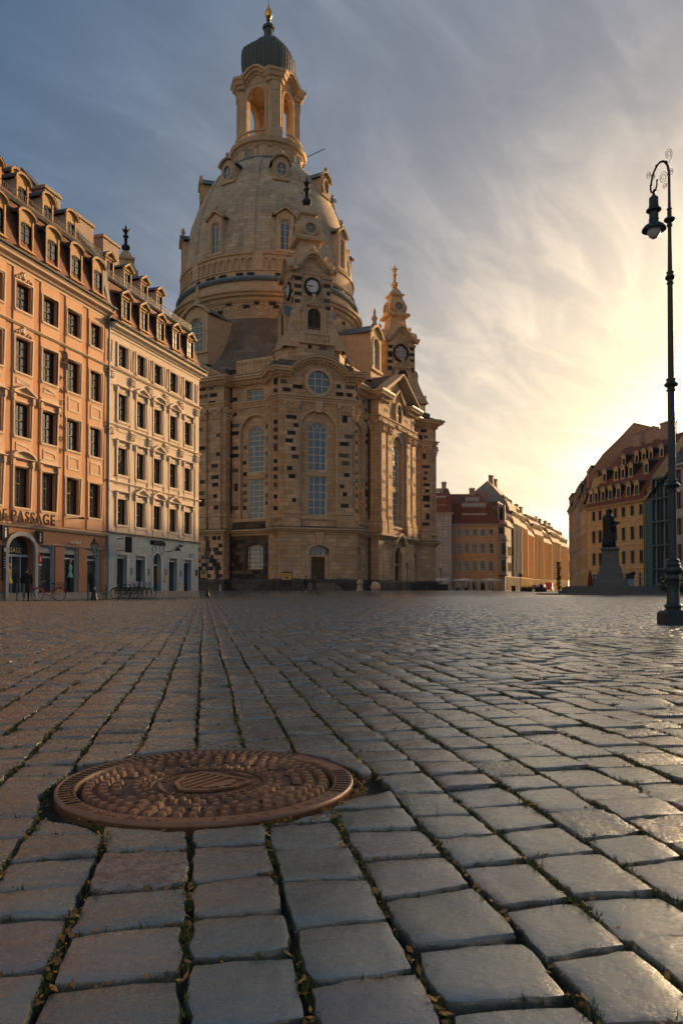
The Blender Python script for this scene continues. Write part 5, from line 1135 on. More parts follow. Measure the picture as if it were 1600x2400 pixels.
# ---------------------------------------------------------------- buildings right and behind
m_ochre = mat('yellow_render', (.66, .47, .24), .9, var=.14, streak=.12)
m_ochret = mat('pale_yellow_trim', (.62, .46, .24), .85, var=.1)
m_rwin = mat('window_trim_white', (.50, .47, .42), .8)
def simple_house(name, label, O, ang, Wd, D, wallm, trimm, cols, rows, eave, roof, z0=-.3, ww=1.05, ground=None, sashm=None, dorm=None, chim=(), courses=(), roofm=None, hipL=0, hipR=0, side=None, group=None, gz=3.6, sash_rows=3, holes_extra=(), corn=.45, heads=None, shade_strips=False):
    """front runs along local x from 0 to Wd, roof = (break setback, break z, ridge setback, ridge z)"""
    M = Matrix.Translation(O) @ Matrix.Rotation(ang, 4, 'Z'); h = empty(name, label, 'building', O, ang, group)
    holes = [(c - ww/2, c + ww/2, z, z + q) for c in cols for z, q in rows] + list(holes_extra)
    gh = []
    if ground: gh = [(c - g/2, c + g/2, .1, zt) for c, g, zt in ground]; holes = holes + gh
    b = MB(); b.wall(0, Wd, z0, eave, holes, .2)
    for x in (0, Wd): b.quad((x, 0, z0), (x, D, z0), (x, D, eave), (x, 0, eave))
    b.quad((0, D, z0), (Wd, D, z0), (Wd, D, eave), (0, D, eave))
    if side:
        sx = Wd if side[0] > 0 else 0
    b.build('wall', wallm, h)
    for ci, c in enumerate(cols):
        for ri, (z, q) in enumerate(rows):
            window(h, None, c, z, ww, q, trimm, 2, sash_rows, recess=.16, sw=.13, sill=.1, msash=sashm or m_sash_white, bar=.05, head=(heads or {}).get((ci, ri)))
    for (a, b_, z_, zt) in gh:
        s = MB(); s.band([(a, z_), (a, zt), (b_, zt), (b_, z_)], -.06, .1, -.05, .15); s.box(a, b_, .1, .14, zt - .6, zt - .52); o = s.build('shop_window', trimm, h)
        MB().quad((a, .16, z_), (b_, .16, z_), (b_, .16, zt), (a, .16, zt)).build('pane', m_glass, o)
    MB().sweep(cornice_prof(eave - .3, .45, corn), [(0, D), (0, 0), (Wd, 0), (Wd, D)], False).build('cornice', trimm, h)
    for z in courses: MB().sweep(string_prof(z, .14, .1), [(0, 0), (Wd, 0)], False).build('string_course', trimm, h)
    if shade_strips:
        for i in range(len(cols) + 1): x = min(Wd - .2, max(.2, Wd * i / len(cols))); MB().box(x - .18, x + .18, -.42, 0, 3.4, eave - .3).build('pilaster', wallm, h)  # added strips, deep enough that their shaded sides draw dark upright lines
    sb, zb, sr, zr = roof; rf = MB(); e = -corn
    A = [(0 - (0 if not hipL else -e*0), e, eave + .15)]
    L0, L1, L2 = (0, hipL and sb or 0, hipL); R0, R1, R2 = (Wd, Wd - (hipR and sb or 0), Wd - hipR)
    rf.quad((L0 + (e if hipL else 0), e, eave + .12), (R0 - (e if hipR else 0), e, eave + .12), (R1, sb, zb), (L1, sb, zb)); rf.quad((L1, sb, zb), (R1, sb, zb), (R2, sr, zr), (L2, sr, zr))
    rf.quad((R2, sr, zr), (L2, sr, zr), (L1, D, zb), (R1, D, zb))
    for s_, (p0, p1, p2, hp) in ((0, (L0, L1, L2, hipL)), (1, (R0, R1, R2, hipR))):
        if hp:
            ee = e if s_ == 0 else -e
            rf.quad((p0 + ee, e, eave + .12), (p1, sb, zb), (p1, D, zb), (p0 + ee, D, eave + .12)); rf.add([(p1, sb, zb), (p2, sr, zr), (p1, D, zb)], [(0, 1, 2)])
        else:
            g = MB(); g.poly([(p0, 0, eave), (p0, sb, zb), (p0, sr, zr), (p0, D, zb), (p0, D, eave)]); g.build('gable_wall', wallm, h)
    rf.build('roof', roofm or m_tile_d, h)
    for d in (dorm or ()):
        (xs, y, z, w, hh, st, back) = d
        for x in xs: dormer(h, None, x, y, z, w, hh, st, [trimm, m_lead, m_lead], back, msash=sashm or m_sash_white, fw=.18)
    for (x, y, z, zt, sx, sy) in chim: chimney(h, None, x, y, z, zt, sx, sy)
    return h, M
def right_side():
    YO = Vector((40.25, 125.7, 0)); YA = R(-73.56)
    cols = [1.75, 3.45, 5.4, 7.3, 9.3, 11.4, 13.4]
    h, M = simple_house('yellow_townhouse', 'ochre yellow townhouse with three rows of pale dormers behind the statue', YO, YA, 14.3, 14, m_ochre, m_ochret, cols,
        [(4.25, 1.95), (7.85, 1.95), (11.45, 1.5)], 13.45, (1.25, 16.9, 7.2, 24.0), ww=.92, ground=[(2.5, 2.6, 2.9), (6.4, 2.2, 2.9), (10.6, 2.4, 2.9), (13.2, 1.1, 2.9)],
        dorm=[([1.1, 2.5, 4.3, 6.2, 8.2, 10.6, 12.5], -.05, 14.5, .75, 1.4, 'arch', 1.3), ([2.0, 5.0, 6.7, 8.6, 12.2], 1.9, 17.9, .7, 1.25, 'arch', 1.6), ([4.1, 7.3, 9.0, 10.6, 13.0], 4.0, 20.3, .6, 1.1, 'arch', 1.4)],
        chim=[(3.6, 7.4, 22.5, 25.9, 1.8, 1.1), (6.6, 7.4, 22.5, 26.1, 1.8, 1.1), (10.4, 7.4, 22.5, 26.2, 2.2, 1.2)], courses=(3.4, 7.0, 10.7), heads={(2, 0): 'seg', (2, 1): 'tri'}, sashm=m_sash_dark, corn=.5)
    for c in cols:
        for z in (6.75, 10.3): MB().box(c - .5, c + .5, -.04, 0, z, z + .75).build('apron_panel', m_ochret, h)
    MB().tube([(14.2, -.15, 0), (14.2, -.15, 13.2)], .07, 6).build('downpipe', m_lead, h)
    # big brown gable of the street house behind
    g = empty('brown_gable_house', 'large house whose plain brown gable wall rises behind the yellow roof', 'building', (0, 0, 0))
    b = MB(); P = [(41.3, 129.5, 0), (41.6, 129.5, 17.0), (41.8, 129.5, 20.0), (44.2, 129.6, 23.2), (46.8, 129.8, 25.7), (49.6, 130, 28.6), (55.2, 131, 27.6), (60, 132, 25.5), (60, 132, 0)]
    b.poly(P); off = Vector((3.2, 14.5, 0)); Q = [tuple(Vector(p) + off) for p in P]; b.poly(Q[::-1]); n = len(P)
    for i in (0, 1, 6, 7, 8): b.quad(P[i], P[(i+1) % n], Q[(i+1) % n], Q[i])
    b.build('gable_wall', mat('brown_render', (.50, .29, .18), .9, var=.12, streak=.1), g)
    rf = MB()
    for i in (1, 2, 3, 4, 5, 6): rf.quad(*[tuple(Vector(p) + Vector((-.02, -.15 if p in P else 0, .12))) for p in (P[i], P[i+1], Q[i+1], Q[i])])
    rf.build('roof', m_tile_d, g)
    # street row receding behind, facades facing the street on their left
    S0 = Vector((40.1, 126.0, 0)); az = math.atan2(.215, .977); ang = R(90) - az    # local x runs away along the street
    # front of these houses looks left, so local x must run towards the viewer
    ang = math.atan2(-.977, -.215); segs = [(9.5, 14.2, 18.5, 20.6, m_ochre, m_ochret, 'ochre'), (9, 16.2, 20.8, 23.0, mat('pale_grey_render', (.40, .37, .32), .9, var=.15), mat('grey_trim', (.45, .42, .37), .85), 'pale grey'), (9, 16.0, 20.0, 22.0, mat('sand_render', (.46, .36, .24), .9, var=.15), m_ochret, 'sand coloured'), (10, 16.8, 20.5, 22.5, mat('pink_render', (.42, .24, .18), .9, var=.15), mat('grey_trim', (.45, .42, .37), .85), 'dusky pink'), (13, 17.5, 21.5, 24.0, mat('sand_render', (.46, .36, .24), .9, var=.15), m_ochret, 'buff'), (13, 17.5, 21.5, 24.0, mat('brown_render', (.50, .29, .18), .9, var=.12, streak=.1), m_ochret, 'brown')]
    s = .0; lab = {'ochre': 'narrow ochre house side at the near corner of the street on the right', 'pale grey': 'pale grey house second along the right side of the street', 'sand coloured': 'sand coloured house third along the right side of the street', 'dusky pink': 'dusky pink house fourth along the right street side', 'buff': 'buff house fifth along the right side of the street', 'brown': 'brownish house at the far end of the right street side'}
    for (L_, ev, zb, zr, wm, tm, nm) in segs:
        s += L_; O = S0 + Vector((.215, .977, 0)) * min(s, 37.5) + Vector((.296, .955, 0)) * max(0, s - 37.5); nc = int(L_ / 2.1)
        simple_house(nm.replace(' ', '_').replace('coloured', 'stone') + '_street_house', lab[nm], O, ang, L_ - .05, 12, wm, tm, [L_ * (i + .5) / nc for i in range(nc)], [(4.4 + 3.5 * j, 1.8) for j in range(int((ev - 4.4) / 3.4))], ev, (1.2, zb, 6, zr), ww=1.0,
            dorm=[([L_ * (i + .5) / nc for i in range(nc)], .1, ev + .9, .7, 1.3, 'tri', 1.3), ([L_ * (i + .5) / nc for i in range(nc)], 1.9, zb + .3, .6, .9, 'flat', 1.6)], courses=(3.9, 7.4, 11.0), chim=[(L_ * .4, 6, zr - 1, zr + 1.6, 1.6, .9)], ground=[(L_ * (i + .5) / nc, 1.4, 3.1) for i in range(nc)])
    # teal glass house and white house at the frame edge
    T = Vector((44.3, 112, 0)) ; tx = Vector((math.cos(YA), math.sin(YA), 0))
    t = empty('teal_glass_house', 'modern teal panelled house with dark glass bays behind the lamp post', 'building', T, YA)
    m_teal = mat('teal_panel', (.035, .13, .145), .4, var=.15); m_steel = mat('steel_mullion', (.08, .11, .11), .4, metal=.4)
    MB().box(.03, 1.45, 0, 12, -.3, 13.3).build('teal_wall', m_teal, t)
    b = MB(); b.box(1.45, 5.0, .3, 12, -.3, 16.4); b.build('glass_wall', m_glass, t)
    b = MB()
    for z in (3.3, 6.7, 10.1, 13.4, 16.3): b.box(1.45, 5.0, -.02, .32, z - .14, z + .14)
    for x in (1.5, 2.5, 3.2, 4.2, 4.95): b.box(x - .05, x + .05, .0, .32, 0, 16.4)
    b.build('mullion_frame', m_steel, t)
    for j, z in enumerate((.4, 3.6, 7.0, 10.4, 13.7)):
        for i, x in enumerate((1.6, 2.58, 3.3, 4.28)): MB().quad((x, .26, z), (x + .62, .26, z), (x + .62, .27, z + 2.3), (x, .27, z + 2.3)).build('glass_panel', m_glassb if (i + j) % 3 == 0 else m_glass, t)
    b = MB(); b.quad((.03, -.2, 13.4), (5.0, -.2, 16.5), (5.0, 7.5, 21.5), (.03, 7.5, 21.5)); b.build('glass_roof', m_zinc, t); b = MB(); b.poly([(0, .2, 13.3), (0, 7, 21.0), (0, 7, 13.3)]); b.quad((-.2, -.3, 13.5), (.35, -.3, 13.5), (.35, 7.4, 22.0), (-.2, 7.4, 22.0)); b.build('roof_edge', m_ochret, t)
    for z in (3.2, 6.6, 10.0): MB().box(.03, 1.45, -.012, 0, z, z + .03).build('panel_joint', m_iron, t)
    wO = T + tx * 5.05; w = empty('white_stone_house', 'pale stone modern house with dark red window frames at the right edge', 'building', wO, YA)
    m_ws = mat('pale_stone_panels', (.42, .43, .43), .8, brick=(1.6, 1.15, .03, .06, (.15, .15, .15), .8)); m_dr = mat('dark_red_frame', (.09, .012, .015), .5)
    hs = [(1.2 + 3.2 * i, 2.5 + 3.2 * i, z, z + 2.3) for i in range(13) for z in (4.3, 7.9, 11.5, 14.6)] + [(1.0 + 3.2 * i, 3.2 + 3.2 * i, .1, 3.0) for i in range(13)]
    b = MB(); b.wall(0, 44, -.3, 17.6, hs, .3); b.quad((44, 0, -.3), (44, 14, -.3), (44, 14, 17.6), (44, 0, 17.6)); b.quad((0, 14, -.3), (44, 14, -.3), (44, 14, 17.6), (0, 14, 17.6)); b.quad((0, 0, -.3), (0, 14, -.3), (0, 14, 17.6), (0, 0, 17.6)); b.build('wall', m_ws, w)
    fr = MB().band([(0, 0), (1.3, 0), (1.3, 2.3), (0, 2.3)], -.02, .12, .05, .2, closed=True).box(.6, .7, .1, .2, 0, 2.3).mesh('window', m_dr); gl = MB().quad((0, .2, 0), (1.3, .2, 0), (1.3, .2, 2.3), (0, .2, 2.3)).mesh('pane', m_glass)
    for (a, b_, z0, z1) in hs:
        if z0 > 1: o = obj('window', fr, w, loc=(a, 0, z0)); obj('pane', gl, o)
        else: MB().quad((a, .25, z0), (b_, .25, z0), (b_, .25, z1), (a, .25, z1)).build('shop_pane', m_glass, w)
    b = MB(); m_sl = mat('slate_roof', (.055, .075, .09), .6, brick=(.6, .45, .02, .3, (.02, .02, .02), .8))
    b.quad((-.3, -.3, 17.6), (44.3, -.3, 17.6), (44.3, 3.0, 21.0), (-.3, 3.0, 21.0)); b.quad((-.3, 3.0, 21.0), (44.3, 3.0, 21.0), (44.3, 7.5, 23.2), (-.3, 7.5, 23.2)); b.quad((-.3, 7.5, 23.2), (44.3, 7.5, 23.2), (44.3, 14.3, 17.6), (-.3, 14.3, 17.6)); b.poly([(-.28, 0, 17.6), (-.28, 3, 21), (-.28, 7.5, 23.2), (-.28, 14, 17.6)]); b.poly([(44.28, 0, 17.6), (44.28, 3, 21), (44.28, 7.5, 23.2), (44.28, 14, 17.6)]); b.build('roof', m_sl, w)
    MB().box(-.1, 44.1, -.35, 0, 17.4, 17.7).build('cornice', m_ws, w)
    # orange corner house
    m_or = mat('orange_render', (.54, .32, .18), .9, var=.12, streak=.1); m_ort = mat('light_orange_render', (.60, .36, .17), .85, var=.1)
    cols = [1.4, 3.15, 4.85, 6.55, 8.35]
    h, M = simple_house('orange_corner_house', 'orange townhouse with hipped red roof and bay corner beyond the cafe parasols', (23.75, 165, 0), 0, 9.8, 16, m_or, m_rwin, cols, [(4.4, 2.05), (8.2, 2.0), (11.85, 1.45)], 14.3, (1.1, 18.9, 5.6, 21.6), ww=.95, ground=[(1.4, 1.2, 2.6), (3.15, 1.2, 2.6), (4.85, 1.2, 2.6), (6.55, 1.2, 2.6), (8.35, 1.2, 2.6)], courses=(3.45, 7.15, 10.95), hipR=3.0, chim=[(5.2, 5.2, 20.5, 22.8, 1.1, .8), (8.5, 6.5, 19, 22.2, 1.1, .8)], sashm=m_sash_dark, heads={(c, r): ('key', 'seg', 'tri')[r] for c in (1, 2, 3) for r in (0, 1)})
    for c in (1, 2, 3):
        for z0, z1 in ((6.6, 8.05), (10.35, 11.7)): MB().box(cols[c] - .55, cols[c] + .55, -.05, 0, z0, z1).build('apron_panel', m_ort, h)
    for z, n_, w_, y in ((15.2, 5, 5.2, .25), (17.5, 5, 5.3, .9), (19.4, 3, 2.9, 2.2)):
        b = MB(); x0 = 4.85 - w_/2; hh = 1.25 if z < 19 else .8; b.box(x0, x0 + w_, y, y + 2.5, z, z + hh + .25); b.box(x0 - .1, x0 + w_ + .1, y - .15, y + 2.6, z + hh + .25, z + hh + .33); o = b.build('dormer', m_rwin, h)
        for i in range(n_): xx = x0 + w_ * (i + .5) / n_; g = MB(); g.quad((xx - .4, y - .02, z + .2), (xx + .4, y - .02, z + .2), (xx + .4, y - .02, z + hh), (xx - .4, y - .02, z + hh)); g.build('pane', m_glass, o); b = MB(); b.box(xx - .03, xx + .03, y - .06, y - .02, z + .2, z + hh); b.box(xx - .4, xx + .4, y - .06, y - .02, z + .65, z + .7); b.build('glazing_bars', m_sash_white, o)
    # chamfered corner with bay windows
    b = MB(); b.prism([(9.8, -.0), (10.3, -.35), (11.6, -.1), (12.1, .9), (11.9, 2.0), (9.8, 2.0)], 3.3, 12.0); b.prism([(9.8, 0), (11.4, .2), (11.8, 1.5), (9.8, 2)], -.3, 18.6); b.sweep(string_prof(14.2, .3, .3), [(9.8, 0), (11.4, .2), (11.8, 1.5)], False)
    for z in (3.3, 7.1, 10.9): b.sweep(string_prof(z, .3, .2), [(9.8, -.02), (10.3, -.37), (11.6, -.12), (12.1, .9)], False)
    bay = b.build('corner_bay', mat('grey_stone_bay', (.32, .29, .25), .85, var=.2), h)
    for z in (4.3, 8.0): g = MB(); g.box(10.45, 11.4, -.30, -.2, z, z + 2.3); q = g.build('pane', m_glass, bay); q.rotation_euler = (0, 0, 0)
    MB().quad((10.1, -.02, 12.3), (11.1, .12, 12.3), (11.1, .12, 13.8), (10.1, -.02, 13.8)).build('pane', m_glass, bay); MB().quad((10.2, -.02, 15.3), (11.0, .1, 15.3), (11.0, .1, 18), (10.2, -.02, 18)).build('pane', m_glass, bay)
    # grey house left of it
    h, M = simple_house('grey_rococo_house', 'pale grey townhouse with red mansard between church and orange corner house', (12.0, 161, 0), 0, 11.1, 12, mat('pale_grey_blue_render', (.34, .36, .38), .9, var=.12), m_rwin, [1.2 + 2.05 * i for i in range(5)], [(4.2, 1.95), (7.95, 1.85), (11.45, 1.5), (14.45, 1.4)], 16.3, (1.1, 20.2, 5.2, 22.3), ww=.9, courses=(3.5, 13.6), chim=[(10.2, 5.2, 21.5, 23.6, .9, .8)], ground=[(1.2 + 2.05 * i, 1.2, 2.6) for i in range(5)])
    for z, n_, w_, y in ((17.1, 4, 3.6, .25), (19.0, 4, 3.6, .9), (20.7, 3, 3.2, 2.6)):
        for x0 in (6.4, 1.5):
            b = MB(); b.box(x0, x0 + w_, y, y + 2.5, z, z + 1.1); o = b.build('dormer', m_rwin, h)
            for i in range(n_): xx = x0 + w_ * (i + .5) / n_; MB().quad((xx - .32, y - .02, z + .15), (xx + .32, y - .02, z + .15), (xx + .32, y - .02, z + .95), (xx - .32, y - .02, z + .95)).build('pane', m_glass, o)
    # street row on the left side, running away to the sun-lit end
    d = Vector((.36, .933, 0)).normalized(); ang = math.atan2(d.y, d.x); p = Vector((35.6, 166.5, 0))
    specs = [(9, 14.2, 18.0, 20.0, mat('grey_stone_render', (.33, .30, .26), .9, var=.2), 'ornate grey stone house just round the corner of the orange house'), (13, 15.5, 20.5, 25.5, mat('blue_grey_house_render', (.25, .28, .30), .9, var=.15), 'blue-grey house with tall plain gable and bays in the side street'), (11, 15.5, 19.5, 21.0, mat('golden_render', (.52, .27, .075), .9, var=.12), 'first sunlit golden house in the side street'), (13, 14.5, 18.5, 20.5, mat('golden_render', (.52, .27, .075), .9, var=.12), 'second sunlit golden house in the side street'), (14, 15.5, 19.5, 22.5, mat('sandy_render', (.44, .27, .12), .9, var=.12), 'sandy house with two chimneys farther along the side street'), (14, 14.0, 18, 20.5, mat('golden_render', (.52, .27, .075), .9, var=.12), 'third golden house deep in the side street'), (16, 15, 19, 21.5, mat('sandy_render', (.44, .27, .12), .9, var=.12), 'sandy house near the far end of the side street'), (18, 14.5, 18.5, 21.5, mat('golden_render', (.52, .27, .075), .9, var=.12), 'farthest golden house closing the view down the side street')]
    for i, (L_, ev, zb, zr, wm, lab) in enumerate(specs):
        nc = int(L_ / 2.0); bend = d if i < 4 else Vector((.42, .907, 0)).normalized(); ag = math.atan2(bend.y, bend.x)
        simple_house('side_street_house', lab, p, ag, L_ - .05, 12, wm, m_ochret if i > 1 else mat('grey_trim', (.45, .42, .37), .85), [L_ * (j + .5) / nc for j in range(nc)], [(4.4 + 3.5 * j, 1.9) for j in range(int((ev - 4.4) / 3.3))], ev, (1.2, zb, 5.5, zr), ww=1.0, sash_rows=2,
            dorm=[([L_ * (j + .5) / nc for j in range(nc)], .1, ev + .8, .8, 1.4, 'tri', 1.3), ([L_ * (j + .5) / nc for j in range(nc)], 1.8, zb + .3, .7, .9, 'flat', 1.5)], courses=(3.9, 7.4, 11.0), chim=[(L_ * .35, 5.5, zr - 1, zr + 1.8, 1.5, 1.0), (L_ * .75, 5.5, zr - 1, zr + 1.6, 1.5, 1.0)], ground=[(L_ * (j + .5) / nc, 1.4, 3.1) for j in range(nc)], group='houses along the side street', shade_strips=i > 0, sashm=m_sash_dark)
        p = p + bend * L_
right_side()
# ---------------------------------------------------------------- manhole cover
def manhole():
    m_rust_shaded = mat('shade_darkened_rusty_iron', (.12, .048, .022), .65, metal=.0, var=.45, vscale=14, bump=.5, bscale=120, rvar=.12)  # rust colour, darkened further to stand in for shade between the studs
    m_worn = mat('worn_cast_iron', (.32, .165, .09), .42, metal=.2, var=.4, vscale=20, bump=.12, bscale=160)
    t = empty('manhole_cover', 'round rusty cast iron manhole cover with rings of raised studs and a shield', 'manhole cover', (MHC.x, MHC.y, 0))
    r = .374; z = .004
    MB().lathe([(r * .86, -.05), (r * .862, z - .010), (r * .875, z + .001), (r * .985, z + .001), (r, z - .004), (r + .001, -.05)], 96).build('frame', mat('frame_iron', (.24, .11, .06), .5, metal=.1, var=.4, vscale=14, bump=.4, bscale=120), t, smooth=35); MB().lathe([(r * .982, z + .001), (r * .99, z + .003), (r * 1.0, z + .001), (r * 1.001, z - .006)], 96).build('rim', m_worn, t, smooth=60)
    MB().lathe([(0, z - .0095), (r * .38, z - .0095), (r * .385, z - .005), (r * .40, z - .005), (r * .405, z - .0095), (r * .835, z - .0095), (r * .84, z - .03), (r * .87, z - .03)], 96).build('plate', m_rust_shaded, t, smooth=35)
    def stud(w, d, hh): 
        b = MB(); b.taper(-w/2, w/2, -d/2, d/2, 0, -w/2 * .62, w/2 * .62, -d/2 * .66, d/2 * .66, hh); return b.mesh('stud', [m_worn])
    rings = [(.795, 54, .019, .024, .013, 0), (.70, 48, .019, .024, .013, .5), (.61, 32, .021, .024, .013, .25), (.485, 34, .016, .017, .009, 0), (.43, 30, .015, .016, .009, .5)]
    for rr, n, w, d, hh, ph in rings:
        me = stud(w, d, hh)
        for i in range(n):
            if rr == .61 and i % 4 == 3: continue
            a = 2 * math.pi * (i + ph) / n; obj('stud', me, t, loc=(r * rr * math.cos(a), r * rr * math.sin(a), z - .0095), rz=a + math.pi / 2)
    hm = MB().lathe([(.0, .0004), (.021, .0004)], 16, sx=1, sy=.62).mesh('vent_hole', mat('hole_black', (.003, .003, .003), 1.))
    for i in range(16): a = 2 * math.pi * (i + .1) / 16; obj('vent_hole', hm, t, loc=(r * .60 * math.cos(a), r * .60 * math.sin(a), z - .0092), rz=a + math.pi/2)
    sl = MB(); sl.box(-.0035, .0035, -.017, .017, 0, .0012); sl = sl.mesh('slot', mat('hole_black', (.003, .003, .003), 1.))
    for i in range(62):
        a = R(-18 + 236 * i / 61)
        if 18 < math.degrees(a) < 52: continue
        obj('slot', sl, t, loc=(r * .93 * math.cos(a), r * .93 * math.sin(a), z + .0012), rz=a + math.pi/2)
    # raised lettering round the ring and the emblem
    def ring_text(s, a0, a1, rr, size, inside=True):
        for i, c in enumerate(s):
            if c == ' ': continue
            a = R(a0 + (a1 - a0) * i / max(1, len(s) - 1)); cu = bpy.data.curves.new('letter', 'FONT'); cu.body = c; cu.size = size; cu.extrude = .0014; cu.offset = .0005; cu.align_x = 'CENTER'; cu.resolution_u = 2
            tmp = bpy.data.objects.new('tmp', cu); me = bpy.data.meshes.new_from_object(tmp); bpy.data.objects.remove(tmp); bpy.data.curves.remove(cu); me.materials.clear(); me.materials.append(m_worn)
            obj('letter', me, t, loc=(rr * math.cos(a), rr * math.sin(a), z + .001 if rr > r * .8 else z - .0075), rz=a + math.pi/2)
    ring_text('GULLYDECK BEGU D400 EN124', 192, 262, r * .945, .022); ring_text('D400 EN124', 282, 340, r * .945, .020); ring_text('DIN 4271', 38, 20, r * .90, .018)
    ring_text('WAPPEN', 128, 168, r * .335, .022); ring_text('STADT DRESDEN', 235, 355, r * .345, .022)
    q = z - .010; rot = Matrix.Rotation(R(-33), 4, 'Z'); sh = [(-.085, .07), (.085, .07), (.088, .0), (.06, -.055), (0, -.098), (-.06, -.055), (-.088, 0)]
    b = MB(); b.M = Matrix.Translation((0, 0, z - .0095)) @ rot
    b.prism([(x, y) for x, y in sh][::-1], 0, .003)
    b.build('shield', m_worn, t)
    for i in range(len(sh)):
        a, c = Vector(sh[i]), Vector(sh[(i+1) % 7]); n_ = (c - a).normalized(); o_ = Vector((-n_.y, n_.x)) * .005
        b = MB(); b.M = Matrix.Translation((0, 0, z - .0065)) @ rot; b.prism([tuple(a - o_), tuple(c - o_), tuple(c + o_), tuple(a + o_)], 0, .005); b.build('shield_rim', m_worn, t)
    for i in range(4):
        x = -.070 + .024 * i; b = MB(); b.M = Matrix.Translation((0, 0, z - .0065)) @ rot; b.prism([(x, -.045 - .008 * i), (x + .010, -.05 - .008 * i), (x + .010, .062), (x, .062)], 0, .0045); b.build('shield_stripe', m_worn, t)
    b = MB(); b.M = Matrix.Translation((0, 0, z - .0065)) @ rot
    b.prism([(.015, -.05), (.03, -.02), (.02, .0), (.035, .015), (.028, .04), (.045, .058), (.06, .04), (.055, .02), (.075, .012), (.06, -.005), (.072, -.03), (.05, -.022), (.04, -.05)], 0, .0045); b.build('shield_lion', m_worn, t)
    for a0, a1 in ((178, 228), (30, 75)):
        A = [(r * .34 * math.cos(R(a0 + (a1-a0) * k / 8)), r * .34 * math.sin(R(a0 + (a1-a0) * k / 8))) for k in range(9)]; b = MB(); b.prism(A, z - .0095, z - .005); b.build('raised_segment', m_worn, t)
manhole()
# ---------------------------------------------------------------- moss and litter in the joints
def litter():
    r5 = random.Random(8); mo = MB(); lf = MB()
    near = [c for c in CELLS if c[0] < 5.5]
    for d, c in near:
        for e in range(4):
            a, b_ = c[e], c[(e+1) % 4]
            dens = (26 if e in (1, 3) else 8) * (1 if d < 3.2 else .5)
            for _ in range(int(dens * r5.random() * 1.5)):
                p = a.lerp(b_, r5.random()) + Vector((r5.gauss(0, .004), r5.gauss(0, .004)))
                if noise.noise(Vector((p.x * 5, p.y * 5, 3))) < -.05 and r5.random() < .8: continue
                if (p - MHC).length < MHR + .005: continue
                z = -.016 + r5.random() * .013
                if r5.random() < .62:
                    g = r5.uniform(.6, 1.5); mo.col = (.075 * g, .095 * g, .015 * g)
                    for k in range(4):
                        q = Vector((p.x + r5.gauss(0, .004), p.y + r5.gauss(0, .004), z)); h = r5.uniform(.006, .016); t = r5.random() * 6.28
                        mo.add([q, q + Vector((.003 * math.cos(t), .003 * math.sin(t), 0)), q + Vector((r5.gauss(0, .003), r5.gauss(0, .003), h))], [(0, 1, 2)])
                else:
                    g = r5.uniform(.6, 1.3); lf.col = (.30 * g, .15 * g, .04 * g); s = r5.uniform(.003, .009); t = r5.random() * 6.28; u = Vector((math.cos(t), math.sin(t), r5.gauss(0, .4))) * s; v = Vector((-math.sin(t), math.cos(t), r5.gauss(0, .4))) * s * .5
                    q = Vector((p.x, p.y, z + .008)); lf.add([q - u, q - v, q + u, q + v], [(0, 1, 2, 3)])
    for _ in range(420):      # amber litter caught round the right rim of the cover
        a = r5.gauss(R(-25), R(26)) if r5.random() < .7 else r5.random() * 6.28; rr = MHR + abs(r5.gauss(.012, .012)); g = r5.uniform(.5, 1.2); lf.col = (.30 * g, .13 * g, .02 * g) if abs(a) < 1.2 else (.10 * g, .06 * g, .02 * g)
        s = r5.uniform(.003, .009); t = r5.random() * 6.28; u = Vector((math.cos(t), math.sin(t), r5.gauss(0, .5))) * s; v = Vector((-math.sin(t), math.cos(t), r5.gauss(0, .5))) * s * .6
        q = Vector((MHC.x + rr * math.cos(a), MHC.y + rr * math.sin(a), -.014 + r5.random() * .010)); lf.add([q - u, q - v, q + u, q + v], [(0, 1, 2, 3)])
    mo.build('moss', mat('joint_moss', (1, 1, 1), .9, tint=True), None, kind='stuff'); lf.build('leaf_litter', mat('dry_leaf', (1, 1, 1), .8, tint=True), None, kind='stuff')
litter()
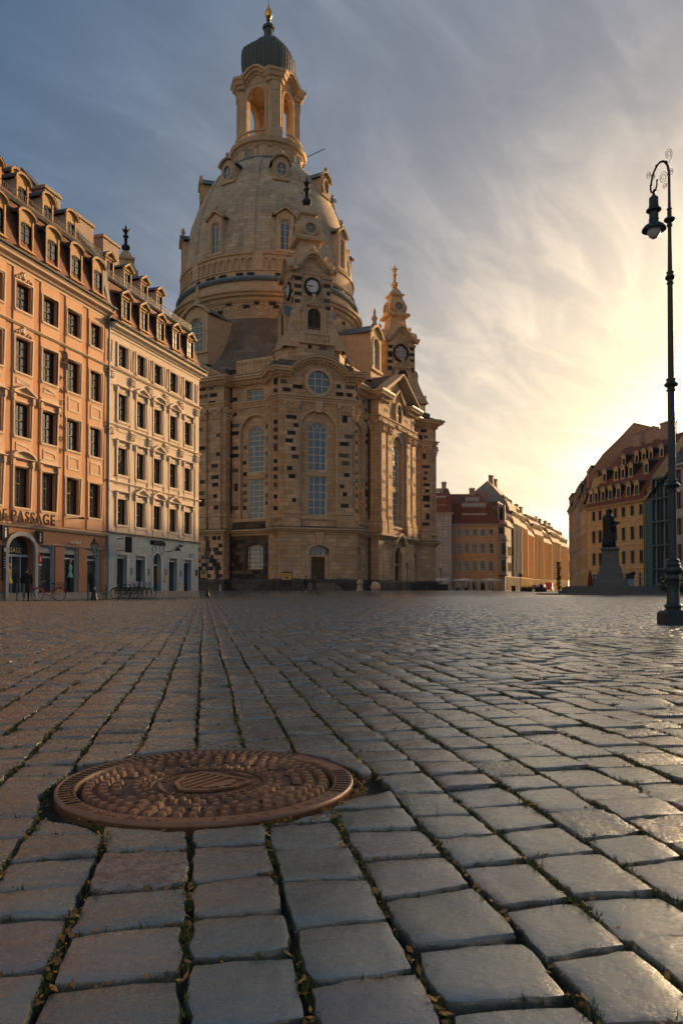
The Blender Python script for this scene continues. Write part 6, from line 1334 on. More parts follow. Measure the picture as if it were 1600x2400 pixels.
# ---------------------------------------------------------------- tall lamp on the right
m_post = mat('lamp_post_paint', (.035, .050, .052), .38, metal=.35, var=.25, vscale=6, bump=.15, bscale=60)
def big_lamp():
    L_ = empty('tall_street_lamp', 'tall ornate green-black lamp post with curled arm and hanging lantern in the right foreground', 'street lamp', (4.72, 10.95, 0))
    MB().box(-.168, .168, -.168, .168, 0, .15).taper(-.168, .168, -.168, .168, .15, -.135, .135, -.135, .135, .19).build('plinth', m_post, L_)
    P = [(.13, .18), (.125, .2), (.108, .215), (.11, .235), (.13, .25), (.128, .265), (.098, .285), (.088, .30), (.084, .62), (.092, .635), (.104, .64), (.104, .655), (.094, .67), (.092, .70), (.105, .715), (.125, .74), (.132, .775), (.122, .80), (.095, .825), (.108, .835), (.108, .85), (.09, .865), (.086, .89), (.098, .90), (.088, .915), (.062, .93), (.056, 1.90)]
    def knob(z, s=1.): return [(.058*s, z-.09), (.078*s, z-.085), (.078*s, z-.07), (.062*s, z-.06), (.066*s, z-.03), (.10*s, z-.015), (.114*s, z+.008), (.098*s, z+.025), (.07*s, z+.05), (.07*s, z+.07), (.082*s, z+.075), (.08*s, z+.09), (.052*s, z+.10)]
    P += knob(1.97) + [(.050, 3.3)] + knob(3.42, .86) + [(.036, 4.85)] + knob(4.97, .62) + [(.025, 5.62)]
    P += [(.027, 5.72), (.04, 5.725), (.042, 5.745), (.03, 5.755), (.035, 5.775), (.06, 5.79), (.080, 5.81), (.072, 5.835), (.035, 5.855), (.031, 5.87), (.030, 5.955), (.036, 5.965), (.036, 5.98), (.022, 5.99), (.020, 6.03), (.024, 6.04), (.020, 6.05), (.018, 6.52)]
    MB().lathe(P, 32).build('post', m_post, L_, smooth=35)
    arm = [(0, 0, 6.40), (-.002, 0, 6.52), (-.018, 0, 6.60), (-.045, 0, 6.655), (-.085, 0, 6.672), (-.13, 0, 6.655), (-.175, 0, 6.60), (-.215, 0, 6.52), (-.245, 0, 6.42), (-.262, 0, 6.32), (-.268, 0, 6.26), (-.258, 0, 6.225), (-.24, 0, 6.21), (-.215, 0, 6.225), (-.19, 0, 6.27), (-.178, 0, 6.33), (-.172, 0, 6.40)]
    fine = []
    for i in range(len(arm) - 1):
        for t in (0, .5): fine.append(tuple(arm[i][j] * (1-t) + arm[i+1][j] * t for j in range(3)))
    fine.append(arm[-1]); n = len(fine)
    MB().tube(fine, [.019 - .009 * i / n for i in range(n)], 10).build('curved_arm', m_post, L_, smooth=50)
    for (x, z, q) in ((-.175, 6.60, .026), (-.045, 6.655, .026), (-.262, 6.31, .022), (-.172, 6.39, .018), (-.21, 6.24, .028)): MB().ball((x, 0, z), q, 8).build('arm_collar', m_post, L_, smooth=60)
    def spiral(cx, cz, r0, turns, a0, sgn, rad=.0042):
        pts = [(cx + r0 * .62 * (1 - .78 * k / 40) * math.cos(a0 + sgn * turns * 2 * math.pi * k / 40) + .12 * r0 * (1 - .78 * k / 40) * math.sin(a0 + sgn * turns * 2 * math.pi * k / 40), 0, cz + r0 * (1 - .78 * k / 40) * math.sin(a0 + sgn * turns * 2 * math.pi * k / 40)) for k in range(41)]
        MB().tube(pts, rad, 6).build('scroll', m_post, L_, smooth=60); return pts[0]
    p = spiral(-.005, 6.775, .088, 2.0, R(-50), 1); MB().tube([(-.06, 0, 6.66), (-.03, 0, 6.648), (.005, 0, 6.66), p], .0042, 6).build('scroll_stem', m_post, L_)
    spiral(.03, 6.515, .056, 1.7, R(200), -1); spiral(-.083, 6.43, .094, 1.9, R(20), 1); spiral(-.065, 6.315, .052, 1.6, R(50), -1); spiral(-.295, 6.46, .055, 1.6, R(0), 1); spiral(-.232, 6.44, .050, 1.6, R(180), -1)
    MB().tube([(0, 0, 6.36), (-.02, 0, 6.385), (-.045, 0, 6.37)], .004, 6).build('scroll_stem', m_post, L_)
    rg = [(-.225 + .052 * math.cos(a), 0, 6.235 + .062 * math.sin(a)) for a in [2*math.pi*k/24 for k in range(25)]]
    MB().tube(rg, .0018, 5).build('hanging_ring', m_post, L_)
    c = (-.225, 0)
    MB().lathe([(.012, 6.23), (.02, 6.18), (.03, 6.165), (.025, 6.155), (.055, 6.145), (.064, 6.13), (.064, 6.02), (.071, 6.01), (.071, 5.99), (.066, 5.985), (.104, 5.965), (.106, 5.945), (.08, 5.925), (.064, 5.92), (.064, 5.83), (.071, 5.825), (.071, 5.81), (.066, 5.80), (.07, 5.785), (.082, 5.755), (.13, 5.73), (.162, 5.69), (.168, 5.665), (.162, 5.663), (.12, 5.70), (.105, 5.705), (0, 5.705)], 32, c).build('lamp_housing', m_post, L_, smooth=35)
    MB().lathe([(.096, 5.71), (.098, 5.68), (.092, 5.63), (.068, 5.575), (.03, 5.545), (0, 5.54)], 24, c).build('frosted_globe', mat('frosted_glass', (.62, .60, .56), .35), L_, smooth=60)
big_lamp()
# ---------------------------------------------------------------- small lantern lamps
def small_lamp(loc, label, s=1.0):
    L_ = empty('street_lantern', label, 'street lamp', loc, group='old lantern street lamps'); k = s
    MB().lathe([(.26, 0), (.26, .12), (.2, .2), (.17, .5), (.13, .62), (.15, .68), (.085, .78), (.07, 1.5), (.09, 1.55), (.06, 1.6), (.05, 2.9), (.09, 2.95), (.05, 3.0), (.035, 3.3)], 12).build('post', m_post, L_, smooth=40)
    b = MB(); b.tube([(-.28, 0, 3.12), (.28, 0, 3.12)], .02, 5); b.build('ladder_bar', m_post, L_)
    b = MB(); 
    for i in range(6): a = 2*math.pi*i/6; b.tube([(.13*math.cos(a), .13*math.sin(a), 3.35), (.26*math.cos(a), .26*math.sin(a), 3.9)], .018, 4)
    b.lathe([(.14, 3.33), (.14, 3.37), (.0, 3.37)], 6).lathe([(.28, 3.9), (.33, 3.93), (.14, 4.08), (.12, 4.18), (.15, 4.2), (.05, 4.28), (.02, 4.42), (0, 4.42)], 6); b.build('lantern_frame', m_post, L_)
    MB().lathe([(.12, 3.37), (.25, 3.9)], 6).build('lantern_glass', mat('lantern_glass', (.34, .36, .34), .15), L_)
    L_.scale = (k, k, k); return L_
small_lamp((-14.15, 44.0, -.15), 'old black lantern lamp standing before the peach house shop windows', .82)
small_lamp((-10.8, 62, -.13), 'black lantern lamp in front of the left church wall beside the cream house', .78)
small_lamp((8.0, 93.5, .25), 'black lantern lamp before the right church portal', .8)
small_lamp((16.0, 124.0, 0), 'black lantern lamp right of the church in front of the grey house', .92)
# ---------------------------------------------------------------- bronze statue on its stepped base
def skin_body(name, joints, edges, mats_, parent=None, sub=2, root=0):
    me = bpy.data.meshes.new(name); me.from_pydata([j[:3] for j in joints], edges, []); o = obj(name, me, parent)
    me.skin_vertices.new() if hasattr(me.skin_vertices, 'new') and not me.skin_vertices else None
    md = o.modifiers.new('skin', 'SKIN')
    if not me.skin_vertices: pass
    for i, j in enumerate(joints): r_ = j[3] if isinstance(j[3], tuple) else (j[3], j[3]); me.skin_vertices[0].data[i].radius = r_
    me.skin_vertices[0].data[root].use_root = True
    md2 = o.modifiers.new('sub', 'SUBSURF'); md2.levels = sub; md2.render_levels = sub
    dg = bpy.context.evaluated_depsgraph_get(); ev = o.evaluated_get(dg); nm = bpy.data.meshes.new_from_object(ev); o.modifiers.clear(); o.data = nm; bpy.data.meshes.remove(me)
    nm.materials.clear(); nm.materials.append(mats_); nm.polygons.foreach_set('use_smooth', [True] * len(nm.polygons)); return o
def statue():
    m_bronze = mat('dark_bronze', (.020, .026, .026), .42, metal=.6, var=.3, vscale=5); m_gr = mat('grey_granite_base', (.105, .112, .115), .6, var=.25, vscale=3, bump=.2, bscale=20)
    o = Vector((23.25, 66.5, 0))
    pf = empty('monument_platform', 'wide stepped granite platform around the statue pedestal', 'platform', o)
    def ngon(r, n=12, ph=0): return [(r * math.cos(2*math.pi*(i+.5)/n + ph), r * math.sin(2*math.pi*(i+.5)/n + ph)) for i in range(n)]
    MB().prism(ngon(6.3), -.2, .10).build('step', m_gr, pf); MB().prism(ngon(4.35), .1, .36).build('step', m_gr, pf); MB().prism(ngon(4.05), .36, .62).build('step', m_gr, pf); MB().prism(ngon(3.7), .62, .72).build('step', m_gr, pf)
    pd = empty('statue_pedestal', 'tall tapered dark granite pedestal with gold inscription under the bronze figure', 'pedestal', o + Vector((0, 0, .72)), R(-24))
    S_ = lambda b, w0, z0, w1, z1: b.taper(-w0*.82, w0*.82, -w0*.82, w0*.82, z0, -w1*.82, w1*.82, -w1*.82, w1*.82, z1)
    b = MB(); S_(b, 1.62, 0, 1.6, .3); S_(b, 1.5, .3, 1.42, .62); b.build('pedestal_base', m_gr, pd)
    b = MB(); S_(b, 1.22, .62, 1.18, 1.15); S_(b, 1.2, 1.15, 1.05, 1.3); S_(b, 1.05, 1.3, 1.02, 1.62); b.build('pedestal_plinth', m_gr, pd)
    b = MB(); S_(b, .96, 1.62, .92, 1.8); S_(b, .84, 1.8, .78, 3.05); S_(b, .82, 3.05, .92, 3.15); S_(b, .92, 3.15, .92, 3.28); S_(b, .88, 3.28, .8, 3.36); b.build('pedestal_shaft', m_gr, pd)
    text('inscription', 'MARTIN LUTHER', .12, Matrix.Translation((-.56, -.70, 2.55)), mat('gilt_letters', (.45, .30, .06), .35, metal=.6), pd, .01, spacing=1.1)
    b = MB(); b.ball((0, 0, .25), .28, 12, 1.0); b.ball((.2, -.1, .45), .2, 10); b.lathe([(.3, 0), (.34, .1), (.2, .3)], 12); q = b.build('bronze_trophy', m_bronze, None, smooth=60, label='small bronze helmet trophy leaning at the right foot of the pedestal', cat='sculpture'); q.location = o + Vector((1.25, -1.3, 1.36))
    st = empty('bronze_statue', 'dark bronze statue of a robed man holding a book, looking right', 'statue', o + Vector((0, 0, 4.08)), R(0))
    st['kind'] = 'thing'; k = 3.35
    b = MB(); prof = [(.135, 0), (.150, .02), (.140, .15), (.128, .35), (.118, .5), (.125, .62), (.135, .72), (.128, .80), (.085, .845), (.045, .865)]
    n = 40; vs = []
    for r_, z in prof:
        for i in range(n):
            a = 2*math.pi*i/n; fold = 1 + (.09 * (1 - z) * math.sin(a * 9 + z * 2) + .04 * math.sin(a * 17)) * (1.0 if z < .7 else .2); lean = .02 * math.sin(z * 3)
            vs.append((r_ * fold * math.cos(a) * 1.13 * k + (-.02 - lean) * k, r_ * fold * math.sin(a) * .95 * k, z * k))
    fs = [(j*n+i, j*n+(i+1) % n, (j+1)*n+(i+1) % n, (j+1)*n+i) for j in range(len(prof)-1) for i in range(n)]; b.add(vs, fs + [tuple(range(n))[::-1]]); b.build('robe', m_bronze, st, smooth=60)
    J = [(-.02, 0, .80, .07), (0, 0, .86, .035), (.005, 0, .90, .045), (.01, 0, .945, .052), (.008, 0, .985, .040), (-.005, -.11, .79, .05), (.02, -.14, .66, .042), (.13, -.11, .63, .034), (.17, -.09, .64, .022), (-.005, .11, .79, .05), (.03, .13, .67, .042), (.12, .08, .60, .032), (.16, .06, .58, .022)]
    J = [(x*k, y*k, z*k, r_*k) for x, y, z, r_ in J]
    skin_body('body', J, [(0,1),(1,2),(2,3),(3,4),(0,5),(5,6),(6,7),(7,8),(0,9),(9,10),(10,11),(11,12)], m_bronze, st)
    b = MB(); b.ball((.055*k, 0, .935*k), .018*k, 8); b.ball((.05*k, 0, .915*k), .02*k, 8); b.lathe([(.055*k, .94*k), (.066*k, .955*k), (.062*k, .985*k), (.03*k, 1.005*k), (0, 1.008*k)], 14, (-.005*k, 0)); b.build('hair', m_bronze, st, smooth=60)
    b = MB(); b.M = Matrix.Translation((.165*k, -.01*k, .62*k)) @ Matrix.Rotation(R(-22), 4, 'Y'); b.box(-.03*k, .055*k, -.075*k, .075*k, -.028*k, .028*k); b.build('book', m_bronze, st)
    for sgn in (-1, 1):     # hanging sleeves
        b = MB(); b.lathe([(.03*k, .42*k), (.055*k, .45*k), (.055*k, .58*k), (.04*k, .68*k)], 14, (.07*k, sgn * .11*k)); b.build('sleeve', m_bronze, st, smooth=60)
    for sgn in (-1, 1): b = MB(); b.ball((.06*k, sgn*.045*k, .012*k), .045*k, 8, .5); b.build('shoe', m_bronze, st, smooth=60)
statue()
# ---------------------------------------------------------------- people
def person(loc, face, label, pose, coat, trousers, skin=(.42, .22, .14), hair=(.03, .022, .018), h=1.76, head_turn=0, coatlen=.50, cap=None, scarf=None):
    e = empty('person', label, 'person', loc, face); s = h / 1.76
    J = pose; me = [(x*s, y*s, z*s, r_*s) for x, y, z, r_ in J['j']]
    mt = mat('trouser_' + '%02d' % int(trousers[0]*1000), trousers, .85)
    body = skin_body('body', me, J['e'], mt, e, 2, 0)
    hd = J['head']; b = MB(); b.lathe([(.0, -.125), (.05, -.115), (.075, -.06), (.085, .0), (.082, .06), (.05, .11), (0, .125)], 14, sy=1.12)
    b.add([(-.018, -.088, -.02), (.018, -.088, -.02), (0, -.118, -.028), (0, -.09, .02)], [(0, 1, 2), (0, 2, 3), (1, 3, 2)]); b.ball((-.088, 0, -.01), .022, 6, 1.4); b.ball((.088, 0, -.01), .022, 6, 1.4); b.ball((-.03, -.086, .012), .010, 5); b.ball((.03, -.086, .012), .010, 5); b.box(-.025, .025, -.092, -.085, -.06, -.052)
    b.lathe([(.052, -.20), (.05, -.09)], 10); sk = mat('skin', skin, .6)
    o = b.build('head', sk, e, smooth=50, loc=(hd[0]*s, hd[1]*s, hd[2]*s), rz=head_turn)
    b = MB(); b.lathe([(.088, -.02), (.094, .02), (.092, .07), (.06, .122), (0, .14)], 14, sy=1.14)
    for i in range(len(b.v)): x, y, z = b.v[i]; b.v[i] = (x, y + .012, z + (.05 if y < -.05 and z < .04 else -.04 if y > .03 and z < .03 else 0))
    b.build('cap' if cap else 'hair', mat('cap_cloth' if cap else 'dark_hair', cap or hair, .8), o, smooth=60)
    # coat as a fitted shell
    c = MB(); hx, hy, hz = J['hip']; sx, sy_, sz = J['sho']; n = 20; lay = [(hz - coatlen, .21, .155, 1), (hz - .15, .20, .15, 1), (hz, .185, .135, 1), (hz + .18, .165, .125, .6), (hz + .36, .19, .135, .2), (sz - .03, .195, .12, 0), (sz + .04, .11, .09, 0), (sz + .07, .065, .065, 0)]
    for z, a_, b_, q in lay:
        t = (z - hz) / max(.01, sz - hz); cx = hx + (sx - hx) * t; cy = hy + (sy_ - hy) * t
        for i in range(n): an = 2*math.pi*i/n; f = 1 + .05 * q * math.sin(an * 5 + 1); c.v.append(((cx + a_ * f * math.cos(an)) * s, (cy + b_ * f * math.sin(an)) * s, z * s))
    for j in range(len(lay) - 1):
        for i in range(n): c.f.append((j*n+i, j*n+(i+1) % n, (j+1)*n+(i+1) % n, (j+1)*n+i)); c.mi.append(0)
    cm = mat('coat_%02d_%02d' % (int(coat[0]*1000), int(coat[2]*1000)), coat, .85, bump=.2, bscale=30); c.build('coat', cm, e, smooth=60)
    for arm in J['arms']:
        A = [(x*s, y*s, z*s) for x, y, z in arm]; MB().tube(A, [.068*s, .058*s, .052*s, .045*s], 10).build('sleeve', cm, e, smooth=60)
        w = Vector(A[-1]); d = (Vector(A[-1]) - Vector(A[-2])).normalized(); hb = MB(); hb.ball(tuple(w + d * .04), .04*s, 8, 1.25)
        for k_ in range(4): p = w + d * .07 + Vector((0, (k_ - 1.5) * .018, 0)); hb.tube([p, p + d * (.045 - .006 * abs(k_ - 1.5)), p + d * .065 + Vector((.01, 0, -.005))], .009*s, 5)
        hb.tube([w + d * .02, w + d * .05 + Vector((.03, 0, 0)), w + d * .075 + Vector((.035, 0, 0))], .010*s, 5); hb.build('hand', sk, e, smooth=60)
    for sh in J['feet']:
        b = MB(); b.M = Matrix.Translation((sh[0]*s, sh[1]*s, sh[2]*s)) @ Matrix.Rotation(sh[3], 4, 'X'); b.lathe([(.0, -.045), (.055, -.045), (.058, -.02), (.045, .02), (.03, .045), (0, .05)], 12, (0, -.05), sy=2.3); b.build('shoe', m_iron, e, smooth=60)
    return e
STAND = dict(j=[(0,0,.95,.13), (0,0,1.15,.12), (0,0,1.38,.12), (0,.0,1.5,.05), (-.09,0,.86,.095), (-.10,-.01,.48,.062), (-.10,.02,.09,.045), (.09,0,.86,.095), (.11,-.01,.48,.062), (.12,.02,.09,.045)], e=[(0,1),(1,2),(2,3),(0,4),(4,5),(5,6),(0,7),(7,8),(8,9)],
    head=(.0, -.02, 1.64), hip=(0, 0, .95), sho=(0, 0, 1.43), arms=[[(-.20,0,1.40), (-.27,.02,1.15), (-.24,-.06,.93), (-.22,-.12,.86)], [(.20,0,1.40), (.28,.02,1.15), (.24,-.08,.95), (.17,-.17,.93)]], feet=[(-.10,.0,.045,0), (.12,.0,.045,0)])
WALK = dict(j=[(0,0,.93,.12), (0,-.02,1.14,.115), (0,-.03,1.37,.115), (0,-.04,1.49,.05), (-.09,-.0,.85,.092), (-.09,-.22,.49,.062), (-.09,-.34,.11,.043), (.09,0,.85,.092), (.09,.10,.47,.062), (.09,.42,.17,.043)], e=[(0,1),(1,2),(2,3),(0,4),(4,5),(5,6),(0,7),(7,8),(8,9)],
    head=(0, -.06, 1.63), hip=(0, 0, .93), sho=(0, -.03, 1.42), arms=[[(-.20,-.02,1.38), (-.26,.08,1.14), (-.24,.12,.95), (-.23,.10,.88)], [(.20,-.02,1.38), (.26,-.08,1.14), (.24,-.20,.98), (.22,-.27,.94)]], feet=[(-.09,-.36,.06,R(-12)), (.09,.40,.09,R(32))])
person((-16.95, 41.4, -.16), R(215), 'person in a dark coat standing before the arched passage, seen from behind', STAND, (.012, .013, .016), (.010, .011, .013), h=1.78, cap=(.02, .02, .024), head_turn=R(-60))
person((-3.35, 72.0, 0), R(78), 'person in black walking right, left one of the pair before the church door', WALK, (.014, .014, .018), (.016, .014, .016), h=1.74, coatlen=.12)
person((-2.55, 71.8, 0), R(70), 'person in a long brown coat, right one of the walking pair', WALK, (.060, .040, .030), (.018, .018, .022), h=1.76, coatlen=.34)
person((41.0, 158.0, 0), R(10), 'distant person standing by the side street corner', STAND, (.015, .015, .018), (.012, .012, .014), h=1.75)
person((42.5, 190.0, 0), R(190), 'distant person far down the side street', STAND, (.02, .018, .018), (.012, .012, .014), h=1.72)
# ---------------------------------------------------------------- bicycles
def bicycle(loc, rz, label, colr, group=None, basket=None, lean=0, box=None, steer=0):
    e = empty('bicycle', label, 'bicycle', loc, rz, group); e.rotation_euler = (lean, 0, rz)
    mf = mat('cycle_paint_%03d' % int(colr[0]*1000 + colr[1]*100), colr, .35); mr = mat('tyre_rubber', (.012, .012, .012), .7); ms = mat('bright_steel', (.35, .35, .35), .3, metal=.9)
    for x, st in ((-.53, 0), (.55, steer)):
        w = MB(); ring = [(.335*math.cos(a), 0, .335*math.sin(a)) for a in [2*math.pi*k/32 for k in range(33)]]; w.tube(ring, .018, 6, cap=False); wo = w.build('wheel', mr, e, loc=(x, 0, .352), rz=st, smooth=60)
        ri = [(.312*math.cos(a), 0, .312*math.sin(a)) for a in [2*math.pi*k/32 for k in range(33)]]; MB().tube(ri, .010, 5, cap=False).build('rim', ms, wo)
        sp = MB()
        for k in range(16): a = 2*math.pi*k/16; sp.tube([(.02*math.cos(a+1), 0, .02*math.sin(a+1)), (.31*math.cos(a), 0, .31*math.sin(a))], .0025, 3, cap=False)
        sp.build('spokes', ms, wo); MB().tube([(0, -.04, 0), (0, .04, 0)], .018, 6).build('hub', ms, wo)
        g = [(.365*math.cos(a), 0, .365*math.sin(a)) for a in [R(20 + 150*k/12) for k in range(13)]]; MB().tube(g, .020, 5).build('mudguard', mf, wo)
    f = MB(); bb = (-.08, 0, .30); seat = (-.26, 0, .82); head = (.40, 0, .86); hd2 = (.42, 0, .70)
    f.tube([seat, bb], .017, 8); f.tube([bb, (.12, 0, .34), (.30, 0, .55), hd2], .019, 8); f.tube([(-.22, 0, .62), (.1, 0, .48), (.30, 0, .62), head], .015, 8); f.tube([head, hd2], .022, 8)
    for s_ in (-1, 1): f.tube([bb, (-.53, s_*.05, .352)], .010, 6); f.tube([(-.24, 0, .72), (-.53, s_*.05, .352)], .008, 6); f.tube([hd2, (.46, s_*.04, .6), (.55, s_*.05, .352)], .012, 6)
    f.build('frame', mf, e, smooth=60)
    MB().tube([head, (.36, 0, 1.02), (.34, 0, 1.05)], .013, 6).tube([(.12, -.28, 1.06), (.25, -.27, 1.08), (.34, -.1, 1.05), (.34, .1, 1.05), (.25, .27, 1.08), (.12, .28, 1.06)], .011, 6).build('handlebar', ms, e, smooth=60)
    b = MB(); b.ball((-.28, 0, .92), .09, 10, .35); b.tube([(-.26, 0, .82), (-.28, 0, .9)], .013, 6); b.tube([(-.28, 0, .93), (-.12, 0, .94)], [.05, .02], 8); b.build('saddle', mr, e, smooth=60)
    b = MB(); b.lathe([(.09, -.005), (.09, .005)], 20, mi=0); b.tube([(0, -.17, 0), (0, 0, 0)], .01, 5); 
    c = MB(); cr = [(bb[0] + .09*math.cos(a), .03, bb[2] + .09*math.sin(a)) for a in [2*math.pi*k/16 for k in range(17)]]; c.tube(cr, .006, 4); c.tube([(-.08, .05, .30), (-.02, .06, .14)], .009, 5); c.box(-.07, .03, .06, .16, .12, .15); c.tube([(-.08, -.05, .30), (-.14, -.06, .46)], .009, 5); c.box(-.19, -.09, -.16, -.06, .45, .48); c.build('crank', ms, e)
    b = MB(); b.box(-.78, -.36, -.07, .07, .74, .76); 
    for s_ in (-1, 1): b.tube([(-.66, s_*.07, .75), (-.53, s_*.06, .36)], .006, 5)
    b.build('luggage_rack', m_iron, e)
    if basket:
        b = MB()
        for i in range(9): t = i/8; b.tube([(-.80 + .36*t, -.15, .78), (-.82 + .40*t, -.18, 1.0)], .004, 4); b.tube([(-.80 + .36*t, .15, .78), (-.82 + .40*t, .18, 1.0)], .004, 4)
        for z, q in ((.78, 0), (.89, .015), (1.0, .03)): b.tube([(-.80-q, -.15-q, z), (-.44+q, -.15-q, z), (-.44+q, .15+q, z), (-.80-q, .15+q, z), (-.80-q, -.15-q, z)], .006, 4)
        b.build('basket', m_iron, e)
    if box: MB().box(.42, .56, -.17, .17, .80, 1.12).build('front_panel', mat('white_panel', (.42, .42, .45), .5), e)
    MB().tube([(-.12, .03, .3), (-.2, .18, .02)], .008, 5).build('kickstand', ms, e)
    return e
bicycle((-15.6, 41.0, -.16), R(196), 'red step-through bicycle with rear basket parked before the passage', (.28, .012, .018), basket=1, steer=R(35))
for i in range(5):
    lab = ['leftmost of the dark hire bicycles with a yellow lock plate', 'second dark hire bicycle from the left in the packed rack', 'middle dark hire bicycle in the packed rack', 'second dark hire bicycle from the right in the rack', 'rightmost dark hire bicycle in the rack by the shop door'][i]
    e = bicycle((-14.0 + i * .22, 49.6 + i * .3, -.15), R(6 + 5 * i), lab, (.02, .035, .035) if i < 4 else (.03, .16, .15), group='hire bicycles in a row', box=1, lean=R(5))
# ---------------------------------------------------------------- bollards, board, parasols, small things
def bollard(loc, label): MB().tube([(0, 0, -.05), (0, 0, .92)], .045, 10).lathe([(.045, .92), (.0, .95)], 10).build('bollard', mat('grey_bollard', (.10, .12, .13), .5, metal=.3), None, label=label, cat='bollard', group='slim grey bollards', loc=loc, smooth=40)
for p, lab in (((-17.45, 39.9, -.15), 'slim grey bollard at the far left before the passage wall'), ((-17.25, 40.9, -.15), 'slim grey bollard just left of the person in the dark coat'), ((-16.65, 40.3, -.15), 'slim grey bollard directly in front of the person in the dark coat'), ((-14.35, 43.6, -.15), 'slim grey bollard beside the lantern lamp foot'), ((-14.35, 46.8, -.15), 'slim grey bollard at the joint between peach and cream house'), ((-14.3, 49.3, -.15), 'slim grey bollard left of the hire bicycles'), ((-13.7, 49.9, -.15), 'slim grey bollard in front of the hire bicycles')): bollard(p, lab)
def info_board():
    e = empty('information_board', 'yellow information panel on two dark legs left of the church door', 'sign', (-5.75, 80.5, 0))
    for x in (-.52, .52): MB().box(x - .04, x + .04, -.04, .04, 0, 2.25).build('leg', m_iron, e)
    MB().box(-.58, .58, -.05, .05, .75, 2.28).build('board', m_iron, e); MB().box(-.50, .50, -.065, -.05, 1.45, 2.15).build('yellow_panel', mat('yellow_poster', (.52, .36, .07), .6), e); b = MB(); b.box(-.14, .16, -.07, -.065, 1.55, 1.75); b.build('printed_block', m_iron, e)
    for z in (1.98, 1.9, 1.82): MB().box(-.38, .38, -.069, -.065, z, z + .025).build('printed_line', m_iron, e)
info_board()
def parasol_open(loc, w, label):
    e = empty('cafe_parasol', label, 'parasol', loc, group='open white cafe parasols'); MB().tube([(0, 0, 0), (0, 0, 2.6)], .04, 6).build('pole', m_iron, e); b = MB()
    b.add([(-w, -w*.6, 2.25), (w, -w*.6, 2.25), (w, w*.6, 2.25), (-w, w*.6, 2.25), (0, 0, 2.75)], [(0,1,4),(1,2,4),(2,3,4),(3,0,4)]); 
    b.add([(-w, -w*.6, 2.25), (w, -w*.6, 2.25), (w, -w*.6, 2.1), (-w, -w*.6, 2.1)], [(0, 1, 2, 3)]); b.build('canopy', mat('white_canvas', (.50, .50, .48), .8), e)
parasol_open((25.3, 159, 0), 2.5, 'open pale parasol, left of the two before the orange house'); parasol_open((30.6, 159, 0), 2.4, 'open pale parasol, right of the two before the orange house'); parasol_open((20.0, 157, 0), 2.0, 'open pale parasol in front of the grey house beside the church')
m_redc = mat('dark_red_canvas', (.16, .008, .014), .75)
for (x, y, lab) in ((36.2, 112, 'closed dark red parasol at the mouth of the side street'), (38.2, 108, 'closed dark red parasol just left of the statue platform'), (45.0, 104.5, 'closed dark red parasol right of the statue pedestal'), (46.2, 104.0, 'slim closed red parasol beside the yellow house doorway')):
    e = empty('closed_parasol', lab, 'parasol', (x, y, 0), group='closed red parasols'); MB().tube([(0, 0, 0), (0, 0, 3.2)], .04, 6).build('pole', m_iron, e); b = MB(); vs = []
    prof = [(.30, .5), (.34, .8), (.30, 1.4), (.24, 2.2), (.12, 2.9), (.04, 3.2)]
    for r_, z in prof:
        for i in range(16): a = 2*math.pi*i/16; f = 1 + .18 * (i % 2); vs.append((r_*f*math.cos(a), r_*f*math.sin(a), z))
    b.add(vs, [(j*16+i, j*16+(i+1) % 16, (j+1)*16+(i+1) % 16, (j+1)*16+i) for j in range(5) for i in range(16)]); b.build('canopy', m_redc, e, smooth=60)
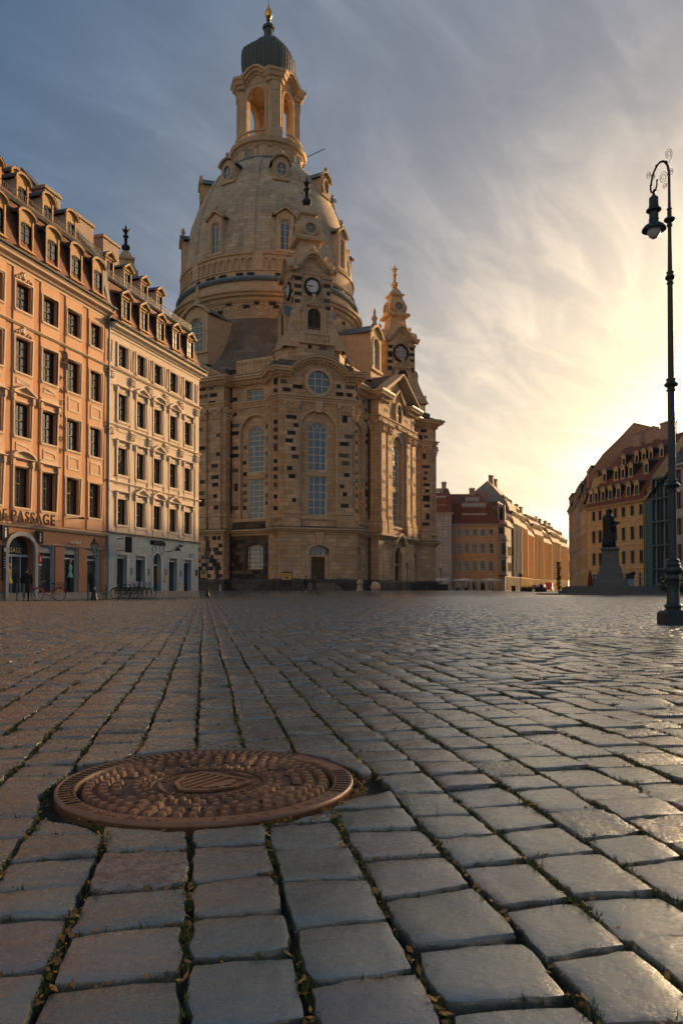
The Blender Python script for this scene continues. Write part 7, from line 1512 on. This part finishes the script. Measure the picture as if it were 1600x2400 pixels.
def stone_things():
    for x in (-3.3, 3.0):
        v = Matrix.Translation((CHX, CHY, 0)) @ Matrix.Rotation(CHB, 4, 'Z') @ Vector((x + 1.2, -27.2, 0))
        if x > 0: MB().lathe([(.42, 0), (.42, .35), (.3, .55), (.36, .75), (.25, .95)], 14).ball((0, 0, 1.25), .36, 14).build('stone_ball_post', m_sand, None, smooth=40, label='sandstone post topped by a ball right of the church steps', cat='post', loc=tuple(v))
    b = MB(); b.ball((0, 0, .55), .6, 12, 1.1)
    for i in range(len(b.v)): p = Vector(b.v[i]); n_ = noise.noise(p * 2.2); b.v[i] = tuple(p * (1 + .22 * n_))
    b.build('stone_boulder', m_sand, None, smooth=60, label='rough pale boulder at the foot of the right church wall', cat='boulder', loc=(3.9, 88.3, .1))
    b = MB(); b.tube([(0, 0, 0), (0, 0, 1.3), (.2, .6, 1.5), (.5, 1.8, 1.6)], .03, 6); b.tube([(.5, 1.8, .6), (.5, 1.8, 1.6)], .03, 6); b.build('stair_railing', m_iron, None, label='black handrail on the right side of the church door steps', cat='railing', loc=(-.6, 84.2, .2))
    for i, (x, y, w, lab) in enumerate(((9.2, 92.0, 1.6, 'dark bench-like crate in front of the right church wall'), (12.6, 97.5, 1.7, 'dark box next to the right church corner'))): MB().box(-w/2, w/2, -.4, .4, 0, .95).box(-w/2 - .05, w/2 + .05, -.45, .45, .95, 1.02).build('dark_box', m_iron, None, label=lab, cat='box', loc=(x, y, .05))
    MB().lathe([(.12, 0), (.14, .3), (.09, .7), (.05, .85), (0, .88)], 10).build('marker_stone', mat('pale_marker', (.35, .36, .38), .7), None, smooth=50, label='small pale stone marker before the left church wall', cat='marker', loc=(-12.9, 82.0, .1))
    # planters, bins and parked vehicles at the mouth of the side street
    r6 = random.Random(4)
    for i, (x, y, lab) in enumerate(((28.6, 128, 'dark litter bin at the left end of the planter row'), (30.3, 126, 'dark planter box, leftmost of the row by the street'), (32.6, 126, 'dark planter box, second of the row by the street'))):
        if i == 0: MB().lathe([(.32, 0), (.36, .9), (.3, 1.0), (0, 1.02)], 12).build('litter_bin', m_iron, None, label=lab, cat='bin', loc=(x, y, 0), smooth=40)
        else:
            e = empty('planter_box', lab, 'planter', (x, y, 0)); MB().box(-.9, .9, -.35, .35, 0, .6).build('box', m_iron, e); b = MB()
            for _ in range(160): p = Vector((r6.uniform(-.85, .85), r6.uniform(-.3, .3), .6 + abs(r6.gauss(0, .14)))); u = Vector((r6.gauss(0, .06), r6.gauss(0, .06), r6.gauss(0, .05))); v = Vector((r6.gauss(0, .05), r6.gauss(0, .05), .05)); b.add([p - u, p + v, p + u, p - v], [(0, 1, 2, 3)])
            b.build('plants', mat('dark_leaf', (.03, .05, .022), .7), e)
    for i in range(7):
        x = 34.6 + i * 1.15; b = MB(); b.tube([(0, 0, 0), (0, 0, .72)], .03, 5); b.lathe([(.45, .72), (.45, .76), (0, .76)], 14); b.build('cafe_table', m_iron, None, label='small round dark cafe table, number in the row left of the platform edge'.replace('number in the row', ('first', 'second', 'third', 'fourth', 'fifth', 'sixth', 'last')[i] + ' from the left'), cat='table', group='cafe tables at the street mouth', loc=(x, 118 - (i % 2) * 1.5, 0))
    e = empty('road_sign', 'round blue road sign on a pole at the side street corner', 'sign', (37.2, 160, 0)); MB().tube([(0, 0, 0), (0, 0, 3.6)], .04, 6).build('pole', m_iron, e); b = MB(); b.xz([(.42*math.cos(a), 3.3 + .42*math.sin(a)) for a in [2*math.pi*k/20 for k in range(20)]], -.04, 0); b.build('disc', mat('blue_plate', (.01, .04, .16), .4), e)
    def car(loc, rz, colr, label, van=False):
        e = empty('parked_car', label, 'car', loc, rz); m_ = mat('car_%03d' % int(colr[0]*900 + colr[2]*90), colr, .3, coat=.5); H = 2.2 if van else 1.45
        prof = [(-2.1, .35), (-2.15, .8), (-1.9, .95), (-1.2, 1.0 if not van else 1.2), (-.7, H - .08), (.2, H), (1.3, H - .08), (1.95, 1.05), (2.1, .9), (2.1, .35)]
        b = MB(); b.xz(prof, -.85, .85); b.build('body', m_, e, smooth=30); b = MB(); b.xz([(-1.1, 1.0), (-.68, H - .15), (.2, H - .08), (1.2, H - .15), (1.75, 1.02)], -.87, .87); b.build('windows', m_glass, e)
        for x in (-1.35, 1.35):
            for y in (-.8, .8): w = MB(); w.tube([(x, y - .1, .32), (x, y + .1, .32)], .32, 14); w.build('wheel', m_iron, e)
        for y in (-.6, .6): MB().box(-2.18, -2.08, y - .15, y + .15, .62, .78).build('headlight', mat('headlight', (.6, .6, .55), .2), e)
    car((45.6, 176, 0), R(68), (.45, .44, .42), 'small light car parked in the side street'); car((55.3, 205, 0), R(70), (.35, .02, .02), 'red van parked deep in the side street', True); car((47.6, 188, 0), R(68), (.03, .03, .035), 'dark car parked in the side street')
    # flower planter by the teal house, and a column shrub in the street
    def leafy(name, label, loc, n, sx, sy, z0, z1, col, cat, pot=True, flowers=None):
        e = empty(name, label, cat, loc); 
        if pot: MB().box(-sx, sx, -sy, sy, 0, z0).build('trough', m_iron, e)
        b = MB()
        for _ in range(n): p = Vector((r6.gauss(0, sx*.5), r6.gauss(0, sy*.5), r6.uniform(z0, z1))); u = Vector((r6.gauss(0, .09), r6.gauss(0, .09), r6.gauss(0, .07))); v = Vector((r6.gauss(0, .07), r6.gauss(0, .07), .07)); b.add([p - u, p + v, p + u, p - v], [(0, 1, 2, 3)])
        b.build('foliage', mat('leaf_' + name, col, .7), e)
        if flowers:
            b = MB()
            for _ in range(60): b.ball((r6.gauss(0, sx*.5), -sy*.8, r6.uniform(z0, z1)), .09, 5)
            b.build('blossom', mat('pale_blossom', flowers, .7), e, kind='stuff')
    leafy('flower_trough', 'trough of leafy plants with pale blossoms before the teal house', (42.4, 98.5, 0), 700, 1.7, .5, .8, 2.2, (.06, .10, .03), 'plants', flowers=(.55, .60, .40))
    leafy('column_shrub', 'dark columnar shrub standing in the side street', (48.3, 171, 0), 900, .5, .5, .2, 6.5, (.02, .03, .015), 'shrub', pot=False)
stone_things()
